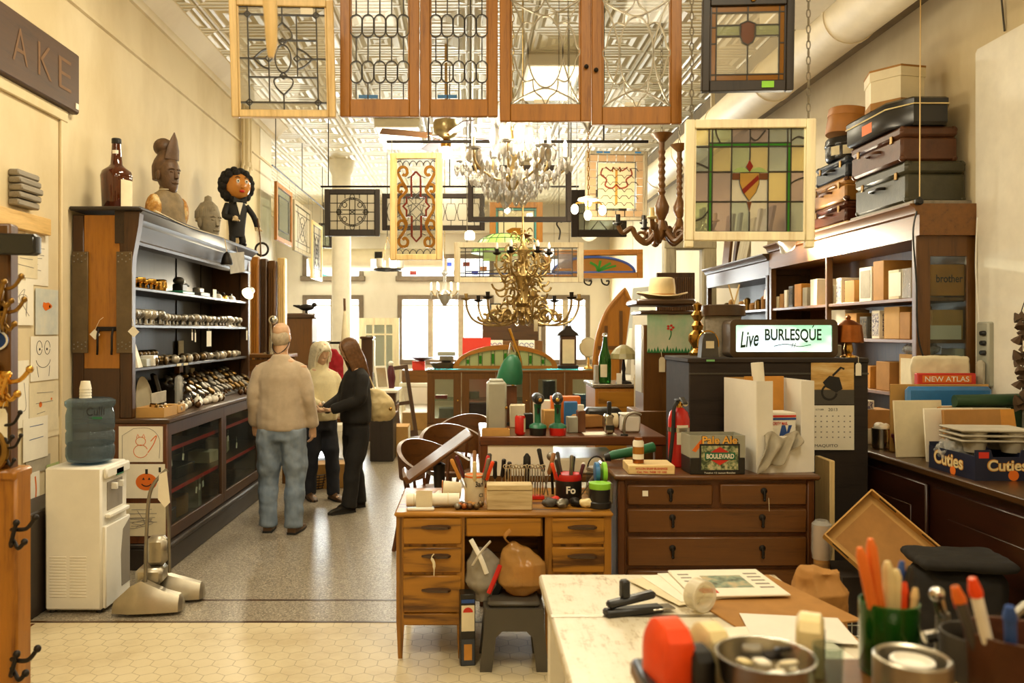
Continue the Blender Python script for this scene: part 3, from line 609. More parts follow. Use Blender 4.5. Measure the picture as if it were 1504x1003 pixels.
for a,b_ in doors:
    d=MB();d.bb(CXF-.03,CXF,a,a+.07,.2,CT-.04,.004);d.bb(CXF-.03,CXF,b_-.07,b_,.2,CT-.04,.004);d.bb(CXF-.03,CXF,a,b_,CT-.13,CT-.04,.004);d.bb(CXF-.03,CXF,a,b_,.2,.29,.004)
    d=part(d,'door','dark_wood_z',t,world=True)
    g=MB().bb(CXF-.018,CXF-.014,a+.06,b_-.06,.28,CT-.12).build('pane','case_glass',d)
# upper stage
part(MB().bb(CXB+.08,CXU-.07,CY0,CY0+.03,1.42,2.5,.003),'upper_end_panel','orange_wood',t,world=True)
for q in((CXU-.07,CXU+.02,CY0-.004,CY0+.06),(CXB,CXB+.08,CY0-.004,CY0+.05),(CXU-.07,CXU+.02,CY1-.06,CY1)):part(MB().bb(*q,CT,2.5,.006),'corner_post','dark_wood_z',t,world=True)
part(MB().bb(CXB+.08,CXU-.07,CY0,CY0+.03,CT,1.42),'lower_end_panel','dark_wood_z',t,world=True)
part(MB().bb(CXB,CXU,CY1-.03,CY1,CT,2.5),'upper_end_panel','dark_wood_z',t,world=True)
for z in SH:part(MB().bb(CXB+.02,CXU+.005,CY0+.03,CY1-.03,z-.025,z,.004),'shelf','ebony',t,world=True)
q=MB()
for y in(6.7,7.7,8.4):q.bb(CXB+.018,CXB+.03,y,y+.05,CT,2.4)
part(q,'back_batten','ebony_z',t,world=True)
wood('cornice_wood','#38261a','#20140c','y',.5,1,0)
# frieze and cornice, profile in X-Z run along Y
MYX=None
prof=[(CXU-.1,2.3),(CXU+.02,2.3),(CXU+.025,2.32),(CXU+.01,2.335),(CXU+.02,2.44),(CXU+.035,2.455),(CXU+.04,2.48),(CXU+.08,2.51),(CXU+.095,2.525),(CXU+.095,2.55),(CXU-.1,2.55)]
part(MB().prism(prof,CY0-.01,CY1+.02),'cornice','cornice_wood',t,world=True)
part(MB().bb(CXB-.0,CXU+.1,CY0-.06,CY1+.04,2.525,2.553,.008),'top_board','ebony',t,world=True)
part(MB().prism([(CXU-.03,2.0),(CXU+.02,2.0),(CXU+.03,2.2),(CXU+.07,2.42),(CXU+.08,2.52),(CXU-.03,2.52)],CY0-.02,CY0+.05),'corbel','dark_wood_z',t,world=True)
# irons hung on its end
for x0,lab in((-2.785,'brown iron hinge plate with riveted ends near the wall side of the orange end panel'),(-2.475,'brown iron hinge plate with riveted ends at the aisle side of the orange end panel')):
    pbr('plate_iron','#6a5a42',0.5,0.5,0.2);tt=thing('iron_hinge_plate',lab,'hinge plate',(x0,CY0,1.53),group=None)
    part(MB().bb(0,.11,-.022,-.006,0,.71,.002),'plate','plate_iron',tt)
    q=MB()
    for r_ in(.03,.06,.64,.68):
        for k in range(4):q.sph((.015+k*.027,-.023,r_+(k%2)*.015),.006,6,4)
    part(q,'rivets','dull_steel',tt)
tt=thing('latch_pull','old iron latch with two long pulls hanging on the orange end panel','latch',(-2.55,CY0-.005,1.5))
q=MB().box((0,-.006,.2),(.14,.01,.03),.003);part(q,'plate','iron',tt)
for x in(-.05,.05):part(MB().tube([(x,-.012,.2),(x,-.03,.15),(x,-.03,.06),(x-.01,-.012,.02)],.008,8),'pull','iron',tt)
tt=thing('price_tag','white diamond-turned price tag hung over the iron latch pulls','tag',(-2.62,CY0-.03,1.66));part(MB().box((0,0,0),(.055,.002,.05),0,T(0,0,0,0,PI/4,0)),'card','paper',tt);part(MB().tube([(0,0,.03),(.03,.005,.1),(.05,.02,.12)],.0015,5),'string','old_paper',tt)
tt=thing('price_tag','white diamond-turned price tag at the edge of the aisle side hinge plate','tag',(-2.35,CY0-.03,1.68));part(MB().box((0,0,0),(.06,.002,.055),0,T(0,0,0,0,PI/4,0)),'card','paper',tt);part(MB().tube([(0,0,.035),(-.01,.01,.08),(-.02,.025,.1)],.0015,5),'string','old_paper',tt)
# papers taped to the end of the base
t1=drawing('paper',.31,.25,'child drawing of an animal in orange outline taped on the brown cabinet end',[],(-2.31,CY0-.004,.89),0)
q=MB();q.ribbon(arc(0,.02,.035,0,350,14,.03),.004,-.002,-.0008,closed=True);q.ribbon(arc(0,-.05,.05,20,340,14,.045),.004,-.002,-.0008);q.ribbon(spline([(.05,-.06,0),(.09,0,0),(.11,.06,0),(.07,.02,0)],5),.006,-.002,-.0008);q.ribbon([(-.03,.045),(-.02,.07),(-.01,.048)],.004,-.002,-.0008);q.ribbon([(.03,.045),(.02,.07),(.01,.048)],.004,-.002,-.0008)
part(q,'sketch','orange_ink',t1);q=MB();q.ribbon([(-.13,-.1),(-.13,.06),(-.05,.11)],.003,-.002,-.0008);q.ribbon(spline([(-.05,.11,0),(.06,.11,0),(.13,.04,0),(.13,-.1,0)],6),.003,-.002,-.0008);part(q,'sketch','grey_ink',t1)
t1=drawing('paper',.32,.24,'child drawing of an orange pumpkin with black dashed border taped on the cabinet end',[],(-2.3,CY0-.004,.63),0)
part(MB().prism(arc(.03,-.005,.075,0,345,24,.06),-.002,-.0008),'sketch','orange_ink',t1)
q=MB();q.bb(.022,.04,-.0026,-.0008,.05,.085);q.prism([(.0,.01),(.02,.01),(.01,.028)],-.0032,-.002);q.prism([(.04,.01),(.06,.01),(.05,.028)],-.0032,-.002);q.ribbon(arc(.03,-.01,.035,200,340,8,.025),.007,-.0032,-.002)
for s in(-1,1):
    for k in range(4):q.box((s*(.145-.014*abs(k-1.5)),-.0014,-.085+.055*k),(.016,.0012,.036),0,T(0,0,0,0,0,0))
part(q,'sketch','ink',t1)
drawing('old_paper',.33,.23,'creased beige sheet of faint drawings taped lowest on the cabinet end',[('grey_ink','lines',5),('grey_ink','curve',2)],(-2.3,CY0-.004,.36),0)
# ---------------------------------------------------------------- door knobs
def knob_mesh(kind,s=1.0):
    mb=MB()
    if kind=='oval':mb.lathe([(.006,0),(.026,.0),(.027,.004),(.012,.01),(.009,.03),(.018,.036),(.03,.047),(.033,.06),(.03,.073),(.018,.083),(0.001,.086)],14)
    if kind=='flat':mb.lathe([(.006,0),(.024,0),(.024,.004),(.01,.009),(.009,.028),(.02,.033),(.031,.04),(.032,.052),(.026,.058),(0.001,.06)],14)
    if kind=='ball':mb.sph((0,0,.03),.03,14,9);mb.cyl((0,0,.055),(0,0,.075),.009,n=8)
    if kind=='glass':mb.lathe([(.006,0),(.026,0),(.027,.005),(.01,.01),(.012,.03),(.03,.04),(.034,.05),(.03,.062),(0.001,.066)],8)
    if kind=='plate':mb.lathe([(.004,0),(.036,0),(.038,.004),(.03,.008),(.012,.011),(0.001,.012)],16)
    return mb
pbr('knob_grey','#8a8478',0.32,0.75,0.25);pbr('knob_pale','#b3aa98',0.35,0.5,0.2);pbr('knob_brown','#5d4125',0.28,0.6,0.3);pbr('knob_white','#efe9da',0.25,0,0.05);pbr('knob_bronze','#6f5a3a',0.35,0.8,0.3)
K={}
def knob(kind,mat,loc,label,group,rot=None,s=1.0):
    key=(kind,mat,label)
    if key not in K:
        o=solo(knob_mesh(kind),'doorknob',mat,label,'door knob',loc,0,group,rot or(0,0,0));K[key]=o
    else:o=K[key].copy();COL.objects.link(o);o.location=loc;o.rotation_euler=rot or(0,0,0)
    o.scale=(s,s,s);return o
SX=-2.47
z=SH[1]
for i in range(34):  # knob rows on the middle shelf
    y=5.86+i*.083;big=i<7
    for r_ in range(2):
        if r_ and R.random()<.25:continue
        knob('oval','knob_grey' if R.random()<.6 else 'knob_pale',(SX+.045-.12*r_+R.uniform(-.01,.01),y+R.uniform(-.012,.012),z),'grey metal door knob standing in the double row on the middle shelf','door knobs in rows on the middle shelf',(R.uniform(-.1,.1),R.uniform(-.1,.1),0),1.4 if big else R.uniform(1.05,1.25))
for i in range(28):  # lower shelf heap
    y=6.2+i*.088;
    for r_ in range(2):
        if r_ and R.random()<.4:continue
        knob('oval' if R.random()<.6 else 'flat','knob_pale' if R.random()<.6 else 'knob_bronze',(SX+.04-.13*r_,y+R.uniform(-.015,.015),SH[2]+.033),'pale worn door knob lying along the lowest upper shelf','door knobs lying on the lowest upper shelf',(PI/2*R.choice((1,-1)),0,R.uniform(-.9,.9)),R.uniform(.95,1.15))
for i in range(9):
    knob('oval','knob_bronze',(SX-.19,6.15+i*.09+R.uniform(-.02,.02),SH[2]+.0),'dark bronze door knob standing behind the pale ones on the lowest upper shelf','bronze door knobs at the back of the lowest upper shelf',(0,0,0),1.3)
for i in range(5):
    knob('glass','brass',(SX+.03,5.95+i*.1,SH[0]),'brass faceted door knob at the near end of the top shelf','brass door knobs on the top shelf',None,1.3 if i%2 else 1.1)
# counter: white and brown porcelain knobs, heaps of plates and knobs
for i in range(16):
    x,y=-2.24+R.uniform(-.06,.05),6.0+i*.085
    m_=R.choice(('knob_white','knob_white','knob_pale'))
    knob('ball',m_,(x,y,CT),'white porcelain door knob lying on the glazed base counter','white porcelain knobs on the counter',(R.uniform(-.5,.5),R.uniform(-.5,.5),0),R.uniform(.9,1.25))
for i in range(22):
    x,y=-2.28+R.uniform(-.1,.1),6.55+i*.095
    knob('ball',R.choice(('knob_brown','knob_bronze','knob_brown')),(x,y,CT),'glossy brown door knob lying on the glazed base counter','brown knobs on the counter',(R.uniform(-.5,.5),R.uniform(-.5,.5),0),R.uniform(.8,1.1))
for i in range(54):  # tilted rosettes and knobs laid on a sloping rack
    x,y=-2.35-.075*(i%4),6.9+(i//4)*.135+R.uniform(-.03,.03)
    knob('flat',R.choice(('knob_grey','knob_bronze','knob_grey','old_brass')),(x,y,CT+.035+.045*(i%4)),'dull metal door knob laid in slanting rows on the counter rack','metal knobs laid on the counter rack',(0,R.uniform(.4,.8),0),R.uniform(1.1,1.4))
solo(MB().prism([(-2.7,CT),(-2.3,CT),(-2.3,CT+.015),(-2.62,CT+.2),(-2.7,CT+.2)],6.85,8.7),'knob_rack','ebony','dark sloping rack on the counter carrying rows of metal knobs','rack')
# top shelf odds
def boxy(name,label,cat,mat,c,d,rz=0,bev=.004,group=None):
    o=solo(MB().box((0,0,d[2]/2),d,bev),name,mat,label,cat,c,rz,group);return o
boxy('rim_lock','black iron rim lock lying behind the brass knobs on the top shelf','lock','iron',(-2.62,6.05,SH[0]),(.12,.34,.04),.05);boxy('rim_lock','flat black iron lock case on the top shelf beside the brass pot','lock','iron',(-2.6,6.5,SH[0]),(.12,.36,.06))
t=thing('brass_pot','small pierced brass pot on the top shelf','pot',(-2.47,6.52,SH[0]));part(MB().lathe([(.04,0),(.05,.005),(.055,.04),(.045,.08),(.05,.09),(.04,.095),(.0,.09)],16),'bowl','brass',t)
q=MB()
for k in range(8):q.box((.05*math.cos(k*PI/4),.05*math.sin(k*PI/4),.05),(.012,.012,.05),.003)
part(q,'piercings','old_brass',t)
t=thing('cast_iron_scale','dark green cast iron bell press on the top shelf','press',(-2.52,7.1,SH[0]));part(MB().box((0,0,.015),(.16,.3,.03),.006),'base','green_plastic',t);part(MB().box((0,0,.06),(.09,.12,.07),.01),'body','iron',t);part(MB().sph((0,-.02,.12),(.05,.06,.035)),'dome','dark_grey',t);part(MB().tube([(0,.05,.08),(0,.16,.1),(0,.22,.09)],.01),'lever','iron',t)
t=thing('cast_iron_scale','low grey iron press plate on the top shelf beside the bell press','press',(-2.5,7.5,SH[0]));part(MB().box((0,0,.02),(.15,.26,.04),.006),'base','dark_grey',t);part(MB().box((0,.02,.06),(.07,.12,.05),.01),'body','dull_steel',t)
for i,(y,m_,lab)in enumerate(((7.95,'white_plastic','white round bell push on the far end of the top shelf'),(8.15,'brass','brass bell push on the far end of the top shelf'),(8.4,'white_plastic','white porcelain switch at the far end of the top shelf'))):
    t=thing('bell_push',lab,'bell push',(-2.46,y,SH[0]));part(MB().lathe([(.04,0),(.05,.005),(.045,.03),(.03,.045),(0.001,.05)],16),'base',m_,t);part(MB().sph((0,0,.055),.018,8,6),'button','iron',t)
boxy('white_card','white folded price card on the top shelf edge','card','paper',(-2.42,7.75,SH[0]),(.004,.1,.08),0,0)
# tags on shelf edges
for i,(y,z,w,h,lab)in enumerate(((7.0,SH[1]-.09,.03,.07,'narrow white tag hanging from the middle shelf under the knob rows'),(7.08,SH[1]-.1,.03,.08,'second narrow white tag hanging from the middle shelf'),(7.45,SH[1]-.115,.13,.14,'large square price card hanging from the middle shelf'),(8.72,SH[1]-.09,.06,.1,'white tag hanging at the far end of the middle shelf'))):
    t=thing('shelf_tag',lab,'tag',(CXU+.012,y,z));part(MB().box((0,0,0),(.002,w,h)),'card','paper',t);part(MB().tube([(0,0,h/2),(-.003,0,h/2+.03)],.0015,4),'string','old_paper',t)
for y,lab in((6.7,'small pale label tacked on the lowest upper shelf edge'),(6.86,'second pale label tacked on the lowest upper shelf edge')):boxy('shelf_label',lab,'label','old_paper',(CXU+.007,y,SH[2]-.022),(.002,.1,.02),0,0)
t=thing('framed_card','small cream card leaning on the cabinet back panel under the middle shelf','card',(CXB+.05,7.75,SH[2]));part(MB().box((0,0,.09),(.006,.14,.17),.002),'card','old_paper',t)
t=thing('framed_card','yellowed card leaning on the back panel above the bronze knobs','card',(CXB+.05,6.35,SH[2]));part(MB().box((0,0,.1),(.006,.18,.13),.002),'card','old_paper',t)
# counter things
t=thing('knob_box','open cardboard box of drawer pulls at the near end of the counter','box',(-2.27,5.93,CT))
def openbox(t,w,d,h,mat,th=.006,name='box_shell',inner=None):
    q=MB().box((0,0,th/2),(w,d,th));
    for s in(-1,1):q.box((s*(w/2-th/2),0,h/2),(th,d,h));q.box((0,s*(d/2-th/2),h/2),(w-2*th,th,h))
    return part(q,name,mat,t)
openbox(t,.2,.26,.07,'cardboard')
for i in range(7):
    o=solo(MB().tube([(-.035,0,0),(-.03,0,.02),(.03,0,.02),(.035,0,0)],.007,8),'drawer_pull',R.choice(('brass','old_brass','knob_white')),'loose drawer pull heaped in the open cardboard box','drawer pull',(-2.27+R.uniform(-.05,.05),5.93+R.uniform(-.07,.07),CT+.02+i*.008),R.uniform(0,3),'drawer pulls in the cardboard box')
boxy('small_carton','small plain carton next to the open box of pulls','carton','cardboard',(-2.24,6.17,CT),(.13,.16,.06))
boxy('blue_tray','pale blue plastic file tray standing behind the box of pulls','tray','water_fill',(-2.62,6.0,CT),(.05,.4,.26),0,.01)
t=thing('leaning_card','round-topped cream card leaning at the back of the counter','card',(-2.55,6.42,CT));part(MB().prism([(x,z)for x,z in[(-.12,0),(.12,0)]+arc(0,0,.12,0,180,12,.26)[1:-1]],-.004,0,T(0,0,0,-.12,0,PI/2.3)),'card','old_paper',t)
boxy('cardboard_flap','long grey card strip lying across the knob heap','card','grey_paper',(-2.38,6.25,CT+.06),(.01,.34,.09),.05)
t=thing('leaning_book','grey hardback book leaning open on the counter','book',(-2.5,6.64,CT));part(MB().box((0,0,.14),(.03,.2,.27),.004,T(0,0,0,0,-.25,.5)),'cover','dark_grey',t)
pane('wrap','#efeee8',0.3,0.08,0.6)
boxy('wrapped_packet','clear plastic wrapped packet beside the leaning grey book','packet','wrap',(-2.4,6.74,CT),(.06,.16,.25),.3,.02)
t=thing('cone_card','tall folded white card cone on the lowest upper shelf at the near end','card',(-2.46,5.9,SH[2]));part(MB().loft([[(-.06,-.06,0),(.08,-.03,0),(.06,.1,0),(-.06,.1,0)],[(-.015,-.02,.26),(.01,-.01,.26),(.01,.02,.26),(-.01,.02,.26)]]),'card','paper',t)
for i,(y,m_,lab)in enumerate(((6.08,'grey_metal','grey hinged metal box at the near end of the lowest upper shelf'),(6.22,'knob_white','white china insulator at the near end of the lowest upper shelf'))):boxy('small_box',lab,'box',m_,(-2.44,y,SH[2]),(.1,.11,.06+.02*i),.1)
# back of counter in shadow
for i in range(4):boxy('brown_bottle_box','brown upright packet in the shadow at the back of the counter, %s'%('tallest of four','beside the tallest one','with a pale label','nearest the far end')[i],'packet',('orange_wood','dark_grey','old_paper','red_brown')[i],(-2.69,7.55+i*.16,CT),(.05,.1,.36-.05*i))
# base contents behind the glass
for i,(y,z,d,m_,lab)in enumerate((
 (6.0,.2,(.2,.24,.12),'cardboard','open carton behind glass at the near bottom of the base cabinet'),(6.35,.2,(.2,.2,.1),'red_brown','red-brown box behind glass on the base floor'),(6.6,.2,(.25,.22,.16),'kraft','kraft carton behind glass in the middle of the base floor'),
 (6.9,.2,(.2,.12,.3),'grey_paper','grey upright folder behind glass on the base floor'),(6.1,.52,(.25,.3,.07),'dark_grey','dark iron tray on the lower red-edged shelf'),(6.6,.52,(.3,.36,.09),'iron','long iron register on the lower red-edged shelf'),
 (7.3,.52,(.2,.2,.1),'old_paper','pale packet on the lower red-edged shelf under the far door'),(7.5,.2,(.25,.3,.2),'kraft','carton behind glass under the far door'),(6.2,.83,(.2,.3,.08),'iron','black iron grille on the upper red-edged shelf'),(6.75,.83,(.2,.2,.11),'dark_grey','dark lock box on the upper red-edged shelf'),
 (7.4,.83,(.2,.25,.09),'iron','iron casting on the upper red-edged shelf behind the far door'),(7.9,.52,(.2,.2,.13),'old_paper','cream box on the lower red-edged shelf far end'))):
    boxy('stored_box',lab,'box',m_,(-2.38-.03*(i%3),y,z),d,R.uniform(-.2,.2))
for i,(y,z)in enumerate(((5.95,.72),(6.2,.73),(6.5,.42),(6.58,.43),(6.66,.44),(7.35,.72),(7.62,.62))):
    t=thing('price_tag','small white price tag hanging behind the glass of the base cabinet','tag',(CXF-.045,y,z),group='tags behind the base glass');part(MB().box((0,0,0),(.002,.035,.05),0,T(0,0,0,R.uniform(-.4,.4),0,0)),'card','paper',t);part(MB().tube([(0,0,.025),(0,0,.08)],.001,4),'string','old_paper',t)
# clamp spot lamp at the far end of the shelves
t=thing('clamp_lamp','bright clamp spot lamp fixed at the far end of the knob shelves','lamp',(-2.36,8.68,2.08));part(MB().tube([(.0,.1,.06),(0,.05,.05),(0,0,.02)],.012),'clamp_arm','white_plastic',t)
part(MB().lathe([(.025,.1),(.035,.09),(.045,.04),(.07,0),(.066,0),(.04,.05),(0.001,.08)],18,T(0,0,0,-.9,.5,0)),'lamp_shade','white_plastic',t);part(MB().sph((.0,-.0,.02),.045,12,8),'bulb','bulb',t)
spot('clamp_lamp_light',(-2.32,8.6,2.07),(-2.5,6.2,1.5),36,WARM,110)
# hanging sign card and bell
t=thing('hanging_card','grey paper card hanging over the frieze below the puppet','card',(CXU+.1,8.05,2.36));part(MB().box((0,0,0),(.003,.5,.2),0,T(0,0,0,.12,0,0)),'card','grey_paper',t)
part(MB().tube([(-.02,0,.19),(.002,0,.1)],.002,4),'string','old_paper',t)
t=thing('iron_bell','small dark iron bell hanging over the frieze beside the grey card','bell',(CXU+.13,7.6,2.3));part(MB().lathe([(.05,0),(.055,.01),(.045,.06),(.03,.1),(.01,.12),(0.001,.125)],16),'bell_cup','iron',t);part(MB().tube([(0,0,.12),(-.02,0,.25)],.004,5),'hanger','pine',t)
mb=MB().tube(spline([(CXU+.1,5.95,2.56),(CXU+.112,6.6,2.53),(CXU+.115,7.3,2.545),(CXU+.1,7.6,2.56)],6),.004,5);solo(mb,'string','old_paper','thin white cord drooping along the cornice of the back-bar cabinet','cord')
# ================================================================ figures on the cabinet
TZ=2.553
t=thing('giant_bottle','oversized amber whiskey bottle standing on the back-bar cabinet','bottle',(-2.56,5.92,TZ));
m,nt,b=newmat('amber_bottle');b.inputs['Base Color'].default_value=lin('#5a2408');b.inputs['Roughness'].default_value=.06;b.inputs['Coat Weight'].default_value=.6;b.inputs['Transmission Weight'].default_value=.55
part(MB().lathe([(.09,0),(.097,.01),(.107,.22),(.11,.25),(.1,.285),(.06,.315),(.042,.335),(.036,.4),(.03,.5),(0.001,.5)],32),'bottle_body','amber_bottle',t)
part(MB().lathe([(.031,.485),(.034,.49),(.034,.52),(.03,.525),(0.001,.525)],20),'cap','black_plastic',t)
q=MB();q.sheet(lambda u,v:(.1115*math.cos(-.9+1.0*u),.1115*math.sin(-.9+1.0*u),.015+.2*v),10,2);part(q,'paper_label','old_paper',t)
q=MB();q.sheet(lambda u,v:(.0372*math.cos(-2.0+1.2*u),.0372*math.sin(-2.0+1.2*u),.41+.025*v),6,1);part(q,'sticker','paper',t)
# carved bust
pbr('carved_brown','#5a4028',0.5,0,0.35,14,0.5);pbr('robe','#7d6a4a',0.6,0,0.3,12,0.4);blotch('worn_gilt',[(0.35,'#8a5c24'),(0.5,'#c08a3c'),(0.65,'#dccb9a')],14)
t=thing('carved_bust','carved wooden bust with tall topknot and crown point on the back-bar cabinet','bust',(-2.5,6.75,TZ),math.radians(58))
def ering(z,rx,ry,cx=0,cy=0,n=20,k=1):return[(cx+rx*math.cos(2*PI*i/n),cy+ry*math.sin(2*PI*i/n),z)for i in range(n)]
q=MB().loft([ering(0,.17,.11),ering(.1,.17,.11),ering(.2,.155,.1),ering(.26,.11,.085),ering(.29,.065,.065),ering(.33,.058,.06)]);part(q,'robe','robe',t)
q=MB()
for s in(-1,1):q.sph((s*.13,0,.12),(.06,.085,.13),12,8)
part(q,'shoulder','worn_gilt',t)
def headmesh(q,cx,cy,cz,s,flat=1.0):
    """face towards -Y"""
    q.loft([ering(cz+z*s,rx*s,ry*s,cx,cy+oy*s)for z,rx,ry,oy in((-.135,.02,.02,-.045),(-.125,.038,.045,-.03),(-.09,.058,.07,-.012),(-.04,.07,.085,0),(.01,.078,.093,.004),(.06,.078,.095,.008),(.1,.065,.08,.01),(.125,.035,.045,.01),(.132,.01,.01,.01))])
    q.loft([[(cx-.008*s,cy-.088*s,cz+.02*s),(cx+.008*s,cy-.088*s,cz+.02*s),(cx,cy-.06*s,cz+.02*s)],[(cx-.015*s,cy-.103*s,cz-.032*s),(cx+.015*s,cy-.103*s,cz-.032*s),(cx,cy-.06*s,cz-.035*s)],[(cx-.013*s,cy-.085*s,cz-.042*s),(cx+.013*s,cy-.085*s,cz-.042*s),(cx,cy-.06*s,cz-.045*s)]])
    for sg in(-1,1):
        q.sph((cx+sg*.028*s,cy-.079*s,cz+.012*s),(.016*s,.01*s,.008*s),8,6)
        q.tube([(cx+sg*.012*s,cy-.09*s,cz+.03*s),(cx+sg*.03*s,cy-.088*s,cz+.037*s),(cx+sg*.05*s,cy-.074*s,cz+.03*s)],.005*s,6)
        q.sph((cx+sg*.08*s,cy+.01*s,cz-.01*s),(.012*s,.025*s,.04*s),8,6)
    q.tube([(cx-.025*s,cy-.078*s,cz-.068*s),(cx,cy-.088*s,cz-.066*s),(cx+.025*s,cy-.078*s,cz-.068*s)],.008*s,6)
    return q
part(headmesh(MB(),0,-.01,.42,1.12),'face','carved_brown',t)
q=MB().loft([ering(.38,.085,.07,0,.06),ering(.44,.1,.105,0,.03),ering(.49,.104,.108,0,.025),ering(.54,.09,.095,0,.02),ering(.59,.06,.065,0,.02),ering(.63,.05,.055,0,.03)])
for k in range(12):
    a=2*PI*k/12;q.tube(spline([(.08*math.cos(a),.02+.085*math.sin(a),.46),(.085*math.cos(a+.2),.02+.09*math.sin(a+.2),.5),(.06*math.cos(a+.4),.015+.065*math.sin(a+.4),.56)],4),.013,6)
q.sph((-.0,.05,.655),(.078,.085,.075),14,10);part(q,'hair','carved_brown',t)
part(MB().loft([ering(.54,.07,.02,0,-.06,10),ering(.62,.06,.02,0,-.075,10),ering(.7,.035,.016,0,-.085,10),ering(.76,.004,.004,0,-.09,10)]),'crown_point','carved_brown',t)
part(MB().tube([(p[0],p[1]-.01,.29)for p in arc(0,0,.072,0,345,18,.07)],.004,5,True),'cord','old_paper',t)
pbr('stone_grey','#8d826c',0.7,0,0.2,12,0.5)
t=thing('stone_head','small grey stone head with ribbed hair on the back-bar cabinet','head',(-2.46,7.72,TZ),math.radians(55));q=headmesh(MB(),0,0,.16,1.25);q.cyl((0,.01,0),(0,.005,.06),.075,.06);part(q,'face','stone_grey',t)
q=MB().loft([ering(.17,.105,.118,0,.03),ering(.25,.108,.12,0,.025),ering(.31,.085,.095,0,.02),ering(.345,.05,.06,0,.02),ering(.36,.035,.04,0,.02),ering(.4,.03,.035,0,.02),ering(.415,.005,.005,0,.02)])
for k in range(16):
    a=PI*1.15+PI*.7*k/15 if k<8 else PI*k/15;q.tube([(.106*math.cos(a),.03+.12*math.sin(a),.2),(.108*math.cos(a),.025+.12*math.sin(a),.26),(.06*math.cos(a),.02+.07*math.sin(a),.34)],.007,5)
part(q,'hair','stone_grey',t)
# puppet
pbr('puppet_skin','#c9853a',0.25,0,0.05);pbr('hair_black','#15110e',0.8,0,0.3,60,0.8);pbr('suit_black','#171412',0.7);pbr('puppet_hand','#d9c196',0.5)
t=thing('puppet','round-headed puppet with bushy black hair and dark suit on the back-bar cabinet','puppet',(-2.4,8.42,TZ),math.radians(38))
q=MB().sph((0,-.03,.62),(.13,.12,.135),20,14);q.sph((0,-.15,.6),(.025,.02,.022),8,6);part(q,'head','puppet_skin',t)
q=MB()
for k in range(70):
    a=PI*2*k*.618;v=-0.9+1.85*(k/70);rr=math.sqrt(max(0,1-v*v));p=(.15*rr*math.cos(a),.02+.13*rr*math.sin(a),.63+.16*v)
    if p[1]<-.03 and math.hypot(p[0],p[2]-.62)<.125:continue
    q.sph(p,(.045,.045,.045),8,6)
part(q,'hair','hair_black',t)
q=MB()
for s in(-1,1):q.sph((s*.045,-.14,.655),(.02,.012,.022),8,6)
part(q,'eye_white','white_plastic',t);q=MB()
for s in(-1,1):q.sph((s*.045,-.15,.655),(.008,.006,.01),8,6);q.tube([(s*.025,-.143,.69),(s*.05,-.14,.7),(s*.07,-.13,.69)],.005,5)
part(q,'pupil','ink',t);part(MB().sph((0,-.14,.555),(.03,.015,.014),10,6),'mouth','red_plastic',t)
q=MB().loft([ering(.1,.08,.06),ering(.2,.085,.065),ering(.4,.11,.07),ering(.46,.08,.05),ering(.5,.03,.03)]);part(q,'jacket','suit_black',t)
part(MB().prism([(-.07,.03),(-.015,.008),(.015,.008),(.07,.03),(.07,-.03),(.015,-.008),(-.015,-.008),(-.07,-.03)],-.09,-.07,T(0,0,.47)),'bow_tie','black_plastic',t);part(MB().prism([(-.035,.0),(.035,0),(0,-.13)],-.078,-.06,T(0,0,.45)),'shirt_front','paper',t)
for s,pts in((-1,[(-.1,0,.43),(-.15,-.05,.3),(-.07,-.12,.28)]),(1,[(.1,0,.43),(.17,-.03,.32),(.2,-.06,.2)])):
    part(MB().tube(spline(pts,4),.03,10),'sleeve','suit_black',t);e=pts[-1];h=MB().sph(e,(.035,.03,.025),10,7)
    for k in range(4):h.tube([e,(e[0]+.02*(k-1.5)*1.2,e[1]-.035,e[2]-.03)],.009,6)
    part(h,'hand','puppet_hand',t)
for s in(-1,1):part(MB().tube([(s*.05,0,.12),(s*.055,-.02,.06),(s*.055,0,.02)],.035,10),'trouser_leg','suit_black',t);part(MB().sph((s*.055,-.04,.02),(.03,.06,.02),10,6),'shoe','black_plastic',t)
part(MB().tube([(.19,-.08,.3),(.21,-.1,.1),(.21,-.12,-.1)],.008,6),'control_stick','walnut_z',t)
# timber stack beyond the cabinet
for i,(x,y,w,h,m_,lab)in enumerate(((-2.7,10.3,.10,2.62,'orange_wood','tall brown moulded board standing against the left wall'),(-2.6,10.35,.08,2.6,'dark_wood_z','dark slim board standing between the two brown mouldings'),(-2.51,10.4,.1,2.58,'walnut_z','tall brown fluted board standing next to the dark slim one'),(-2.4,10.45,.1,2.62,'pine','tall pale fluted board standing outermost of the boards at the wall end'))):
    q=MB().box((0,0,h/2),(w,.12,h),.01)
    for k in(-1,0,1):q.tube([(k*w*.28,-.06,.1),(k*w*.28,-.06,h-.1)],w*.12,6)
    t=thing('moulded_board',lab,'board',(x,y,0));part(q,'board',m_,t)
t=thing('iron_ring_bracket','dark round iron ring bracket on top of the tall brown boards','bracket',(-2.63,10.33,2.62));part(MB().tube([(p[0],0,p[1])for p in arc(0,.1,.08,-90,265,20)],.014,8,True),'ring','iron',t)
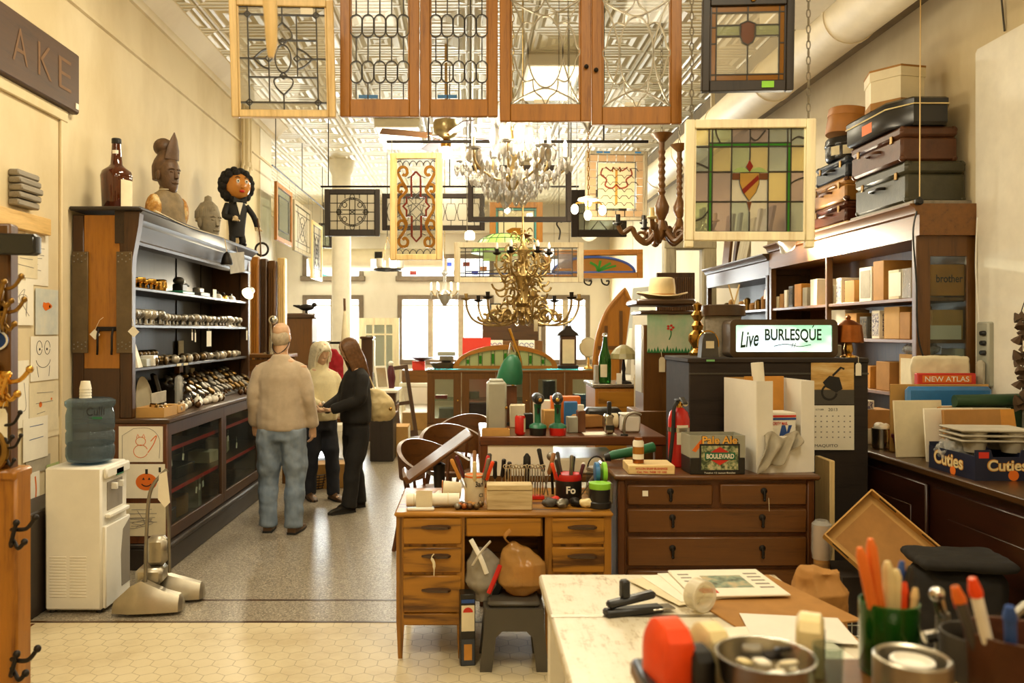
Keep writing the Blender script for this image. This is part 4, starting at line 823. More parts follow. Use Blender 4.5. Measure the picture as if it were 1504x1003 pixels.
# ================================================================ people
def skinned(mb,name,mat,root,vox=.012,it=4,wr=0.0,wsc=.12,kind='CLOUDS'):
    o=mb.build(name,mat,root,0)
    r=o.modifiers.new('remesh','REMESH');r.mode='VOXEL';r.voxel_size=vox;r.use_smooth_shade=True
    if it:s=o.modifiers.new('smooth','SMOOTH');s.factor=.5;s.iterations=it
    if wr:
        tx=bpy.data.textures.new(name+'_folds',kind);tx.noise_scale=wsc;d=o.modifiers.new('folds','DISPLACE');d.texture=tx;d.strength=wr;d.mid_level=.5;d.texture_coords='LOCAL'
    return o
def er(c,rx,ry,n=16):return[(c[0]+rx*math.cos(2*PI*i/n),c[1]+ry*math.sin(2*PI*i/n),c[2])for i in range(n)]
def hand(mb,wrist,dirv,side,s=1.0,curl=.5,palmn=None):
    """palm and five bent fingers grown from the wrist along dirv"""
    w=Vector(wrist);d=Vector(dirv).normalized();n=Vector(palmn if palmn else(side*-1,0,0));n=(n-d*n.dot(d)).normalized();a=d.cross(n)*side
    mb.tube([w-d*.02*s,w+d*.03*s,w+d*.085*s],[.026*s,.033*s,.034*s],10,flat=.62)
    for k,(off,L)in enumerate(((-.026,.066),(-.009,.075),(.009,.07),(.025,.055))):
        b=w+d*.08*s+a*off*s;p1=b+(d*math.cos(curl*.5)+n*math.sin(curl*.5))*L*.5*s;p2=p1+(d*math.cos(curl*1.3)+n*math.sin(curl*1.3))*L*.34*s;p3=p2+(d*math.cos(curl*2)+n*math.sin(curl*2))*L*.25*s
        mb.tube([b-d*.02*s,b,p1,p2,p3],[.0095*s,.0098*s,.009*s,.0082*s,.006*s],7)
    b=w+d*.025*s-a*.026*s;p1=b+(d*.55-a*.6+n*.35).normalized()*.042*s;p2=p1+(d*.8-a*.2+n*.45).normalized()*.032*s
    mb.tube([b-d*.01*s,b,p1,p2],[.013*s,.014*s,.0115*s,.008*s],8)
def person(label,loc,rz,H,arms,skin,top,topmat,legmat,shoemat,nod=.0,turn=0.0,stance=.1,hem=.5,w=1.0,sexw=1.0,wr=.012,feet=(0,0)):
    """front is -Y. arms: {side: (elbow, wrist, hand direction, curl)}"""
    k=H/1.75;t=thing('person',label,'person',loc,rz);V=lambda*p:tuple(c*k for c in p)
    hz=1.62;HC=Vector((0,-.02-.1*math.sin(nod),hz-.03*abs(math.sin(nod))))
    HM=Matrix.Translation(HC*k)@Euler((nod,0,turn)).to_matrix().to_4x4()@Matrix.Scale(.9*k,4)
    sh={-1:(-.168*w,.01,1.375),1:(.168*w,.01,1.375)}
    b=MB()
    h=MB();headmesh(h,0,0,0,1.0);bmesh.ops.transform(h.bm,matrix=HM,verts=h.bm.verts[:]);me=bpy.data.meshes.new('tmp');h.bm.to_mesh(me);h.bm.free();b.bm.from_mesh(me);bpy.data.meshes.remove(me)
    b.tube([V(0,.02,1.36),V(0,.015,1.46),tuple(HC*k+Vector((0,.015*k,-.05*k)))],[.075*k,.056*k,.056*k],14)
    b.loft([er(V(0,0,.9),.12*w*k,.075*k),er(V(0,0,1.0),.14*w*k,.095*k),er(V(0,0,1.15),.135*w*k,.095*k),er(V(0,0,1.32),.16*w*k,.1*k),er(V(0,.01,1.42),.12*w*k,.075*k),er(V(0,.015,1.46),.06*k,.055*k)])
    for s in(-1,1):
        e,wr_,hd,cu,pn=arms[s]
        b.tube([V(*sh[s]),V(*e),V(*wr_)],[.046*k,.036*k,.025*k],10);hand(b,V(*wr_),hd,s,k,cu,pn)
        fx=s*stance;b.tube([V(fx*.9,0,.88),V(fx,-.01+feet[s>0]*.4,.48),V(fx,.015+feet[s>0],.07)],[.055*k,.045*k,.034*k],10);b.tube([V(fx,.03+feet[s>0],.04),V(fx,-.14+feet[s>0],.03)],.03*k,8)
    skinned(b,'body',skin,t,.0075,2)
    # shirt with sleeves
    c=MB();hz0=top['hem'];g=top.get('fat',1.0)
    c.loft([er(V(0,0,hz0),.19*w*k*g,.135*k*g),er(V(0,0,hz0+.05),.198*w*k*g,.14*k*g),er(V(0,0,1.1),.19*w*k*g,.138*k*g),er(V(0,.005,1.28),.2*w*k*g,.13*k),er(V(0,.01,1.36),.17*w*k,.11*k),er(V(0,.015,1.425),.1*w*k,.08*k),er(V(0,.015,top.get('neck',1.475)),.07*k,.068*k)])
    for s in(-1,1):
        e,wr_,hd,cu,pn=arms[s];sf=top.get('sleeve',1.0);m1=tuple((a+b_)/2 for a,b_ in zip(e,wr_))
        c.tube(spline([V(sh[s][0]*.55,.01,1.375),V(sh[s][0],sh[s][1],1.335),V(*[(a+b_)/2 for a,b_ in zip(sh[s],e)]),V(*e),V(*m1),V(*[a+(b_-a)*.96 for a,b_ in zip(e,wr_)])],3),[x*k*sf for x in([.056]*3+[.062]*3+[.06]*3+[.054]*3+[.052]*3+[.044])],12)
    skinned(c,'sweater',topmat,t,.013,6,wr,.16)
    # trousers
    p=MB();lg=top.get('leg',1.0)
    p.loft([er(V(0,0,.76),.165*w*k*sexw,.125*k),er(V(0,0,.86),.175*w*k*sexw,.128*k),er(V(0,0,hz0+.12),.165*w*k,.115*k)])
    for s in(-1,1):
        fx=s*stance;ft=feet[s>0]
        p.tube(spline([V(fx*.85,.005,.86),V(fx*.92,0,.68),V(fx,-.015+ft*.4,.46),V(fx,.01+ft*.8,.25),V(fx,.015+ft,.05)],3),[x*k*lg for x in[.096]*3+[.092]*3+[.076]*3+[.07]*3+[.072]],14)
    skinned(p,'trousers',legmat,t,.013,5,wr*1.3,.09)
    for s in(-1,1):
        fx=s*stance;ft=feet[s>0];q=MB();rot=T(fx*k,ft*k,0,0,0,s*.12)
        q.loft([[(x*k,y*k,z*k)for x,y,z in ring]for ring in([(-.035,.07,.0),(.035,.07,0),(.032,.075,.05),(.0,.078,.09),(-.032,.075,.05)],[(-.04,.02,0),(.04,.02,0),(.042,.02,.06),(0,.02,.11),(-.042,.02,.06)],[(-.048,-.08,0),(.048,-.08,0),(.046,-.08,.05),(0,-.08,.075),(-.046,-.08,.05)],[(-.042,-.17,0),(.042,-.17,0),(.038,-.17,.035),(0,-.17,.05),(-.038,-.17,.035)],[(-.02,-.205,.005),(.02,-.205,.005),(.018,-.205,.02),(0,-.205,.028),(-.018,-.205,.02)])],M=rot)
        o=part(q,'shoe',shoemat,t,50)
        q=MB().loft([[(x*k,y*k,z)for x,y in((-.037,.075),(.037,.075),(.05,-.08),(.04,-.18),(0,-.212),(-.04,-.18),(-.05,-.08))]for z in(0,.018)],M=rot);q.build('sole','rubber',o)
    return t,HM,k
pbr('skin_tan','#d8ad88',0.5,0,0.08,20);pbr('skin_pale','#deb592',0.5,0,0.08,20)
pbr('fleece_beige','#c3b095',0.9,0,0.05,30,0.15,0,.3);pbr('knit_cream','#eadcae',0.9,0,0.05,60,0.4,0,.3);pbr('black_cloth','#1c1916',0.85,0,0.1,30,0.1);pbr('dark_jeans','#20222a',0.85,0,0.1,20);pbr('brown_leather','#5a4026',0.5,0,0.15);pbr('black_leather','#17130f',0.3)
blotch('denim',[(0.3,'#66778a'),(0.55,'#8795a4'),(0.75,'#a5b0ba')],7,(1,1,.5))
pbr('hair_white','#f2e8c8',0.5,0,0.12,60,0.3);pbr('hair_brown','#6a4522',0.42,0,0.3,40,0.3);pbr('hair_grey','#c9b89c',0.7,0,0.15,60,0.3)
def strands(root,name,mat,HM,k,caps,locks,r=.02):
    q=MB()
    for c,rad in caps:q.sph(c,rad,18,12)
    for pts,rr in locks:q.tube(spline(pts,5),rr,8,flat=.7)
    bmesh.ops.transform(q.bm,matrix=HM,verts=q.bm.verts[:]);return skinned(q,name,mat,root,.009,2,.006,.03)
# man seen from behind
A={-1:((-.232,.03,1.12),(-.25,-.05,.86),(.1,-.25,-1),.7,(1,-.2,0)),1:((.228,.03,1.12),(.24,-.06,.87),(-.1,-.25,-1),.7,(-1,-.2,0))}
t,HM,k=person('man seen from behind in beige sweatshirt and pale blue jeans, balding with grey hair',(-1.58,6.86,0),math.radians(178),1.77,A,'skin_tan',{'hem':.84,'fat':1.02,'sleeve':1.04,'leg':1.12},'fleece_beige','denim','brown_leather',nod=-.12,turn=-.18,stance=.115,w=1.0,feet=(.03,-.02),wr=.02)
strands(t,'hair','hair_grey',HM,k,[((0,.035,.0),(.083,.075,.1)),((.05,.01,-.01),(.036,.055,.06)),((-.05,.01,-.01),(.036,.055,.06))],[])
q=MB().tube([tuple(HM@Vector(p))for p in spline([(-.08,-.02,-.01),(-.07,.06,-.09),(0,.1,-.14),(.07,.06,-.09),(.08,-.02,-.01)],5)],.004,5);part(q,'glasses_cord','ink',t)
# woman with white hair, facing the camera side
A={-1:((-.23,-.02,1.13),(-.1,-.25,1.05),(.6,-.8,.05),.6,(0,0,-1)),1:((.23,-.02,1.13),(.07,-.27,1.02),(-.6,-.75,0),.6,(0,0,1))}
t,HM,k=person('woman with long white hair in cream turtleneck sweater and dark trousers, looking down',(-1.50,8.22,0),math.radians(32),1.6,A,'skin_pale',{'hem':.86,'fat':1.02,'neck':1.52,'leg':1.05},'knit_cream','dark_jeans','brown_leather',nod=.38,turn=.0,stance=.105,w=.95,feet=(.05,-.12))
L=[]
for s in(-1,1):
    for i in range(5):x=s*(.075+.006*i);y=-.02+.03*i;L.append(([(s*.03,y*.5,.12),(x,y,.06),(x*1.1,y+.01,-.06),(x*1.1,y-.0,-.2),(x*1.0,y-.03,-.3)],.022))
    L.append(([(s*.02,-.06,.12),(s*.05,-.1,.07),(s*.078,-.08,.0),(s*.085,-.06,-.1)],.016))
strands(t,'hair','hair_white',HM,k,[((0,.025,.04),(.095,.105,.1)),((0,-.07,.075),(.07,.035,.035)),((0,.08,-.08),(.09,.04,.16))],L)
part(MB().box((.0,0,0),(.03,.03,.03),.01,T(-.09*k,-.3*k,1.08*k)),'held_packet','paper',t)
# woman in black, turned away to the left
A={-1:((-.22,-.06,1.13),(-.09,-.3,1.0),(.35,-.9,.1),.7,(0,0,1)),1:((.22,-.04,1.12),(.08,-.29,1.02),(-.3,-.9,.05),.7,(0,0,1))}
t,HM,k=person('woman in black jacket and trousers with long brown hair, head bent over her hands',(-1.08,7.72,0),math.radians(-62),1.64,A,'skin_pale',{'hem':.88,'fat':1.1,'sleeve':1.12,'leg':1.1},'black_cloth','black_cloth','black_leather',nod=.5,turn=-.1,stance=.1,w=1.0,feet=(.06,-.12))
L=[]
for s in(-1,1):
    for i in range(6):x=s*(.07+.005*i);y=-.06+.03*i;L.append(([(s*.02,y*.5,.12),(x,y,.06),(x*1.15,y-.01,-.08),(x*1.1,y-.03,-.24),(x*.9,y-.06,-.36)],.022))
strands(t,'hair','hair_brown',HM,k,[((0,.025,.035),(.097,.108,.105)),((0,.08,-.08),(.09,.045,.18))],L)
t=thing('handbag','cream slouchy handbag hanging at the side of the woman in black','handbag',(-.86,7.86,.82))
pbr('bag_cream','#d6c08a',0.55,0,0.1,10,0.3)
q=MB().loft([er((0,0,0),.1,.05),er((0,0,.06),.15,.08),er((-.02,0,.18),.16,.09),er((-.05,0,.28),.1,.05),er((-.07,0,.31),.05,.03)]);skinned(q,'pouch','bag_cream',t,.012,3,.03,.08);part(MB().tube(spline([(-.1,0,.28),(-.16,-.06,.5),(-.2,-.08,.62),(-.14,.02,.5),(-.05,.03,.28)],5),.012,8,flat=.5),'strap','bag_cream',t);part(MB().sph((.1,-.05,.12),.02,8,6),'clasp','brass',t)
# ================================================================ hanging glass panels
def panel(label,name,cat,cx,zb,Y,w,h,fw,fmat,gmat='clear_pane',depth=.035,rz=0.0,roll=0.0,cames=(),polys=(),ribs=(),cw=.007,cmat='lead',chains=None,fine=False,group=None,wire=.0026,bottom=None,top=None,pitch=0.0):
    """u, v run 0..1 over the glass; chains: list of (u over the full width, z where it hangs)"""
    t=thing(name,label,cat,(cx,Y,zb),0,group,(pitch,roll,rz));bo=bottom or fw;to=top or fw;d=depth/2
    q=MB();q.bb(-w/2,-w/2+fw,-d,d,0,h,.004);q.bb(w/2-fw,w/2,-d,d,0,h,.004);q.bb(-w/2+fw,w/2-fw,-d*.97,d*.97,0,bo,.003);q.bb(-w/2+fw,w/2-fw,-d*.97,d*.97,h-to,h,.003)
    q.bb(-w/2+fw,-w/2+fw+.008,-d*.5,d*.5,bo,h-to);q.bb(w/2-fw-.008,w/2-fw,-d*.5,d*.5,bo,h-to);part(q,'frame',fmat,t)
    gw,gh,x0,z0=w-2*fw,h-bo-to,-w/2+fw,bo
    P=lambda u,v,*_:(x0+u*gw,z0+v*gh)
    if gmat:part(MB().bb(x0,x0+gw,-.002,.002,z0,z0+gh),'pane',gmat,t)
    by={}
    for m_,poly in polys:by.setdefault(m_,MB()).prism([P(*p)for p in poly],-.005,.005)
    for m_,pts,wd in ribs:by.setdefault(m_,MB()).ribbon([P(*p)for p in pts],wd*gw,-.006,.006)
    for m_,q in by.items():part(q,'coloured_pane',m_,t)
    q=MB();q.ribbon([P(0,.0),P(1,.0),P(1,1),P(0,1)],cw*1.6,-.005,.005,closed=True)
    for pts in cames:
        q.ribbon([P(*p)for p in pts],cw,-.0075,.0075)
    part(q,'leading',cmat,t)
    if chains:
        M_=WM[t.name].inverted()
        for u,zt in chains:
            p0=Vector(((u-.5)*w,0,h));p1=M_@Vector(((WM[t.name]@p0).x,(WM[t.name]@p0).y,zt))
            part(chain_mb(MB(),p0,p1,.013,wire,fine),'chain','dull_steel',t)
    return t
def pix(px0,px1,py0,py1,Y):return wx((px0+px1)/2,Y),wz(py1,Y),(px1-px0)*Y/F,(py1-py0)*Y/F
def rect(u0,u1,v0,v1):return[(u0,v0),(u1,v0),(u1,v1),(u0,v1)]
def line(*p):return list(p)
def ell(cu,cv,ru,rv,a0=0,a1=360,n=20):return arc(cu,cv,ru,a0,a1,n,rv)
# 1 pale framed bevelled panel upper left
Y=4.0;cx,zb,w,h=pix(343,493,0,173,Y)
C=[[(.115,0),(.115,1)],[(.885,0),(.885,1)],[(0,.075),(1,.075)],[(0,.925),(1,.925)],[(.5,0),(.5,.15)],[(.5,.85),(.5,1)],[(0,.5),(.3,.5)],[(.7,.5),(1,.5)],[(.115,.32),(.885,.32)],[(.115,.68),(.885,.68)],[(.34,.075),(.34,.68)],[(.66,.32),(.66,.925)],
     ell(.5,.5,.09,.135),spline([(.5,.85,0),(.41,.77,0),(.4,.7,0),(.5,.665,0)],6),spline([(.5,.85,0),(.59,.77,0),(.6,.7,0),(.5,.665,0)],6),spline([(.5,.15,0),(.41,.23,0),(.4,.3,0),(.5,.335,0)],6),spline([(.5,.15,0),(.59,.23,0),(.6,.3,0),(.5,.335,0)],6),
     spline([(.17,.5,0),(.26,.57,0),(.34,.6,0)],6),spline([(.17,.5,0),(.26,.43,0),(.34,.4,0)],6),spline([(.83,.5,0),(.74,.57,0),(.66,.6,0)],6),spline([(.83,.5,0),(.74,.43,0),(.66,.4,0)],6)]
for cu,cv in((.115,.075),(.885,.075),(.115,.925),(.885,.925),(.5,.665),(.5,.335),(.34,.5),(.66,.5)):C.append([(cu-.04,cv),(cu,cv+.032),(cu+.04,cv),(cu,cv-.032),(cu-.04,cv)])
B=[('seedy_pane',rect(0,.11,.08,.92)),('seedy_pane',rect(.89,1,.08,.92)),('seedy_pane',rect(.12,.88,0,.07)),('seedy_pane',rect(.12,.88,.93,1))]
t=panel('pale pine framed clear glass window with a diamond and petal lead pattern','leaded_window','window panel',cx,zb,Y,w,h,.036,'pine','clear_pane',.04,.12,-.025,C,B,cw=.006,chains=[(.1,CEIL),(.9,CEIL)])
part(MB().box((.12,-.006,.52),(.06,.002,.035)),'price_sticker','paper',t)
# wooden rod hanging close to the camera
t=thing('turned_stick','pale turned wooden handle hanging down before the pale framed window','handle',(wx(398,2.2),2.2,wz(84,2.2)));part(MB().tube([(0,0,0),(.002,0,.03),(0,0,.1),(-.004,0,.16),(0,0,.4)],[.008,.015,.018,.02,.02],12),'handle','pine',t);part(MB().tube([(0,0,.4),(0,0,CEIL-wz(84,2.2))],.003,6),'cord','old_paper',t)
# 2, 3 oak cabinet doors with pill leading
def pill_pattern(n,rows,u0=0):
    C=[];du=1/n
    for v0,v1 in rows:
        r=.5/n
        for i in range(n):
            cu=(i+.5)*du;k=r*ASP
            C.append(arc(cu,v1-k,r*.96,0,180,8,k)+[(cu-r*.96,v0+k)]+arc(cu,v0+k,r*.96,180,360,8,k)+[(cu+r*.96,v1-k)])
    vs=sorted([0]+[v for r_ in rows for v in r_]+[1])
    for i in range(0,len(vs),2):
        if vs[i+1]-vs[i]>.01:
            for j in range(n):C.append([((j+.5)*du,vs[i]),((j+.5)*du,vs[i+1])])
    return C
Y=4.25
for i,(a,b_,lab)in enumerate(((500,616,'oak cabinet door leaded with two rows of pill shapes, beside the pale pine window'),(617,731,'oak cabinet door leaded with two rows of pill shapes, beside the crystal chandelier chain'))):
    cx,zb,w,h=pix(a,b_,-70,172,Y);fw=.052;gw,gh=w-2*fw,h-.09-.07;ASP=gw/gh
    pz=lambda y:(wz(y,Y)-zb-.09)/gh
    rows=[(pz(122),pz(90)),(pz(55),pz(22)),(pz(-12),pz(-45))]
    t=panel(lab,'oak_cabinet_door','cabinet door',cx,zb,Y,w,h,fw,'oak','clear_pane',.03,0,0,pill_pattern(5,rows),cw=.006,chains=[(.15,CEIL),(.85,CEIL)],bottom=.09,top=.07)
    part(MB().box((-.06,-.006,.105),(.1,.003,.018)),'blue_tape','blue_plastic',t)
# 4, 5 oak doors with oval leading
Y=4.25
def oval_pattern():
    C=[ell(.5,.5,.25,.34,0,360,30)]
    for s in(-1,1):
        f=lambda u:.5+s*u
        C.append(spline([(f(.5),1,0),(f(.38),.85,0),(f(.27),.62,0),(f(.25),.5,0),(f(.27),.38,0),(f(.38),.15,0),(f(.5),0,0)],6))
        C.append(spline([(f(.17),.76,0),(f(.3),.78,0),(f(.4),.68,0),(f(.44),.57,0),(f(.5),.5,0),(f(.44),.43,0),(f(.4),.32,0),(f(.3),.22,0),(f(.17),.24,0)],5))
        g=lambda v:.5+s*v
        C.append(spline([(0,g(.5),0),(.22,g(.41),0),(.5,g(.345),0),(.78,g(.41),0),(1,g(.5),0)],6))
        C.append(spline([(.32,g(.27),0),(.34,g(.37),0),(.44,g(.43),0),(.5,g(.5),0),(.56,g(.43),0),(.66,g(.37),0),(.68,g(.27),0)],5))
    return C
for i,(a,b_,y1,lab,rz)in enumerate(((734,868,179,'oak cabinet door leaded with an oval and ogee curves, touching the crystal chandelier',0),(869,1000,183,'oak cabinet door leaded with an oval and ogee curves, beside the dark shield window',-.05))):
    cx,zb,w,h=pix(a,b_,-22,y1,Y)
    t=panel(lab,'oak_cabinet_door','cabinet door',cx,zb,Y,w,h,.056,'oak','clear_pane',.03,rz,0,oval_pattern(),cw=.006,chains=[(.12,CEIL),(.88,CEIL)],bottom=.09,top=.075,cmat='lead_light')
    part(MB().sph((-.21 if i else .21,-.025,.28),.012,8,6),'knob','iron',t);part(MB().box((-.02,-.006,.105),(.08,.003,.02)),'price_sticker','paper',t)
# 6 dark frame with brown shield
Y=3.8;cx,zb,w,h=pix(1031,1162,-2,135,Y)
am=[('amber_pane',rect(0,.085,0,1)),('amber_pane',rect(.915,1,0,1)),('amber_pane',rect(.085,.915,0,.085)),('amber_pane',rect(.085,.915,.915,1)),('tint_green',rect(.085,.42,.6,.745)),('tint_green',rect(.58,.915,.6,.745)),
      ('brown_pane',[(.4,.76),(.5,.8),(.6,.76),(.6,.6),(.57,.52),(.5,.48),(.43,.52),(.4,.6)])]
C=[[(.085,0),(.085,1)],[(.915,0),(.915,1)],[(0,.085),(1,.085)],[(0,.915),(1,.915)],[(.085,.6),(.4,.6)],[(.6,.6),(.915,.6)],[(.085,.745),(.4,.745)],[(.6,.745),(.915,.745)],[(.5,0),(.5,.48)],[(.5,.8),(.5,1)],[(0,.5),(.085,.5)],[(.915,.5),(1,.5)],am[-1][1]+[(.4,.76)],[(0,.72),(.085,.72)]]
t=panel('black framed window with amber border and a brown shield in its centre band','stained_glass_window','window panel',cx,zb,Y,w,h,.036,'ebony_z','seedy_pane',.04,-.1,.015,C,am,cw=.006,chains=[(.02,CEIL),(.98,CEIL)],fine=False,bottom=.05)
part(MB().box((.09,-.0225,.028),(.055,.002,.03)),'price_sticker','lime',t);part(MB().sph((.02,-.02,h-.01),.014,8,6),'hanging_knob','brass',t)
# 7 cream frame with green bands and shield
Y=3.6;cx,zb,w,h=pix(1006,1192,176,354,Y)
U=lambda x:(x-622)/513;V=lambda y:(640-y)/490
xs=[622,698,795,880,965,1060,1135];ys=[150,228,355,497,640]
cells=[];tints=['tint_violet','tint_cream','tint_grey','tint_green','tint_clear'];rr=random.Random(4)
for i in range(6):
    for j in range(4):cells.append((rr.choice(tints),rect(U(xs[i]),U(xs[i+1]),V(ys[j+1]),V(ys[j]))))
shield=[(835,362),(922,362),(922,410),(908,452),(878,492),(850,452),(835,410)];SHP=[(U(x),V(y))for x,y in shield]
C=[[(U(x),0),(U(x),1)]for x in(690,706,795,1052,1068,965)]+[[(0,V(y)),(1,V(y))]for y in(235,)]+[[(U(690),V(218)),(U(1068),V(218))]]+[[(0,V(355)),(U(800),V(355))],[(U(965),V(355)),(1,V(355))],[(0,V(497)),(U(868),V(497))],[(U(890),V(497)),(1,V(497))],[(U(880),1),(U(880),V(300))],[(U(880),V(545)),(U(880),0)],SHP+[SHP[0]],
     spline([(U(720),1,0),(U(725),V(180),0),(U(742),V(218),0)],6),spline([(0,V(310),0),(U(650),V(318),0),(U(690),V(338),0)],6),spline([(0,V(590),0),(U(660),V(575),0),(U(690),V(540),0)],6),spline([(U(880),V(190),0),(U(910),V(205),0),(U(950),V(158),0)],6),spline([(U(1068),V(210),0),(U(1100),V(190),0),(1,V(200),0)],6),spline([(U(1068),V(412),0),(U(1095),V(395),0),(1,V(380),0)],6)]
def off(poly):return poly
G2=[('green_pane',[(U(690),V(640)),(U(706),V(640)),(U(706),V(235)),(U(690),V(235))]),('green_pane',[(U(1052),V(640)),(U(1068),V(640)),(U(1068),V(235)),(U(1052),V(235))]),('green_pane',[(U(690),V(235)),(U(1068),V(235)),(U(1068),V(218)),(U(690),V(218))])]
G3=[('brown_pane',[(U(800),V(392)),(U(965),V(392)),(U(965),V(362)),(U(800),V(362))]),('brown_pane',[(U(868),V(497)),(U(880),V(548)),(U(890),V(497))]),('leaf_pane',[(U(800),V(358))]+spline([(U(800),V(358),0),(U(825),V(337),0),(U(855),V(337),0),(U(878),V(356),0)],5)[1:]),('leaf_pane',[(U(965),V(358))]+spline([(U(965),V(358),0),(U(935),V(337),0),(U(902),V(337),0),(U(880),V(356),0)],5)[1:])]
G4=[('yellow_pane',SHP),('red_pane',[(U(878),V(298)),(U(895),V(330)),(U(879),V(356)),(U(863),V(330))])]
t=panel('cream painted sash window with green bands and a yellow and red shield','stained_glass_window','window panel',cx,zb,Y,w,h,.04,'cream_paint',None,.04,-.08,.012,C,cells,cw=.006,chains=[(.05,CEIL),(.95,CEIL)],fine=True)
gw,gh=w-.08,h-.08;PP=lambda u,v,*_:(-w/2+.04+u*gw,.04+v*gh)
for lst,yy in((G2,.0065),(G3,.0075),(G4,.0085)):
    by={}
    for m_,poly in lst:by.setdefault(m_,MB()).prism([PP(*p)for p in poly],-yy,yy)
    for m_,q in by.items():part(q,'coloured_pane',m_,t)
part(MB().prism([PP(U(x),V(y))for x,y in((844,440),(855,460),(922,392),(918,370))],-.0095,.0095),'coloured_pane','red_pane',t)
q=MB()
for sgx in(-1,1):q.bb(sgx*(w/2-.02)-.02,sgx*(w/2-.02)+.02,-.018,.018,-.03,0,.004)
part(q,'sash_horn','cream_paint',t)
# hanging rods
def rod(label,p0,p1,drops,r=.011):
    t=thing('hanging_rod',label,'rod',p0);part(MB().tube([(0,0,0),tuple(b_-a for a,b_ in zip(p0,p1))],r,8),'rod','iron',t)
    for f in drops:
        x=[(b_-a)*f for a,b_ in zip(p0,p1)];part(MB().tube([tuple(x),(x[0],x[1],CEIL-p0[2])],.006,6),'drop_wire','iron',t)
    return t
Y=5.9;ZR1=wz(208,Y);rod('black iron rod hung across the shop behind the crystal chandelier',(wx(568,Y),Y,ZR1),(wx(952,Y),Y,ZR1),(.16,.83))
Y9=9.0;ZR2=wz(274,Y9);rod('long black iron rod carrying the dark framed leaded windows',(wx(471,Y9),Y9,ZR2),(wx(850,Y9),Y9,ZR2),(.03,.5,.97))
ZR3=3.87;rod('iron rod running back along the stepped left wall',(-2.6,10.75,ZR3),(-2.6,14.6,ZR3),(.05,.5,.95))
# 8 scroll panel
Y=5.85;cx,zb,w,h=pix(573,650,225,382,Y)
U=lambda x:(x-845)/250;V=lambda y:(640-y)/582
def mir(pts):return[(1-p[0],p[1])for p in pts]
def scroll(pts):return[(U(x),V(y))for x,y in pts]
sc1=spline([(885,150,0),(900,158,0),(915,140,0),(905,112,0),(875,108,0),(858,140,0),(880,190,0),(905,230,0),(910,250,0),(895,272,0),(868,300,0),(862,345,0),(870,380,0),(900,430,0),(910,460,0),(895,500,0),(868,540,0),(862,570,0),(880,592,0),(910,588,0),(918,560,0),(900,540,0),(885,552,0)],4)
sc2=spline([(905,240,0),(890,215,0),(865,218,0),(858,245,0),(872,262,0),(885,250,0)],4);sc3=spline([(905,458,0),(890,435,0),(865,440,0),(858,465,0),(872,482,0),(885,470,0)],4)
S2=[scroll([(p[0],p[1])for p in s_])for s_ in(sc1,sc2,sc3)]
cross=[(968,135),(997,165),(997,290),(1030,290),(1030,325),(1052,347),(1030,370),(1030,408),(1000,408),(1000,530),(970,562),(942,530),(942,408),(910,408),(910,370),(888,347),(910,325),(910,290),(940,290),(940,165),(968,135)]
CR=scroll(cross)
RB=[('amber_pane',s_,.07)for s_ in S2]+[('amber_pane',mir(s_),.07)for s_ in S2]+[('maroon_pane',CR,.05)]
C=[scroll([(910,290),(1030,408)]),scroll([(1030,290),(910,408)]),scroll([(940,250),(997,310)]),scroll([(997,250),(940,310)]),scroll([(942,390),(1000,450)]),scroll([(1000,390),(942,450)])]
for i in range(9):
    for s in(0,1):
        v=.04+i*.115;pts=[(0 if not s else 1,v),(.12 if not s else .88,v+.03)];C.append(pts)
for i in range(6):
    for v in(0,.93):C.append(arc(.08+i*.17,v+.0,.085,0,180,6,.05))
for i in range(7):C.append([(.27,.2+i*.1),(.38,.22+i*.1)]);C.append([(.73,.2+i*.1),(.62,.22+i*.1)])
t=panel('tall pine framed window with amber scrolls around a red outlined cross','stained_glass_window','window panel',cx,zb,Y,w,h,.042,'pine','clear_pane',.04,-.05,0,C,[('blue_pane',ell(.07,.505,.025,.012,0,340,8)),('blue_pane',ell(.93,.505,.025,.012,0,340,8))],RB,.004,'lead',[(.03,ZR1)],wire=.003)
# 9 dark square panel
Y=9.0;cx,zb,w,h=pix(477,558,278,347,Y)
C=[[(i/6,0),(i/6,1)]for i in(1,5)]+[[(0,j/4),(.28,j/4)]for j in(1,2,3)]+[[(.72,j/4),(1,j/4)]for j in(1,2,3)]+[[(.34,0),(.34,.12)],[(.66,0),(.66,.12)],[(.34,.88),(.34,1)],[(.66,.88),(.66,1)],ell(.5,.5,.28,.36,0,360,24),ell(.5,.5,.31,.4,0,360,24),[(.44,.1),(.44,.9)],[(.56,.1),(.56,.9)],[(.16,.44),(.84,.44)],[(.16,.56),(.84,.56)],[(.44,.44),(.56,.56)],[(.56,.44),(.44,.56)]]+[ell(a,b_,.05,.07,0,360,10)for a,b_ in((.5,.93),(.5,.07),(.2,.5),(.8,.5),(.33,.7),(.67,.7),(.33,.3),(.67,.3))]
panel('dark framed square leaded window hanging before the round column','leaded_window','window panel',cx,zb,Y,w,h,.055,'ebony_z','clear_pane',.04,0,0,C,[('milk_pane',rect(.01,.99,.01,.99))],cw=.009,chains=[(.1,ZR2),(.9,ZR2)],bottom=.07)
# 10 long dark panel behind the scroll window
cx,zb,w,h=pix(561,712,284,338,Y)
C=[]
for i in range(8):
    cu=(i+.5)/8;C+=[[(cu-.04,.2),(cu-.06,.5),(cu-.04,.8),(cu+.04,.8),(cu+.06,.5),(cu+.04,.2),(cu-.04,.2)],[(cu,.8),(cu,1)],[(cu,0),(cu,.2)]]
panel('long dark framed window of hexagon leading behind the scroll window','leaded_window','window panel',cx,zb,Y+.02,w,h,.05,'ebony_x','clear_pane',.04,0,0,C,[('milk_pane',rect(.005,.995,.01,.99))],cw=.008,chains=[(.12,ZR2),(.9,ZR2)])
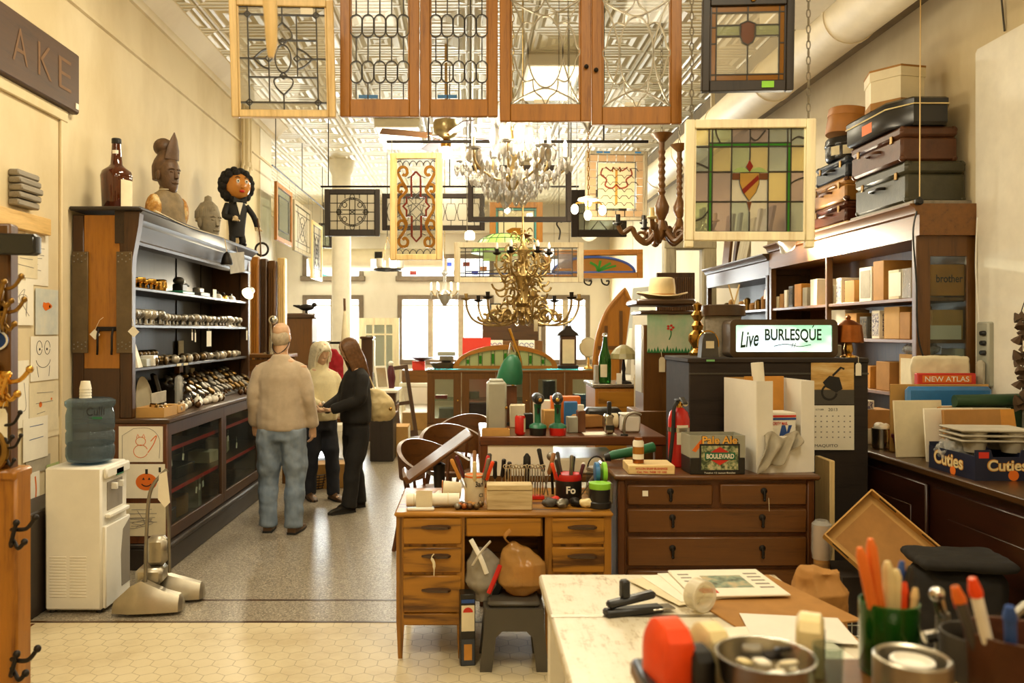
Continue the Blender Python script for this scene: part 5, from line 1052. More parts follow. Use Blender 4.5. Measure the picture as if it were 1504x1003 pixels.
# 11 empty dark frame under the crystal chandelier
Y=6.9;cx,zb,w,h=pix(687,839,243,326,Y)
panel('wide dark framed plain glass window hanging behind the crystal chandelier','plain_glass_window','window panel',cx,zb,Y,w,h,.04,'ebony_x','clear_pane',.05,0,0,[],[],chains=[(.03,CEIL),(.97,CEIL)],wire=.004)
# 12 orange framed flower panel
Y=10.7;cx,zb,w,h=pix(719,797,297,372,Y)
pol=[('aqua_pane',rect(0,.07,0,1)),('aqua_pane',rect(.93,1,0,1)),('aqua_pane',rect(.07,.93,.93,1)),('opal_pane',rect(.08,.92,.08,.92)),('brown_pane',[(.1,.3),(.3,.36),(.45,.28),(.3,.22)]),('brown_pane',[(.9,.3),(.7,.36),(.55,.28),(.7,.22)]),('yellow_pane',[(.25,.42),(.4,.3),(.6,.3),(.75,.42),(.6,.5),(.4,.5)])]
panel('orange wood framed window with turquoise border and leaf motif','stained_glass_window','window panel',cx,zb,Y,w,h,.075,'orange_wood','clear_pane',.04,0,0,[[(.07,0),(.07,1)],[(.93,0),(.93,1)],[(0,.93),(1,.93)],[(.5,0),(.5,.3)],[(.5,.5),(.5,.93)]],pol,cw=.008,chains=[(.1,CEIL),(.9,CEIL)])
# 13 white transom
Y=7.6;cx,zb,w,h=pix(667,857,356,415,Y)
C=[[(.05,0),(.05,1)],[(.95,0),(.95,1)],[(0,.14),(1,.14)],[(0,.86),(1,.86)],[(.17,0),(.17,1)],[(.83,0),(.83,1)],[(.2,0),(.2,1)],[(.8,0),(.8,1)],spline([(.05,.2,0),(.3,.25,0),(.5,.6,0),(.7,.25,0),(.95,.2,0)],6)]
panel('wide white painted transom window with fine rectangular leading','leaded_transom','window panel',cx,zb,Y,w,h,.05,'cream_paint','clear_pane',.04,0,0,C,[('blue_pane',rect(.05,.95,.1,.14)),('tint_violet',rect(.2,.8,.86,.9)),('leaf_pane',rect(.2,.42,.55,.86)),('tint_violet',rect(.83,.95,.3,.8))],cw=.008,chains=[(.1,CEIL),(.89,CEIL)],wire=.004)
# 14 oak transom with arched stained glass
Y=10.5;cx,zb,w,h=pix(800,943,367,409,Y)
panel('oak framed transom with a blue edged arch and green palm on amber glass','stained_glass_transom','window panel',cx,zb,Y,w,h,.07,'oak_x',None,.04,-.1,0,[ell(.5,0,.47,.85,0,180,20)],[('amber_pane',[(.04,.05)]+ell(.5,.05,.46,.8,0,180,20)[::-1]+[(.96,.05)])],[('blue_pane',ell(.5,.02,.47,.88,0,180,24),.03),('blue_pane',[(.02,.04),(.98,.04)],.025),('green_pane',spline([(.55,.1,0),(.53,.4,0),(.46,.6,0)],5),.03),('green_pane',spline([(.55,.1,0),(.57,.45,0),(.58,.7,0)],5),.03),('green_pane',spline([(.55,.1,0),(.64,.4,0),(.7,.55,0)],5),.03),('green_pane',spline([(.55,.1,0),(.68,.3,0),(.76,.4,0)],5),.025)],.008,chains=[(.1,CEIL),(.9,CEIL)])
# 15 small dark framed panel beyond the pendant lamp
Y=8.4;cx,zb,w,h=pix(839,920,279,348,Y)
panel('dark framed leaded window half behind the bulb pendant','leaded_window','window panel',cx,zb,Y,w,h,.07,'ebony_x','clear_pane',.04,0,0,[[(.3,0),(.5,.3),(.7,0)],[(.3,1),(.5,.7),(.7,1)],[(.5,.3),(.5,.7)],[(.15,0),(.15,1)],[(.85,0),(.85,1)],[(0,.5),(.5,.5)],[(.5,.5),(1,.5)]],[('tint_grey',rect(.01,.99,.01,.99))],cw=.009,chains=[(.1,CEIL),(.9,CEIL)])
# 16 crest panel
Y=6.6;cx,zb,w,h=pix(859,950,222,324,Y)
pol=[]
for i in range(6):pol+=[('pink_pane',rect(.01+i*.165,.155+i*.165,.89,.99)),('pink_pane',rect(.01+i*.165,.155+i*.165,.01,.1))]
for i in range(6):pol+=[('pink_pane',rect(.01,.13,.11+i*.13,.23+i*.13)),('pink_pane',rect(.87,.99,.11+i*.13,.23+i*.13))]
pol+=[('opal_pane',rect(.17,.83,.14,.86)),]
rib=[('rust_pane',spline([(.25,.78,0),(.22,.68,0),(.32,.6,0),(.3,.5,0),(.42,.46,0),(.5,.52,0)],5),.03),('rust_pane',spline([(.75,.78,0),(.78,.68,0),(.68,.6,0),(.7,.5,0),(.58,.46,0),(.5,.52,0)],5),.03),('rust_pane',spline([(.3,.8,0),(.4,.74,0),(.45,.8,0)],5),.025),('rust_pane',spline([(.7,.8,0),(.6,.74,0),(.55,.8,0)],5),.025),('yellow_pane',[(.5,.2),(.5,.74)],.045),('amber_pane',[(.43,.72),(.43,.79),(.5,.74),(.57,.79),(.57,.72)],.03)]
C=[[(.155,.12),(.845,.12),(.845,.88),(.155,.88),(.155,.12)]]
for i in range(4):
    for j in range(6):cu,cv=.22+.17*i+(.085 if j%2 else 0),.18+.11*j;C.append([(cu-.085,cv),(cu-.04,cv+.05),(cu+.04,cv+.05),(cu+.085,cv)])
t=panel('pale framed window with pink border squares and a red ribbon crest','stained_glass_window','window panel',cx,zb,Y,w,h,.028,'weathered',None,.035,0,.01,C,pol,rib,.004,'lead',[(.03,ZR1),(.92,ZR1)],wire=.003)
q=MB()
for x in(-.14,-.08,.17):q.box((x,-.02,h-.014),(.05,.003,.014))
part(q,'blue_tape','blue_plastic',t)
# 17-19 panels hung along the side rod
for i,(y0,y1,zt,hb,fm,gm,lab)in enumerate(((10.85,11.8,3.68,.78,'oak','tint_grey','wood framed mirror panel first on the rod along the stepped wall'),(11.95,13.2,3.62,.75,'weathered','seedy_pane','weathered frame with dense ornamental leading second on the side rod'),(13.3,14.2,3.5,.95,'pine','milk_pane','pale framed panel with bold dark leading third on the side rod'))):
    C=[[(.2,0),(.2,1)],[(.8,0),(.8,1)],[(0,.15),(1,.15)],[(0,.85),(1,.85)],ell(.5,.5,.2,.3),ell(.5,.5,.1,.15),[(.2,.15),(.8,.85)],[(.8,.15),(.2,.85)]]if i else[rect(.15,.85,.15,.85)+[(.15,.15)]]
    panel(lab,'leaded_window','window panel',-2.58,zt-hb,(y0+y1)/2,y1-y0,hb,.06,fm,gm,.04,PI/2,0,C,[('milk_pane',rect(.02,.98,.02,.98))]if i==1 else[],cw=.014,chains=[(.1,ZR3),(.9,ZR3)])
panel('small dark framed window far along the stepped wall','leaded_window','window panel',wx(478,15),wz(364,15),15,.25,.45,.04,'ebony_z','tint_grey',.04,.6,0,[[(.5,0),(.5,1)]],[],chains=[(.5,CEIL)])
# white board hung against the right wall opening etc. come with the right side
# ================================================================ chandeliers, lamps and fan
def ring_pts(r,z,n=24):return[(r*math.cos(2*PI*i/n),r*math.sin(2*PI*i/n),z)for i in range(n)]
# crystal chandelier
Y=5.2;X0,ZB=wx(752,Y),wz(300,Y)  # lowest point
t=thing('crystal_chandelier','large lit crystal chandelier with candle arms hanging in the middle of the shop','chandelier',(X0,Y,ZB))
zt=lambda py:wz(py,Y)-ZB
part(chain_mb(MB(),(0,0,zt(130)),(0,0,CEIL-ZB),.02,.004),'chain','gilt',t)
part(MB().lathe([(.004,zt(285)),(.02,zt(280)),(.05,zt(268)),(.055,zt(262)),(.02,zt(255)),(.025,zt(240)),(.04,zt(232)),(.022,zt(222)),(.018,zt(200)),(.035,zt(190)),(.02,zt(182)),(.06,zt(178)),(.062,zt(174)),(.015,zt(165)),(.012,zt(140)),(.004,zt(128))],20),'stem','gilt',t)
NA=10;tips=[]
for i in range(NA):
    a=2*PI*i/NA+.17;lo=i%2;ca,sa=math.cos(a),math.sin(a);r1=.35 if not lo else .25;zc=zt(232)if not lo else zt(222)
    pts=[(ca*.04,sa*.04,zt(258)),(ca*r1*.35,sa*r1*.35,zt(268)),(ca*r1*.7,sa*r1*.7,zt(262)),(ca*r1*.95,sa*r1*.95,zt(250)),(ca*r1,sa*r1,zc)]
    arm=part(MB().tube(spline(pts,5),.008,7),'arm','gilt',t)
    q=MB().lathe([(.01,-.004),(.04,.004),(.045,.012),(.04,.01),(.012,.006)],14,T(ca*r1,sa*r1,zc));o=q.build('drip_pan','crystal',arm)
    q=MB().cyl((ca*r1,sa*r1,zc),(ca*r1,sa*r1,zc+.075),.011,n=10);q.build('candle','white_plastic',arm)
    q=MB().lathe([(.006,0),(.014,.015),(.012,.03),(.003,.052)],10,T(ca*r1,sa*r1,zc+.075));q.build('bulb','bulb',arm)
    tips.append((ca*r1,sa*r1,zc))
cr=MB().lathe([(.002,0),(.011,-.012),(.013,-.03),(.008,-.05),(.001,-.058)],6);crd=cr.build('crystal_drop','crystal',t,0);first=[crd]
def drop(p,s=1.0):
    if first:o=first.pop()
    else:o=crd.copy();COL.objects.link(o);o.parent=t
    s*=1.35;o.location=p;o.scale=(s,s,s);o.rotation_euler=(0,0,R.uniform(0,3));return o
for x,y,z in tips:
    a0=R.random()*3
    for k in range(4):drop((x+.038*math.cos(a0+k*PI/2),y+.038*math.sin(a0+k*PI/2),z+.002),R.uniform(.95,1.25))
    drop((x*.8,y*.8,z-.06),1.1)
for i in range(12):a=i*PI/6;drop((.12*math.cos(a),.12*math.sin(a),zt(262)),1.2);drop((.19*math.cos(a+.2),.19*math.sin(a+.2),zt(252)),1.15)
for i in range(8):a=i*PI/4;drop((.1*math.cos(a),.1*math.sin(a),zt(152)),2.3);drop((.12*math.cos(a+.3),.12*math.sin(a+.3),zt(184)),2.0)
for i in range(6):a=i*PI/3;drop((.06*math.cos(a),.06*math.sin(a),zt(280)),1.2)
q=MB()
for i in range(8):a=i*PI/4;c,s_=math.cos(a),math.sin(a);q.tube(spline([(c*.05,s_*.05,zt(176)),(c*.1,s_*.1,zt(168)),(c*.1,s_*.1,zt(152)),(c*.07,s_*.07,zt(150))],5),.005,6);q.tube(spline([(c*.03,s_*.03,zt(192)),(c*.1,s_*.1,zt(184)),(c*.12,s_*.12,zt(190))],5),.005,6)
part(q,'crown','gilt',t)
q=MB()
for k in range(230):
    a=k*2.39996;f=(k%23)/22;r_=.06+.3*f;z=zt(288)+(zt(238)-zt(288))*f+R.uniform(-.03,.03);s=R.uniform(.8,1.5)
    q.lathe([(.002,0),(.009*s,-.01*s),(.01*s,-.026*s),(.001,-.045*s)],5,T(r_*math.cos(a),r_*math.sin(a),z))
o=part(q,'small_crystals','crystal',t,0);o['kind']='stuff'
for k in range(5):a=2*PI*k/5;point('chandelier_light',(X0+.36*math.cos(a),Y+.36*math.sin(a),wz(205,Y)),9,WARM,.03)
point('chandelier_light',(X0,Y,wz(226,Y)),16,WARM,.05)
# gilt brass chandelier
Y=6.3;X0,ZB=wx(768,Y),wz(478,Y);zt=lambda py:wz(py,Y)-ZB
t=thing('brass_chandelier','ornate gilt brass candle chandelier hanging below the crystal one','chandelier',(X0,Y,ZB))
part(MB().tube([(0,0,zt(360)),(0,0,CEIL-ZB)],.007,8),'hanging_rod','gilt',t)
part(MB().lathe([(.005,0),(.02,.01),(.035,.04),(.02,.07),(.06,.1),(.05,.14),(.07,.17),(.04,.24),(.05,.32),(.075,.38),(.04,.46),(.03,.52),(.05,.58),(.02,.62),(.012,zt(345))],20),'baluster','gilt',t)
def volute(a,r0,z0,sc_,n=16,flip=1):
    out=[]
    for i in range(n+1):
        th=5.2*i/n;rr=sc_*(1-.8*i/n);out.append(((r0+rr*math.cos(th))*math.cos(a),(r0+rr*math.cos(th))*math.sin(a),z0+flip*rr*math.sin(th)))
    return out
for i in range(8):
    a=2*PI*i/8+.1;c,s_=math.cos(a),math.sin(a);r1=.44;zc=zt(442)
    pts=[(c*.05,s_*.05,.12),(c*.12,s_*.12,.03),(c*.26,s_*.26,0),(c*.38,s_*.38,.04),(c*.43,s_*.43,.12),(c*r1,s_*r1,zc)]
    arm=part(MB().tube(spline(pts,6),.0085,7),'arm','gilt',t)
    q=MB().tube(volute(a,.2,.06,.075),.013,6);q.tube(volute(a,.3,.07,.05,flip=-1),.011,6);q.tube(volute(a+.1,.14,.04,.05),.011,6);q.build('scroll','gilt',arm)
    q=MB().lathe([(.008,0),(.035,.012),(.04,.02),(.014,.02),(.016,.055),(0.001,.055)],14,T(c*r1,s_*r1,zc));q.build('candle_cup','iron' if i%2 else 'gilt',arm)
for i in range(6):
    a=2*PI*i/6;c,s_=math.cos(a),math.sin(a);r1=.2;zc=zt(375)
    arm=part(MB().tube(spline([(c*.04,s_*.04,.42),(c*.14,s_*.14,.38),(c*.2,s_*.2,.44),(c*r1,s_*r1,zc)],6),.008,7),'upper_arm','gilt',t)
    q=MB().lathe([(.008,0),(.03,.012),(.034,.02),(.014,.02),(.016,.05),(0.001,.05)],14,T(c*r1,s_*r1,zc));q.build('candle_cup','iron',arm)
    q=MB().lathe([(.008,0),(.014,.02),(.004,.05)],10,T(c*r1,s_*r1,zc+.05));q.build('candle_bulb','white_plastic',arm)
q=MB()
for k in range(76):a=k*2.4;z=.08+.48*(k/76);q.tube(volute(a,.1+.05*math.sin(k*1.7)+.025,z,.055+.015*math.cos(k),12,1 if k%2 else-1),.009,5)
for k in range(14):a=k*.9;q.tube(volute(a,.07,.56+.012*k,.035,10),.005,5)
part(q,'scrollwork','gilt',t)
part(MB().box((.09,-.12,.0),(.03,.002,.09)),'price_tag','old_paper',t)
# carved wooden chandeliers
def wooden_chandelier(px,pt,pb,Y,label,rz):
    X0,ZB=wx(px,Y),wz(pb,Y);H=wz(pt,Y)-ZB;t=thing('wooden_chandelier',label,'chandelier',(X0,Y,ZB),rz);q=[(.005,.0),(.03,.03),(.05,.06),(.03,.1),(.02,.13),(.045,.18),(.05,.22),(.025,.28)]
    z=.3
    while z<H-.1:q+=[(.018,z),(.026,z+.02),(.018,z+.04)];z+=.045
    q+=[(.02,H-.06),(.05,H-.03),(.075,H-.005),(.06,H),(0.001,H-.01)]
    part(MB().lathe(q,18),'turned_stem','walnut_z',t);part(chain_mb(MB(),(0,0,H),(0,0,CEIL-ZB),.014,.003),'chain','dull_steel',t)
    for i in range(5):
        a=2*PI*i/5;c,s_=math.cos(a),math.sin(a)
        arm=part(MB().tube(spline([(c*.03,s_*.03,.06),(c*.1,s_*.1,-.02),(c*.17,s_*.17,.03),(c*.2,s_*.2,.08),(c*.26,s_*.26,.05),(c*.29,s_*.29,.1)],5),[.022]*10+[.018]*10+[.016]*6,8),'arm','walnut_z',t)
        MB().tube(volute(a,.13,.02,.04),.011,6).build('scroll','walnut_z',arm)
        MB().lathe([(.012,.0),(.035,.012),(.032,.02),(.016,.02),(.016,.075),(0.001,.075)],12,T(c*.29,s_*.29,.1)).build('candle_cup','black_plastic' if i%3 else 'cream_plastic',arm)
wooden_chandelier(972,196,352,5.5,'carved brown wooden chandelier with a beaded stem beside the cream sash window',.5)
wooden_chandelier(998,212,345,6.4,'second carved wooden chandelier half behind the cream sash window',.1)
# small crystal chandelier far back
Y=11.0;X0,ZB=wx(653,Y),wz(450,Y)
t=thing('crystal_chandelier','small lit crystal chandelier hanging far back before the window','chandelier',(X0,Y,ZB));part(MB().tube([(0,0,.4),(0,0,CEIL-ZB)],.005,6),'hanging_rod','gilt',t)
part(MB().lathe([(.01,0),(.05,.05),(.1,.16),(.03,.22),(.02,.4),(.05,.45),(.01,.5)],12),'body','crystal',t)
for i in range(6):
    a=i*PI/3;c,s_=math.cos(a),math.sin(a);arm=part(MB().tube(spline([(c*.04,s_*.04,.2),(c*.12,s_*.12,.14),(c*.18,s_*.18,.22)],4),.008,6),'arm','gilt',t)
    MB().cyl((c*.18,s_*.18,.22),(c*.18,s_*.18,.32),.012,n=8).build('bulb','bulb_soft',arm);MB().lathe([(.001,0),(.02,-.03),(.001,-.1)],6,T(c*.18,s_*.18,.2)).build('crystal_drop','crystal',arm)
# ring of candles lamp
Y=12.0;X0,ZB=wx(569,Y),wz(398,Y)
t=thing('ring_chandelier','dark iron ring chandelier with white shades far back above the cream door','chandelier',(X0,Y,ZB));part(MB().tube(ring_pts(.19,.02),.018,6,True),'ring','iron',t);part(MB().tube([(0,0,.5),(0,0,CEIL-ZB)],.006,6),'hanging_rod','iron',t)
for i in range(3):a=i*2.1;part(MB().tube([(.19*math.cos(a),.19*math.sin(a),.02),(0,0,.5)],.006,5),'stay','gilt',t)
for i in range(6):a=i*PI/3;part(MB().lathe([(.03,0),(.05,.02),(.055,.14),(0.001,.14)],12,T(.19*math.cos(a),.19*math.sin(a),.03)),'shade','bulb_soft' if i%2 else 'white_plastic',t)
# bare bulb pendant
Y=6.1;X0,ZB=wx(864,Y),wz(326,Y);zt=lambda py:wz(py,Y)-ZB
t=thing('bulb_pendant','brass pendant with three bare glowing bulbs before the crest window','pendant lamp',(X0,Y,ZB));part(chain_mb(MB(),(0,0,zt(292)),(0,0,zt(190)),.013,.003),'chain','brass',t)
part(MB().lathe([(.006,zt(194)),(.02,zt(188)),(.05,zt(180)),(.05,zt(178)),(0.001,zt(178))],16),'canopy','dull_steel',t);part(MB().tube([(0,0,zt(180)),(0,0,CEIL-ZB)],.006,6),'hanging_rod','brass',t)
part(MB().lathe([(.02,zt(288)),(.075,zt(291)),(.08,zt(294)),(.03,zt(296)),(.02,zt(302)),(.001,zt(303))],20),'shade_plate','white_plastic',t)
for k,(a,dz)in enumerate(((0.4,308),(2.5,306),(4.6,318))):
    c,s_=math.cos(a),math.sin(a);arm=part(MB().tube([(0,0,zt(297)),(c*.1,s_*.06,zt(297)),(c*.12,s_*.07,zt(dz-6))],.007,6),'arm','brass',t);MB().sph((c*.12,s_*.07,zt(dz)),(.028,.028,.038),12,8).build('bulb','bulb',arm)
point('pendant_light',(X0,Y,wz(312,Y)),25,WARM,.06)
# green glass dome
Y=10.0;X0,ZB=wx(740,Y),wz(372,Y)
t=thing('dome_lamp','wide green leaded glass dome lamp hanging above the white transom','lamp',(X0,Y,ZB));emit('green_glow','#a5d65a',.7,'#7fae4a')
part(MB().lathe([(.4,0),(.38,.05),(.3,.16),(.18,.22),(.05,.24),(.001,.24)],28),'dome_shade','green_glow',t);q=MB()
for i in range(20):a=i*PI/10;q.tube([(r_*math.cos(a),r_*math.sin(a),z+.003)for r_,z in((.4,0),(.38,.05),(.3,.16),(.18,.22),(.05,.24))],.004,4)
for r_,z in((.4,0),(.38,.05),(.3,.16),(.18,.22)):q.tube(ring_pts(r_,z+.003),.004,4,True)
part(q,'leading','lead',t);part(MB().tube([(0,0,.24),(0,0,CEIL-ZB)],.006,6),'hanging_rod','iron',t)
t=thing('glass_pendant','small white glowing pendant shade beside the green dome lamp','pendant lamp',(wx(690,9.4),9.4,wz(352,9.4)));part(MB().lathe([(.05,0),(.06,.02),(.055,.08),(.02,.11),(0.001,.11)],16),'lamp_shade','bulb_soft',t);part(MB().tube([(0,0,.1),(0,0,CEIL-wz(352,9.4))],.005,6),'cord','iron',t)
# ceiling fan
pbr('fan_brass','#b5a478',.3,.8)
Y=8.3;X0,ZB=wx(655,Y),wz(205,Y)
t=thing('ceiling_fan','brass ceiling fan with wooden blades behind the oak cabinet doors','fan',(X0,Y,ZB));part(MB().lathe([(.03,0),(.06,.02),(.11,.05),(.13,.09),(.13,.17),(.12,.19),(.03,.2),(0.001,.2)],28),'motor_housing','fan_brass',t)
part(MB().tube([(0,0,.19),(0,0,CEIL-ZB)],.014,10),'down_rod','brass',t);part(MB().lathe([(.03,-.1),(.05,-.06),(.05,-.02),(.03,0),(0.001,0)],18),'light_fitter','brass',t);part(MB().sph((0,0,-.13),.07,16,10),'globe','bulb_soft',t)
for i in range(4):
    a=.35+i*PI/2;M_=T(0,0,.03,0,0,a);part(MB().box((.42,0,0),(.52,.13,.008),.003,M_@T(0,0,0,.2,0,0)),'blade','walnut_x',t);part(MB().box((.14,0,0),(.12,.03,.01),.002,M_),'blade_iron','brass',t)
point('fan_light',(X0,Y,ZB-.28),30,WARM,.08)
# iron wall sconces under the oak transom
for px,lab in((858,'black iron scroll bracket hanging under the oak transom end'),(884,'black iron scroll bracket hanging under the oak transom middle')):
    t=thing('scroll_bracket',lab,'bracket',(wx(px,10.4),10.45,wz(409,10.4)));part(MB().tube(spline([(0,0,0),(.02,0,-.06),(.08,0,-.08),(.1,0,-.03),(.06,0,-.03)],5),.01,6),'scroll','iron',t)
t=thing('scissor_hook','black iron hook hanging near the plain glass window','hook',(wx(821,7.2),7.2,wz(352,7.2)));part(MB().tube(spline([(0,0,0),(.01,0,.08),(-.02,0,.14),(.015,0,.19),(.02,0,.15)],5),.007,6),'hook','iron',t);part(MB().tube([(0,0,.19),(0,0,CEIL-wz(352,7.2))],.003,5),'wire','iron',t)
# ================================================================ right side cabinets
RF,CF,CTZ=2.84,2.45,.95
t=thing('base_counter','long dark mahogany counter with panelled doors along the right wall','counter',(2.9,5,0))
part(MB().bb(CF+.03,XR-.006,2.2,9.9,0,CTZ-.04,.004),'carcass','mahogany_y',t,world=True);part(MB().bb(CF-.02,XR-.006,2.15,9.95,CTZ-.04,CTZ,.008),'counter_top','dark_wood',t,world=True)
for y in(2.3,3.35,4.4,5.45,6.5,7.55,8.6):
    o=part(MB().bb(CF+.005,CF+.03,y,y+.98,.12,.86,.008),'door','mahogany_y',t,world=True);MB().bb(CF-.002,CF+.006,y+.14,y+.84,.26,.72,.006).build('raised_panel','mahogany_y',o);MB().sph((CF-.01,y+.07,.55),.018,10,7).build('knob','old_brass',o)
def wallcase(name,label,y0,y1,ztop,mat,matz,shelves,mull,end_glass):
    t=thing(name,label,'cabinet',(3.05,y0,CTZ));
    part(MB().bb(XR-.02,XR,y0,y1,CTZ,ztop-.1),'back_panel','walnut_z' if end_glass else 'ebony_z',t,world=True)
    part(MB().prism([(XR,ztop-.2),(RF-.0,ztop-.2),(RF-.0,ztop-.07),(RF-.02,ztop-.06),(RF-.03,ztop-.03),(RF-.06,ztop-.01),(RF-.06,ztop),(XR,ztop)],y0-.04,y1),'cornice',mat,t,world=True)
    part(MB().bb(RF,XR,y0+.02,y1-.02,ztop-.22,ztop-.2),'top_board',mat,t,world=True)
    for y in[y0,y1-.05]+mull:part(MB().bb(RF,RF+.05,y,y+(.05 if y in(y0,y1-.05)else .03),CTZ,ztop-.18,.004),'upright',matz,t,world=True)
    for z in shelves:part(MB().bb(RF+.01,XR-.02,y0+.02,y1-.02,z-.025,z,.003),'shelf',mat,t,world=True)
    e=MB();e.bb(RF+.001,RF+.09,y0-.005,y0+.025,CTZ,ztop-.2,.003);e.bb(XR-.09,XR,y0-.005,y0+.025,CTZ,ztop-.2,.003);e.bb(RF+.05,XR-.05,y0-.0045,y0+.025,ztop-.33,ztop-.2);e.bb(RF+.05,XR-.05,y0-.0045,y0+.025,CTZ,CTZ+.1)
    part(e,'end_frame',matz,t,world=True)
    if end_glass:part(MB().bb(RF+.07,XR-.07,y0+.005,y0+.009,CTZ+.08,ztop-.3),'end_pane','case_glass',t,world=True)
    else:part(MB().bb(RF+.05,XR,y0+.002,y0+.02,CTZ,ztop-.2),'end_board',matz,t,world=True)
    return t
AS=[1.9,1.63,1.27]
wallcase('shelf_case','tall brown open shelf case with a glazed end panel on the right counter',5.2,7.75,2.49,'walnut_y','walnut_z',AS,[6.5],True)
BS=[1.9,1.6,1.3]
wallcase('shelf_case','older dark shelf case with heavy cornice further along the right wall',7.8,9.8,2.42,'dark_wood','dark_wood_z',BS,[],False)
# boards and frames stored on top of the old case
for i,(y,w,h,m_,lab,lean)in enumerate(((9.5,.24,.62,'walnut_z','curved brown plank standing on the old shelf case',.1),(9.2,.1,.6,'dark_wood_z','dark slim plank standing on the old shelf case',.12),(8.95,.34,.5,'weathered','grey framed panel leaning on the old shelf case',.2),(8.6,.08,.56,'walnut_z','thin brown batten leaning on the old shelf case',.15),(8.4,.28,.55,'dark_wood_z','wide dark board leaning on the old shelf case',.2))):
    solo(MB().box((0,0,h/2),(.035,w,h),.006),'stored_plank',m_,lab,'plank',(2.98,y,2.42),0,None,(0,lean,0))
boxy('sketched_box','cream box with an orange sketch on the old shelf case','box','paper',(2.98,8.1,2.42),(.25,.3,.2),.2)
# cartons on the shelves of the brown case
def sealed(label,c,d,mat,rz=0,patt=None):
    t=thing('carton',label,'carton',c,rz);part(MB().box((0,0,d[2]/2),d,.003),'box',mat,t)
    if patt:part(MB().box((-d[0]/2-.001,0,d[2]/2),(.002,d[1]*.8,d[2]*.8)),'face_panel',patt,t);part(MB().box((0,-d[1]/2-.001,d[2]/2),(d[0]*.8,.002,d[2]*.8)),'face_panel',patt,t)
    return t
blotch('ornate',[(.42,'#4c4660'),(.5,'#d9d0c4'),(.62,'#6a6480')],45);blotch('ornate_dark',[(.42,'#241c14'),(.5,'#6a5a40'),(.6,'#2c231a')],45)
items=[
 (AS[0],5.41,.17,.2,.0,'wrap',None,'shiny wrapped tile carton at the near upright of the top shelf'),(AS[0],5.53,.2,.2,.0,'old_paper','paper','cream carton with a round stamp on the top shelf'),(AS[0],5.76,.16,.28,0,'brown_card',None,'tall open brown carton on the top shelf'),(AS[0],5.95,.2,.25,0,'paper','grey_paper','white printed carton standing tall on the top shelf'),
 (AS[0],6.2,.17,.17,0,'brown_card',None,'low brown carton behind the printed tile on the top shelf'),(AS[0],6.38,.1,.2,0,'paper','ornate','violet ornate embossed tile box on the top shelf'),(AS[0],6.53,.14,.15,.3,'old_paper',None,'tilted cream carton by the divider on the top shelf'),
 (AS[0],6.85,.14,.22,0,'paper',None,'plain white carton past the divider on the top shelf'),(AS[0],7.03,.1,.16,0,'grey_paper',None,'small grey carton past the divider on the top shelf'),(AS[0],7.18,.16,.2,0,'amber_card',None,'amber brown carton past the divider on the top shelf'),(AS[0],7.34,.1,.19,0,'dark_grey','ornate_dark','dark green tile stack on the top shelf'),(AS[0],7.46,.07,.16,0,'paper',None,'thin white packet on the top shelf'),(AS[0],7.56,.09,.13,0,'kraft',None,'kraft packet near the far upright of the top shelf'),(AS[0],7.66,.06,.11,0,'old_paper',None,'smallest cream packet at the far upright of the top shelf'),
 (AS[1],5.41,.14,.18,0,'kraft',None,'kraft carton at the near upright of the middle shelf'),(AS[1],5.58,.22,.22,0,'cardboard',None,'big brown carton on the middle shelf'),(AS[1],5.8,.12,.2,0,'paper','ornate','violet ornate embossed tile box on the middle shelf'),(AS[1],5.98,.12,.16,0,'dark_grey','ornate_dark','dark round patterned tile on the middle shelf'),(AS[1],6.18,.2,.19,0,'brown_card',None,'brown carton behind the copper lamp on the middle shelf'),(AS[1],6.42,.18,.22,.2,'paper',None,'white carton near the divider on the middle shelf'),(AS[1],6.8,.2,.15,0,'cardboard',None,'brown carton past the divider on the middle shelf'),
 (AS[2],5.36,.26,.26,0,'cardboard','old_paper','brown address-marked carton on the lowest shelf'),(AS[2],5.7,.2,.2,0,'kraft',None,'kraft carton second on the lowest shelf'),(AS[2],5.98,.22,.16,0,'amber_card',None,'low amber carton on the lowest shelf')]
for z,y,w,h,rz,m_,pt,lab in items:sealed(lab,(RF+.16,y+.02,z),(.22,w*.93,h),m_,rz,pt)
for i in range(4):solo(MB().box((0,0,.012),(.2,.22,.022),.002),'tile','kraft' if i%2 else 'old_paper','flat tile in a short pile at the back of the top shelf','tile',(RF+.29,7.2,AS[0]+.0+.024*i),0,'tiles in a pile on the top shelf')
t=sealed('brown carton lettered with a sewing brand behind the glazed end, top shelf',(3.06,5.3,AS[0]),(.24,.14,.22),'amber_card')if 0 else thing('carton','brown brand-lettered carton behind the glazed end of the case','carton',(3.05,5.265,AS[0]))
part(MB().box((0,0,.11),(.25,.07,.2),.003),'box','amber_card',t);text('brother','lettering','ink',t,(.02,-.0355,.12),.17,.05,bold=.015)
sealed('half white half brown carton behind the glazed end, middle shelf',(3.06,5.27,AS[1]),(.2,.08,.19),'cardboard',0);boxy('white_card','white card before the half brown carton behind the glazed end','card','white_card',(3.04,5.222,AS[1]),(.2,.006,.09),0,0)
t=thing('plastic_bag','crumpled clear plastic bag on the brown carton of the lowest shelf','bag',(RF+.14,5.4,AS[2]+.262));skinned(MB().sph((0,0,.035),(.1,.13,.045),14,8),'bag','wrap',t,.012,1,.05,.04)
for i,(y,h,m_)in enumerate(((5.33,.3,'paper'),(5.5,.22,'old_paper'))):sealed(('tall white upright folder behind the bag on the lowest shelf','cream folder behind the bag on the lowest shelf')[i],(RF+.32,y,AS[2]),(.08,.16,h),m_)
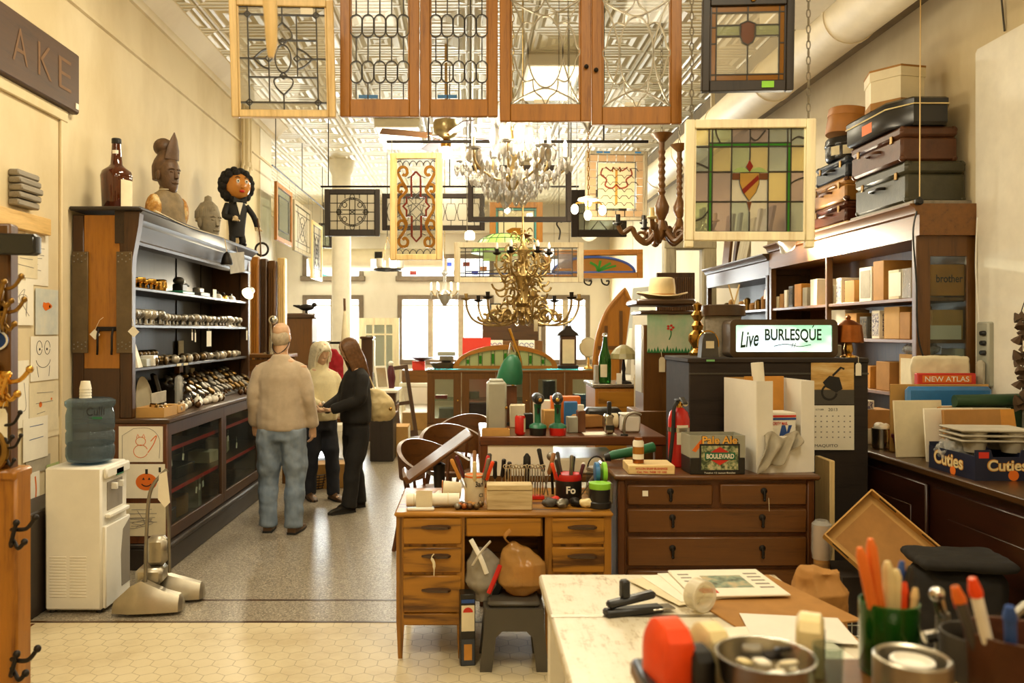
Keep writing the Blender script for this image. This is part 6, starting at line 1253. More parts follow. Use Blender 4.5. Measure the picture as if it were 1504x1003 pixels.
# small jars on the old case shelf
for i in range(20):
    m_=('old_brass','dark_grey','kraft','brass')[i%4];solo(MB().lathe([(.03,0),(.035,.005),(.035,.06+.03*(i%3)),(.02,.075+.03*(i%3)),(0.001,.08+.03*(i%3))],10),'small_jar',m_,'small dim jar in the line on the old case shelf','jar',(RF+.09+.08*(i%2),7.95+i*.085,BS[0]),0,'jars on the old case shelf')
solo(MB().loft([er((0,0,0),.06,.12),er((0,0,.09),.05,.11),er((0,0,.1),.02,.04)]),'scuttle','copper','copper scuttle on the old case shelf by the brown case','scuttle',(RF+.1,7.98,BS[0]+.1))
# clamp spot on the brown case cornice
t=thing('clamp_lamp','glaring clamp spot lamp on the cornice of the brown shelf case','lamp',(wx(1158,7.0),7.0,wz(362,7.0)));part(MB().lathe([(.03,.14),(.045,.12),(.05,.06),(.085,0),(.08,0),(.045,.06),(0.001,.1)],20,T(0,0,0,0,-.9,.3)),'lamp_shade','white_plastic',t);part(MB().sph((0,0,.01),(.055,.05,.05),14,9),'bulb','bulb',t);part(MB().tube([(.1,.02,.09),(.13,.02,.0),(.13,.02,-.04)],.012),'clamp','white_plastic',t)
spot('clamp_lamp_light',(2.62,6.95,2.42),(2.95,6.0,2.3),60,WARM,120)
spot('clamp_lamp_light',(2.55,6.9,2.4),(2.4,5.0,.6),60,WARM,130)
# suitcases
def suitcase(label,x0,x1,y0,y1,z0,z1,mat,handle='black_leather',rx=0,lid=.3,trim=None):
    cx,cy=(x0+x1)/2,(y0+y1)/2;t=thing('suitcase',label,'suitcase',(cx,cy,z0),rx);w,d,h=x1-x0,y1-y0,z1-z0
    part(MB().box((0,0,h*(1-lid)/2),(w,d,h*(1-lid)-.004),.015),'body',mat,t);part(MB().box((0,0,h*(1-lid/2)),(w+.006,d+.006,h*lid),.018),'lid',mat,t)
    part(MB().tube(spline([(-w/2,-.08,h*.5),(-w/2-.035,-.06,h*.5),(-w/2-.035,.06,h*.5),(-w/2,.08,h*.5)],4),.011,8),'handle',handle,t)
    for y in(-d*.33,d*.33):part(MB().box((-w/2-.004,y,h*(1-lid)),(.01,.035,.05),.003),'latch','old_brass',t)
    q=MB()
    for sx_ in(-1,1):
        for sy in(-1,1):
            for z in(.02,h-.02):q.box((sx_*(w/2-.02),sy*(d/2-.02),z),(.05,.05,.045),.016)
    part(q,'corner_cap',trim or mat,t)
    return t
pbr('case_green','#413e2c',0.45,0,0.25,12,.2);pbr('case_brown','#553119',0.45,0,0.25,12,.2);pbr('case_black','#1d1a17',0.25,0,0.1);pbr('case_blue','#353b45',0.4,0,0.15);pbr('case_tan','#a1702f',0.45,0,0.2);pbr('case_red','#4c2415',0.22,0,0.2);pbr('hatbox_cream','#e8dcbc',0.6,0,0.04);pbr('hatbox_tan','#b0722a',0.5,0,0.1)
TA=2.49
boxy('grey_board','thin grey board under the worn green suitcase','board','grey_wood',(3.02,5.65,TA),(.38,.86,.03))
suitcase('worn grey green suitcase at the bottom of the near suitcase pile',2.83,3.22,5.3,6.0,TA+.03,TA+.3,'case_green',trim='case_green')
suitcase('brown leather suitcase with two buckles second in the near pile',2.81,3.18,5.32,6.02,TA+.302,TA+.53,'case_brown','case_brown')
t=thing('instrument_case','black cut-cornered case with cream piping atop the brown suitcase','case',(2.98,5.66,TA+.535));oc=lambda s_,z:[(x*s_,y*s_,z)for x,y in((-.2,-.2),(-.1,-.36),(.12,-.36),(.2,-.2),(.2,.36),(-.2,.36))]
part(MB().loft([oc(.95,0),oc(1,.02),oc(1,.13)]),'body','case_black',t);part(MB().loft([oc(1.02,.135),oc(1.02,.17),oc(.96,.185)]),'lid','case_black',t);part(MB().tube([(x*1.025,y*1.025,.135)for x,y,z in oc(1,0)],.005,6,True),'piping','cream_plastic',t);part(MB().box((-.2,.06,.07),(.004,.14,.07)),'paper_label','orange_ink',t)
t=thing('hat_box','cream hexagonal hat box with tan lid at the top of the near pile','hat box',(2.97,5.72,TA+.722));hx=lambda r,z:[(r*1.1*math.cos(i*PI/3+.2),r*1.25*math.sin(i*PI/3+.2),z)for i in range(6)]
part(MB().loft([hx(.165,0),hx(.17,.04),hx(.17,.24)]),'box','hatbox_cream',t,20);part(MB().loft([hx(.178,.2),hx(.178,.27)]),'lid','hatbox_cream',t,20);part(MB().loft([hx(.18,.262),hx(.18,.275)]),'lid_rim','kraft',t,20);part(MB().loft([hx(.173,.0),hx(.173,.05)]),'base_band','kraft',t,20)
suitcase('glossy dark brown suitcase at the bottom of the far pile',2.86,3.2,6.22,6.85,TA+.03,TA+.19,'case_red','case_brown');suitcase('tan leather suitcase with dark corners in the far pile',2.86,3.2,6.22,6.85,TA+.195,TA+.375,'case_tan','case_brown',trim='case_brown');suitcase('grey blue suitcase third in the far pile',2.88,3.18,6.25,6.8,TA+.38,TA+.54,'case_blue',trim='case_blue')
boxy('pine_plank','pale plank under the far suitcase pile','plank','pine_y',(2.99,6.55,TA),(.3,.8,.028))
t=thing('travel_case','round black travel case with faded stickers on the grey blue suitcase','case',(3.0,6.5,TA+.545));part(MB().lathe([(.15,0),(.16,.02),(.16,.16),(.15,.175),(0.001,.178)],24),'drum','case_black',t);part(MB().lathe([(.163,.11),(.166,.115),(.166,.13),(.163,.135)],24),'band','case_black',t);q=MB()
for a in(3.5,4.1,4.7):q.sheet(lambda u,v:(.1612*math.cos(a+.45*u),.1612*math.sin(a+.45*u),.03+.07*v),6,1)
part(q,'sticker','old_paper',t)
t=thing('hat_box','round tan hat box leaning at the top of the far pile','hat box',(3.0,6.5,TA+.74),0,None,(0,.18,0));part(MB().lathe([(.16,0),(.165,.01),(.165,.18),(.155,.2),(0.001,.2)],28),'box','hatbox_tan',t);part(MB().lathe([(.168,.14),(.17,.145),(.17,.2),(.16,.205),(0.001,.206)],28),'lid','hatbox_tan',t)
# wall board, cord, telephone, tin garland
mb=MB().prism([(-5.17,.95),(-3.0,.95),(-3.0,3.46),(-5.15,3.46),(-5.17,3.44)],3.2,3.248,Matrix(((0,1,0,0),(-1,0,0,0),(0,0,1,0),(0,0,0,1))));solo(mb,'wall_board','white_paint','tall white painted board screwed to the right wall beside the shelf case','board')
mb=MB().tube([(3.24,4.95,3.5),(3.23,4.97,3.75),(3.24,4.9,CEIL-.6)],.006,6);solo(mb,'hanging_wire','dark_grey','thin dark cord running up the wall from the white board','cord')
mb=MB().tube(spline([(2.82,5.155,2.44),(2.8,5.16,2.3),(2.815,5.15,2.0),(2.83,5.14,1.6),(2.95,5.13,1.35),(3.1,5.12,1.28),(3.2,5.13,1.4),(3.215,5.13,1.6)],6),.006,6);t=thing('power_cord','dark power cord with plug trailing across the glazed end of the case','cord',(2.82,5.15,2.44));part(mb,'cord','black_plastic',t,world=True);part(MB().box((2.83,5.15,2.5),(.05,.04,.04),.01),'plug','black_plastic',t,world=True)
mb=MB().tube(spline([(3.2,5.15,2.4),(3.19,5.15,2.1),(3.2,5.14,1.8),(3.21,5.13,1.66)],5),.006,6);solo(mb,'power_cord','white_plastic','white cord dropping beside the case to the wall telephone','cord')
mb=MB().tube([(2.835,5.14,3.7),(2.83,5.14,2.53)],.004,6);mb.tube([(2.835,5.14,3.7),(2.835,5.14,CEIL)],.004,6);solo(mb,'hanging_string','pine','thin tan string hanging from the ceiling past the suitcases','string')
t=thing('wall_telephone','grey wall telephone and cable box on the wall beside the glazed case end','telephone',(3.19,5.05,1.35));part(MB().box((.0,0,.19),(.05,.12,.4),.01),'base','grey_metal',t);part(MB().box((-.045,-.02,.06),(.05,.06,.19),.02),'handset','grey_paper',t);part(MB().tube(spline([(-.04,-.02,-.03),(-.04,-.04,-.15),(-.02,-.02,-.3)],5),.006,6),'cord','grey_metal',t);q=MB()
for k in range(3):q.box((-.03,-.02,.2+.06*k),(.03,.05,.03),.008)
part(q,'button','black_plastic',t)
t=thing('tin_garland','hanging string of rusty tin leaf cones on the white wall board','garland',(3.12,4.62,1.24));q=MB();pbr('rust','#5a4632',0.7,0.5,0.3)
for k in range(13):
    for s_ in(-1,0,1):q.lathe([(.03,0),(.022,.02),(.004,.05)],6,T(s_*.022*(k%2+.5),-.02*(k%3),k*.042,.3*s_,.5*s_,k))
part(q,'tin_leaf','rust',t);part(MB().tube([(0,-.01,0),(0,0,.56),(.07,.01,.75)],.003,5),'string','iron',t);part(MB().box((-.01,-.06,.36),(.045,.003,.06)),'price_tag','paper',t)
# ---------------------------------------------------------------- counter things
def folder(label,x,y,w,h,mat,th=.006,rz=0,lean=.12,name='file_folder'):return solo(MB().box((0,0,h/2),(w,th,h),min(.003,th/3)),name,mat,label,'folder',(x,y,CTZ),rz,None,(lean,0,rz))
folder('manila file folder standing foremost at the counter edge',2.62,4.75,.3,.33,'old_paper',.012,.1,-.1);folder('white file folder standing beside the manila one',2.7,4.58,.3,.3,'paper',.01,.1,-.1);folder('brown clipboard of papers standing behind the cuties box',2.78,4.5,.34,.3,'kraft',.02,.1,-.1)
for i,(m_,th,lab)in enumerate((('amber_card',.02,'amber folder in the row behind the fruit box'),('old_paper',.03,'thick cream folder in the row behind the fruit box'),('grey_paper',.015,'grey folder in the row behind the fruit box'),('kraft',.02,'kraft folder in the row behind the fruit box'),('paper',.02,'white folder in the row behind the fruit box'))):folder(lab,2.86+.02*i,4.52+.06*i,.4,.3,m_,th,.08,-.2)
t=thing('ring_binder','blue plastic binder laid over the folders','binder',(2.88,4.92,CTZ));part(MB().box((0,0,.2),(.52,.05,.4),.03),'cover','blue_plastic',t)
t=thing('ring_binder','dark green binder beside the blue one near the white board','binder',(3.0,4.72,CTZ));pbr('binder_green','#1f3f22',.5);part(MB().tube([(-.2,0,.33),(.24,-.02,.34)],.035,12),'spine','binder_green',t);part(MB().box((0,.02,.17),(.4,.03,.32),.01),'cover','binder_green',t)
t=thing('atlas_book','red spined atlas standing behind the blue binder','book',(2.92,5.02,CTZ));part(MB().box((0,0,.24),(.36,.04,.47),.005),'cover','red_ink',t);part(MB().box((0,-.021,.44),(.3,.001,.045)),'spine_band','orange_ink',t);text('NEW ATLAS','lettering','paper',t,(0,-.022,.44),.27,.032,bold=.01)
t=thing('paper_sack','flattened cream paper sack standing behind the red atlas','paper bag',(2.93,5.09,CTZ));skinned(MB().box((0,0,.29),(.36,.05,.58),.015),'sack','old_paper',t,.012,2,.02,.06)
boxy('cardboard_sheet','cardboard sheet standing between the atlas and blue binder','sheet','cardboard',(2.86,4.98,CTZ),(.6,.012,.41),0,.002)
t=thing('fruit_box','dark blue printed fruit box on the counter holding cup trays','box',(2.62,4.2,CTZ),0);pbr('box_navy','#151a33',.5)
q=MB();q.box((0,0,.004),(.29,.4,.008));q.box((-.145,0,.06),(.006,.4,.12));q.box((.145,0,.06),(.006,.4,.12));q.box((0,.2,.07),(.29,.006,.14));q.prism([(-.148,0),(.148,0),(.148,.15),(.08,.15),(.07,.115),(-.06,.115),(-.07,.15),(-.148,.15)],-.203,-.197);part(q,'box_shell','box_navy',t)
text('Cuties','lettering','amber_card',t,(.01,-.2035,.075),.2,.06,bold=.05);text('Cuties','lettering','cream_plastic',t,(.01,-.2045,.075),.19,.052,bold=.02);text('Cuties','lettering','amber_card',t,(-.1485,.02,.07),.26,.075,(0,0,-PI/2),bold=.05);text('Cuties','lettering','cream_plastic',t,(-.1495,.02,.07),.25,.066,(0,0,-PI/2),bold=.02)
part(MB().prism(arc(.04,.026,.026,0,340,16),-.2045,-.2035),'printed_fruit','orange_ink',t);part(MB().prism(arc(.02,.02,.024,0,340,14),-.1495,-.1485,T(0,0,0,0,0,-PI/2)),'printed_fruit','orange_ink',t);part(MB().box((-.105,-.2035,.125),(.05,.001,.03)),'printed_flag','red_ink',t)
for k in range(3):
    t=thing('cup_tray',('moulded grey cup carrier at the bottom of the tray stack','moulded grey cup carrier in the middle of the tray stack','moulded grey cup carrier topmost of the tray stack')[k],'cup tray',(2.68,4.24,CTZ+.145+k*.026),-.1);q=MB().box((0,0,.03),(.36,.26,.012),.005)
    for sx_ in(-1,1):
        for sy in(-1,1):q.lathe([(.055,.035),(.06,.03),(.045,-.03),(.001,-.03)],14,T(sx_*.09,sy*.065,0))
    part(q,'tray','grey_paper',t)
t=thing('bubble_wrap','crumpled bubble wrap in the fruit box','bubble wrap',(2.56,4.3,CTZ+.03));skinned(MB().sph((0,0,.07),(.1,.1,.07),14,8),'wrap','wrap',t,.011,1,.05,.03)
t=thing('steel_pot','small steel pot of paper scraps at the counter end','pot',(2.58,5.12,CTZ));part(MB().lathe([(.05,0),(.055,.005),(.06,.12),(.063,.125),(.055,.12),(0.001,.03)],20),'pot','steel',t);skinned(MB().sph((0,0,.13),(.05,.05,.03),10,6),'paper_scraps','paper',t,.009,1,.03,.03)
t=thing('plastic_pot','dark red plant pot in front of the steel pot','pot',(2.61,4.93,CTZ));pbr('wine','#4f1420',.4);part(MB().lathe([(.035,0),(.055,.09),(.062,.09),(.062,.11),(.055,.11),(0.001,.02)],20),'pot','wine',t)
sealed('rough brown carton of parts at the counter end',(2.62,5.42,CTZ+.1),(.28,.2,.12),'kraft');sealed('flat cream carton under the rough brown one',(2.62,5.42,CTZ),(.32,.26,.1),'old_paper');sealed('small white printed carton on the rough brown one',(2.57,5.38,CTZ+.22),(.12,.12,.06),'paper',.3,'ornate')
boxy('leather_case','brown leather case at the right end of the counter','case','case_brown',(2.95,3.95,CTZ),(.24,.3,.19),0,.02);boxy('green_tape_label','pale green sticker on the counter edge under the fruit box','sticker','leaf_label',(2.47,3.9,CTZ),(.05,.14,.002),0,0)if 0 else None
boxy('paper_pad','white paper pad lying on the brown leather case','pad','paper',(2.97,3.98,CTZ+.19),(.24,.3,.015),.1,.002)
# ================================================================ back of the shop
def legs(t,xs_,ys_,z,r,mat,taper=.7):
    for x in xs_:
        for y in ys_:part(MB().tube([(x,y,0),(x,y,z)],[r*taper,r],8),'leg',mat,t)
# glazed oak display case
Y=13.4;xa,xb=wx(627,Y),wx(880,Y);W=xb-xa;t=thing('glass_case','long oak glazed display case standing across the back of the shop','display case',((xa+xb)/2,Y+.35,0));H=1.05
part(MB().box((0,.0,.09),(W,.7,.18),.01),'plinth','walnut_x',t);part(MB().box((0,.34,.6),(W,.02,.85)),'back_panel','milk_pane',t);part(MB().box((0,0,H-.02),(W+.04,.74,.04),.006),'top_board','walnut_x',t);part(MB().box((0,0,H+.004),(W+.03,.72,.008)),'top_glass','aqua_pane',t)
for i in range(5):
    x0,x1=-W/2+W*i/5,-W/2+W*(i+1)/5;q=MB();q.bb(x0+.005,x0+.13,-.36,-.33,.18,H-.04,.004);q.bb(x1-.13,x1-.005,-.36,-.33,.18,H-.04,.004);q.bb(x0+.1,x1-.1,-.36,-.33,H-.15,H-.04);q.bb(x0+.1,x1-.1,-.36,-.33,.18,.26)
    o=part(q,'door','walnut_z',t);MB().bb(x0+.12,x1-.12,-.346,-.342,.25,H-.14).build('pane','case_glass',o);MB().sph((x1-.06,-.37,.55),.016,8,6).build('knob','brass',o)
part(MB().box((0,-.0,.55),(W-.1,.6,.012)),'glass_shelf','case_glass',t)
for i,(u,z,d,m_,lab)in enumerate(((-.42,.556,(.2,.2,.06),'red_plastic','red box on the glass shelf at the end of the oak display case'),(-.38,.18,(.3,.3,.22),'grey_paper','grey carton in the base of the oak display case'),(-.22,.18,(.4,.3,.3),'wine','dark red cloth-covered box in the oak display case'),(-.24,.556,(.25,.2,.12),'steel','silver box on the glass shelf of the oak display case'),(.42,.18,(.3,.3,.45),'blue_plastic','blue crate behind the last door of the oak display case'),(.22,.556,(.2,.2,.3),'ebony','black box on the glass shelf behind the fourth door'))):boxy('displayed_box',lab,'box',m_,((xa+xb)/2+u*W,Y+.35,z),d)
# arched leaded panel on it
w=wx(822,Y)-wx(665,Y);zt_=H+.009;x0=(wx(822,Y)+wx(665,Y))/2;h=.4
t=thing('arched_window','low arched oak window with green and opal leaded glass resting on the display case','window panel',(x0,Y+.3,zt_));o_,i_=arc(0,0,w/2,0,180,24,h),arc(0,.05,w/2-.1,0,180,24,h-.13)
q=MB()
for k in range(24):q.prism([o_[k],o_[k+1],i_[k+1],i_[k]],-.03,.03)
q.bb(-w/2,w/2,-.03,.03,0,.05);part(q,'frame','oak_x',t);part(MB().prism(i_,-.004,.004),'pane','opal_green',t);q,l=MB(),MB()
for k in range(-3,4):
    x=k*.21;zz=.05+(h-.14)*math.sqrt(max(0,1-(x/(w/2-.1))**2))
    for s in(-.03,.03):l.ribbon([(x+s,.05),(x+s,zz)],.01,-.008,.008)
    q.bb(x-.022,x+.022,-.006,.006,.08,max(.1,zz-.05))
part(q,'coloured_pane','green_pane',t);part(l,'leading','lead',t)
def on_case(px,py=545):return(wx(px,Y+.3),Y+.3,zt_)
# ornate clock, round mirror
t=thing('mantel_clock','dark carved clock case with pale square face and horse finial on the display case','clock',on_case(834));part(MB().box((0,0,.03),(.34,.2,.06),.01),'base','ebony_x',t);part(MB().box((0,0,.3),(.27,.16,.5),.01),'case','dark_wood_z',t);part(MB().box((0,-.083,.29),(.2,.006,.4)),'face','old_paper',t);part(MB().prism([(-.18,.55),(.18,.55),(.15,.6),(.07,.66),(.04,.72),(-.04,.72),(-.07,.66),(-.15,.6)],-.09,.09),'pediment','ebony_x',t)
q=MB().tube(spline([(-.07,0,.74),(-.03,0,.78),(.04,0,.78),(.06,0,.85)],4),.018,7);q.tube([(-.05,0,.77),(-.06,0,.71)],.008);q.tube([(.03,0,.77),(.04,0,.71)],.008);part(q,'finial','iron',t)
t=thing('shaving_mirror','round tilting shaving mirror on a stand at the end of the display case','mirror',on_case(864));part(MB().lathe([(.09,0),(.08,.02),(.02,.05),(.015,.18),(0.001,.2)],16),'stand','brass',t);M_=T(0,0,.36,PI/2,0,.3);part(MB().lathe([(.16,-.01),(.17,0),(.16,.012),(0.001,.012)],24,M_),'frame','steel',t);part(MB().lathe([(.15,.013),(.15,.015),(0.001,.015)],24,M_),'mirror_glass','chrome',t)
# things to the left of the case
boxy('oak_chest','small brown chest under the red box at the display case end','chest','walnut_x',(wx(612,14.6),14.6,.78),(.5,.4,.22));boxy('red_box','bright red box on the small brown chest','box','red_ink',(wx(615,14.5),14.5,1.0),(.22,.2,.16))
t=thing('black_dish','wide black dish on the red box','dish',(wx(620,14.5),14.5,1.163));part(MB().lathe([(.06,0),(.2,.05),(.21,.06),(.06,.02),(0.001,.02)],20),'dish','black_paint',t)
t=thing('white_side_table','white cabriole-legged table beside the display case','table',(wx(612,14.6),14.6,0));part(MB().box((0,0,.74),(.6,.5,.08),.02),'tabletop','white_paint',t)
for x in(-.25,.25):
    for y in(-.2,.2):part(MB().tube(spline([(x,y,.7),(x*1.12,y*1.1,.55),(x*.95,y,.25),(x*1.05,y,0)],4),[.05]*4+[.035]*4+[.025]*5,8),'leg','white_paint',t)
boxy('carton','brown carton under the white cabriole table','carton','cardboard',(wx(612,14.2),14.1,0),(.46,.36,.3));
t=thing('wooden_bowl','brown wooden trough on the display case beside the arched window','bowl',(wx(651,Y),Y+.35,zt_));part(MB().loft([er((0,0,0),.17,.1),er((0,0,.1),.24,.14),er((0,0,.1),.21,.12),er((0,0,.03),.15,.08)]),'bowl','mahogany',t);
t=thing('toy_truck','grey metal model standing in the wooden trough','model',(wx(655,Y),Y+.35,zt_+.03));part(MB().box((0,0,.14),(.24,.1,.08),.01),'body','dull_steel',t);part(MB().box((.0,0,.22),(.3,.12,.07),.01),'roof','grey_metal',t);part(MB().box((0,0,.05),(.16,.08,.1)),'stand','iron',t)
# dark cupboard with two lit panes, red panel
Y=16.5;t=thing('tall_cupboard','brown cupboard with two pale patterned panes before the far wall','cupboard',(wx(750,Y),Y,0));part(MB().box((0,.25,.75),(1.3,.5,1.5),.01),'body','walnut_z',t);part(MB().box((-.0,.2,1.72),(1.15,.35,.45),.02),'top_panel','dark_wood_x',t)
for x in(-.32,.32):
    part(MB().box((x,-.004,1.28),(.32,.02,.46)),'pane','white_card',t);q=MB()
    for k in range(9):q.ribbon(arc(x-.1+.1*(k%3),1.15+.13*(k//3),.04,0,330,10),.012,-.02,-.014)
    part(q,'pane_pattern','blue_ink',t)
solo(MB().box((0,0,.78),(.56,.03,1.56),.004),'painted_board','red_ink','large plain red panel standing before the far window','panel',(wx(700,16.2),16.2,0))
t=thing('framed_picture','small dark framed picture on the far wall behind the gilt chandelier','picture',(wx(728,18.96),18.97,wz(452,19)));part(MB().box((0,0,0),(.26,.03,.2),.004),'frame','iron',t);part(MB().box((0,-.017,0),(.2,.004,.14)),'print','old_paper',t)
# arched door, leaning doors
Y=12.6;X0,X1=wx(858,Y),wx(922,Y);w=X1-X0;H_=wz(425,Y)
t=thing('arched_door_slab','tall brown pointed arch church door standing by the right wall at the back','arched door',((X0+X1)/2+.15,Y,0));poly=[(-w/2,0),(w/2,0),(w/2,1.5)]+spline([(w/2,1.5,0),(w*.42,1.95,0),(w*.2,H_,0)],6)[1:]+spline([(w*.2,H_,0),(-w*.2,2.0,0),(-w*.42,1.6,0),(-w/2,1.2,0)],6)[1:]
part(MB().prism(poly,-.03,.03),'door_leaf','orange_wood',t);q=MB()
for x in(-.18,.05):q.bb(x,x+.05,-.045,-.03,.1,1.75+(x+.2))
q.bb(-.28,.28,-.045,-.03,1.4,1.46);q.bb(-.28,.28,-.045,-.03,.7,.76);part(q,'moulding','walnut_z',t);part(MB().tube([(p[0],-.03,p[1])for p in poly],.035,6,True),'frame','orange_wood',t)
for i,(px,Yd,w,h,m_,lab,rz,ln)in enumerate(((900,9.0,.45,1.75,'white_paint','white painted panel door leaning first in the stack at the right',.9,-.12),(908,9.25,.4,1.95,'dark_wood_z','dark brown door leaning behind the first white one',.9,-.1),(917,9.65,.5,2.2,'white_paint','taller white panel door leaning in the stack at the right',.9,-.1),(934,8.5,.3,1.9,'white_paint','white moulded door leaning nearest the tall clock case',.95,.04),(914,10.9,.5,2.3,'grey_metal','pale grey door leaning at the back of the stack',.9,-.06))):
    t=thing('door_slab',lab,'door',(wx(px,Yd),Yd,0),0,None,(ln-.08,0,rz-2.15));part(MB().box((0,0,h/2),(w,.04,h),.004),'door_leaf',m_,t);q=MB()
    for z in(.25,.55,.78):q.box((0,-.022,h*z),(w*.55,.012,h*.16),.004)
    part(q,'raised_panel','grey_paper' if m_=='white_paint' else m_,t)
# oak desk with bottle and lamp
Y=7.6;xa,xb=wx(874,Y),wx(962,Y);DH=wz(564,Y);t=thing('oak_bureau','honey oak bureau with a pull out board behind the bench','bureau',((xa+xb)/2,Y+.3,0));w=xb-xa
part(MB().box((0,0,DH/2-.02),(w,.6,DH-.04),.006),'carcass','oak',t);part(MB().box((0,0,DH-.015),(w+.04,.64,.03),.006),'top_board','steel',t);part(MB().box((0,-.305,DH-.2),(w-.06,.012,.26),.004),'drawer','desk_oak',t);part(MB().box((0,-.305,DH-.52),(w-.06,.012,.3),.004),'drawer','desk_oak',t)
t=thing('green_bottle','large green champagne bottle with a cream label on the oak bureau','bottle',(wx(889,Y+.1),Y+.12,DH));m,nt,b=newmat('green_bottle');b.inputs['Base Color'].default_value=lin('#23641c');b.inputs['Roughness'].default_value=.06;b.inputs['Transmission Weight'].default_value=.5
part(MB().lathe([(.045,0),(.058,.005),(.06,.2),(.055,.25),(.03,.33),(.02,.4),(.018,.44),(0.001,.44)],24),'bottle_body','green_bottle',t);part(MB().lathe([(.02,.435),(.023,.44),(.023,.465),(.018,.475),(0.001,.475)],16),'lip','clear_glass',t);q=MB();q.sheet(lambda u,v:(.0612*math.cos(-2.5+1.1*u),.0612*math.sin(-2.5+1.1*u),.06+.12*v),8,1);part(q,'paper_label','old_paper',t)
t=thing('table_lamp','small table lamp with olive panelled dome shade on the oak bureau','lamp',(wx(919,Y),Y+.1,DH));part(MB().lathe([(.08,0),(.07,.015),(.02,.03),(.014,.1),(.02,.14),(.012,.2),(0.001,.28)],16),'base','iron',t);pbr('shade_olive','#9d9468',.3);part(MB().lathe([(.125,.23),(.13,.235),(.12,.28),(.08,.33),(.03,.36),(0.001,.365)],12),'lamp_shade','shade_olive',t,15)
t=thing('price_card','long cream card strip hanging from the bureau edge','card',(wx(937,Y-.03),Y-.035,DH-.1));part(MB().box((0,0,0),(.075,.003,.38)),'card','old_paper',t)
boxy('small_card','white printed card standing before the olive lamp','card','paper',(wx(910,Y),Y+.02,DH),(.05,.004,.1),0,0);boxy('grey_book','thin grey book standing beside the green bottle','book','grey_paper',(wx(879,Y),Y+.15,DH),(.03,.12,.17))
# tall case with hat
Y=6.0;xa,xb=wx(945,Y),wx(1012,Y);H=wz(437,Y);t=thing('tall_clock_case','tall brown wooden clock case with a cornice behind the fire extinguisher','clock case',((xa+xb)/2,Y+.15,0));w=xb-xa
part(MB().box((0,0,H/2-.1),(w,.3,H-.2),.004),'case','walnut_z',t);part(MB().box((0,0,H-.11),(w+.05,.36,.03),.008),'moulding','dark_wood_x',t);part(MB().box((-.01,0,H-.035),(w+.1,.4,.05),.015),'cornice','dark_wood_x',t);part(MB().box((-.0,0,.55),(w+.12,.36,1.1),.006),'lower_case','walnut_z',t);part(MB().box((-w/2-.004,0,H-.45),(.008,.22,.5)),'side_pane','milk_pane',t)
t=thing('straw_hat','cream felt hat with wide curled brim on top of the tall clock case','hat',((wx(940,Y)+wx(1016,Y))/2,Y+.12,H-.01));pbr('felt_cream','#dcc79a',.8,0,.06,20)
q=MB();n=32;rings=[]
for r_,z in((.09,.0),(.12,.012),(.16,.016),(.19,.02),(.185,.028),(.125,.024),(.1,.025),(.098,.1),(.09,.155),(.07,.165),(.03,.15),(.002,.148)):
    rings.append([(r_*math.cos(2*PI*i/n),r_*.85*math.sin(2*PI*i/n),z+(.03*(abs(math.cos(2*PI*i/n))**2)if r_>.15 else 0))for i in range(n)])
q.loft(rings);part(q,'felt','felt_cream',t,60);part(MB().tube([(.101*math.cos(a),.086*math.sin(a),.035)for a in[2*PI*i/28 for i in range(28)]],.008,6,True),'band','kraft',t)
t=thing('child_painting','green and grey child painting of a red flower taped to the tall clock case','painting',(wx(986,Y),Y-.012,wz(489,Y)));w,h=.36,.29;blotch('paint_wash',[(.3,'#7dbb92'),(.5,'#b9c7a8'),(.7,'#d8d0b8')],3.5,(1,1,.6))
part(MB().box((0,0,0),(w,.002,h)),'sheet','paint_wash',t);q=MB()
for k in range(16):x=-w/2+w*(k+.5)/16;q.prism([(x-.014,-h/2),(x+.014,-h/2),(x+R.uniform(-.004,.004),-h/2+R.uniform(.03,.06))],-.0025,-.001)
q.ribbon(spline([(-.02,-.05,0),(-.005,-.01,0),(-.01,.03,0)],4),.008,-.0025,-.001);part(q,'painted_grass','green_ink',t);q=MB()
for k in range(5):q.prism([(-.01+.02*math.cos(k*1.25)+.01*math.cos(a),.04+.015*math.sin(k*1.25)+.009*math.sin(a))for a in[i*PI/4 for i in range(8)]],-.003-.0002*k,-.001)
part(q,'painted_flower','red_ink',t);part(MB().box((0,-.002,h/2),(.05,.001,.03)),'tape','grey_paper',t)
t=thing('price_tag','cream string price tag hanging on the tall clock case under the painting','tag',(wx(970,Y),Y-.05,wz(536,Y)));part(MB().prism([(x*1.1,z*1.4)for x,z in tagpoly],-.001,.001),'card','old_paper',t);part(MB().tube([(0,0,.055),(0,.03,.1)],.0015,4),'string','old_paper',t)
# shutter and weathered surround beyond
t=thing('slatted_shutter','dark brown slatted shutter standing behind the hat','shutter',(wx(992,8.6),8.6,0));part(MB().box((0,0,1.15),(.4,.04,2.3),.004),'frame','dark_wood_z',t);q=MB()
for k in range(16):q.box((-.17+k*.0225,-.024,1.9),(.01,.016,.7),.002)
part(q,'slats','walnut_z',t)
t=thing('door_surround','weathered pale door surround standing against the old shelf case end','door surround',(wx(1015,10.2),10.2,0));q=MB().bb(.12,.3,-.08,.08,0,2.9,.02);q.bb(-.35,-.2,-.08,.08,0,2.9,.02);q.bb(-.35,.3,-.09,.09,2.7,2.95,.02);part(q,'surround','weathered',t)
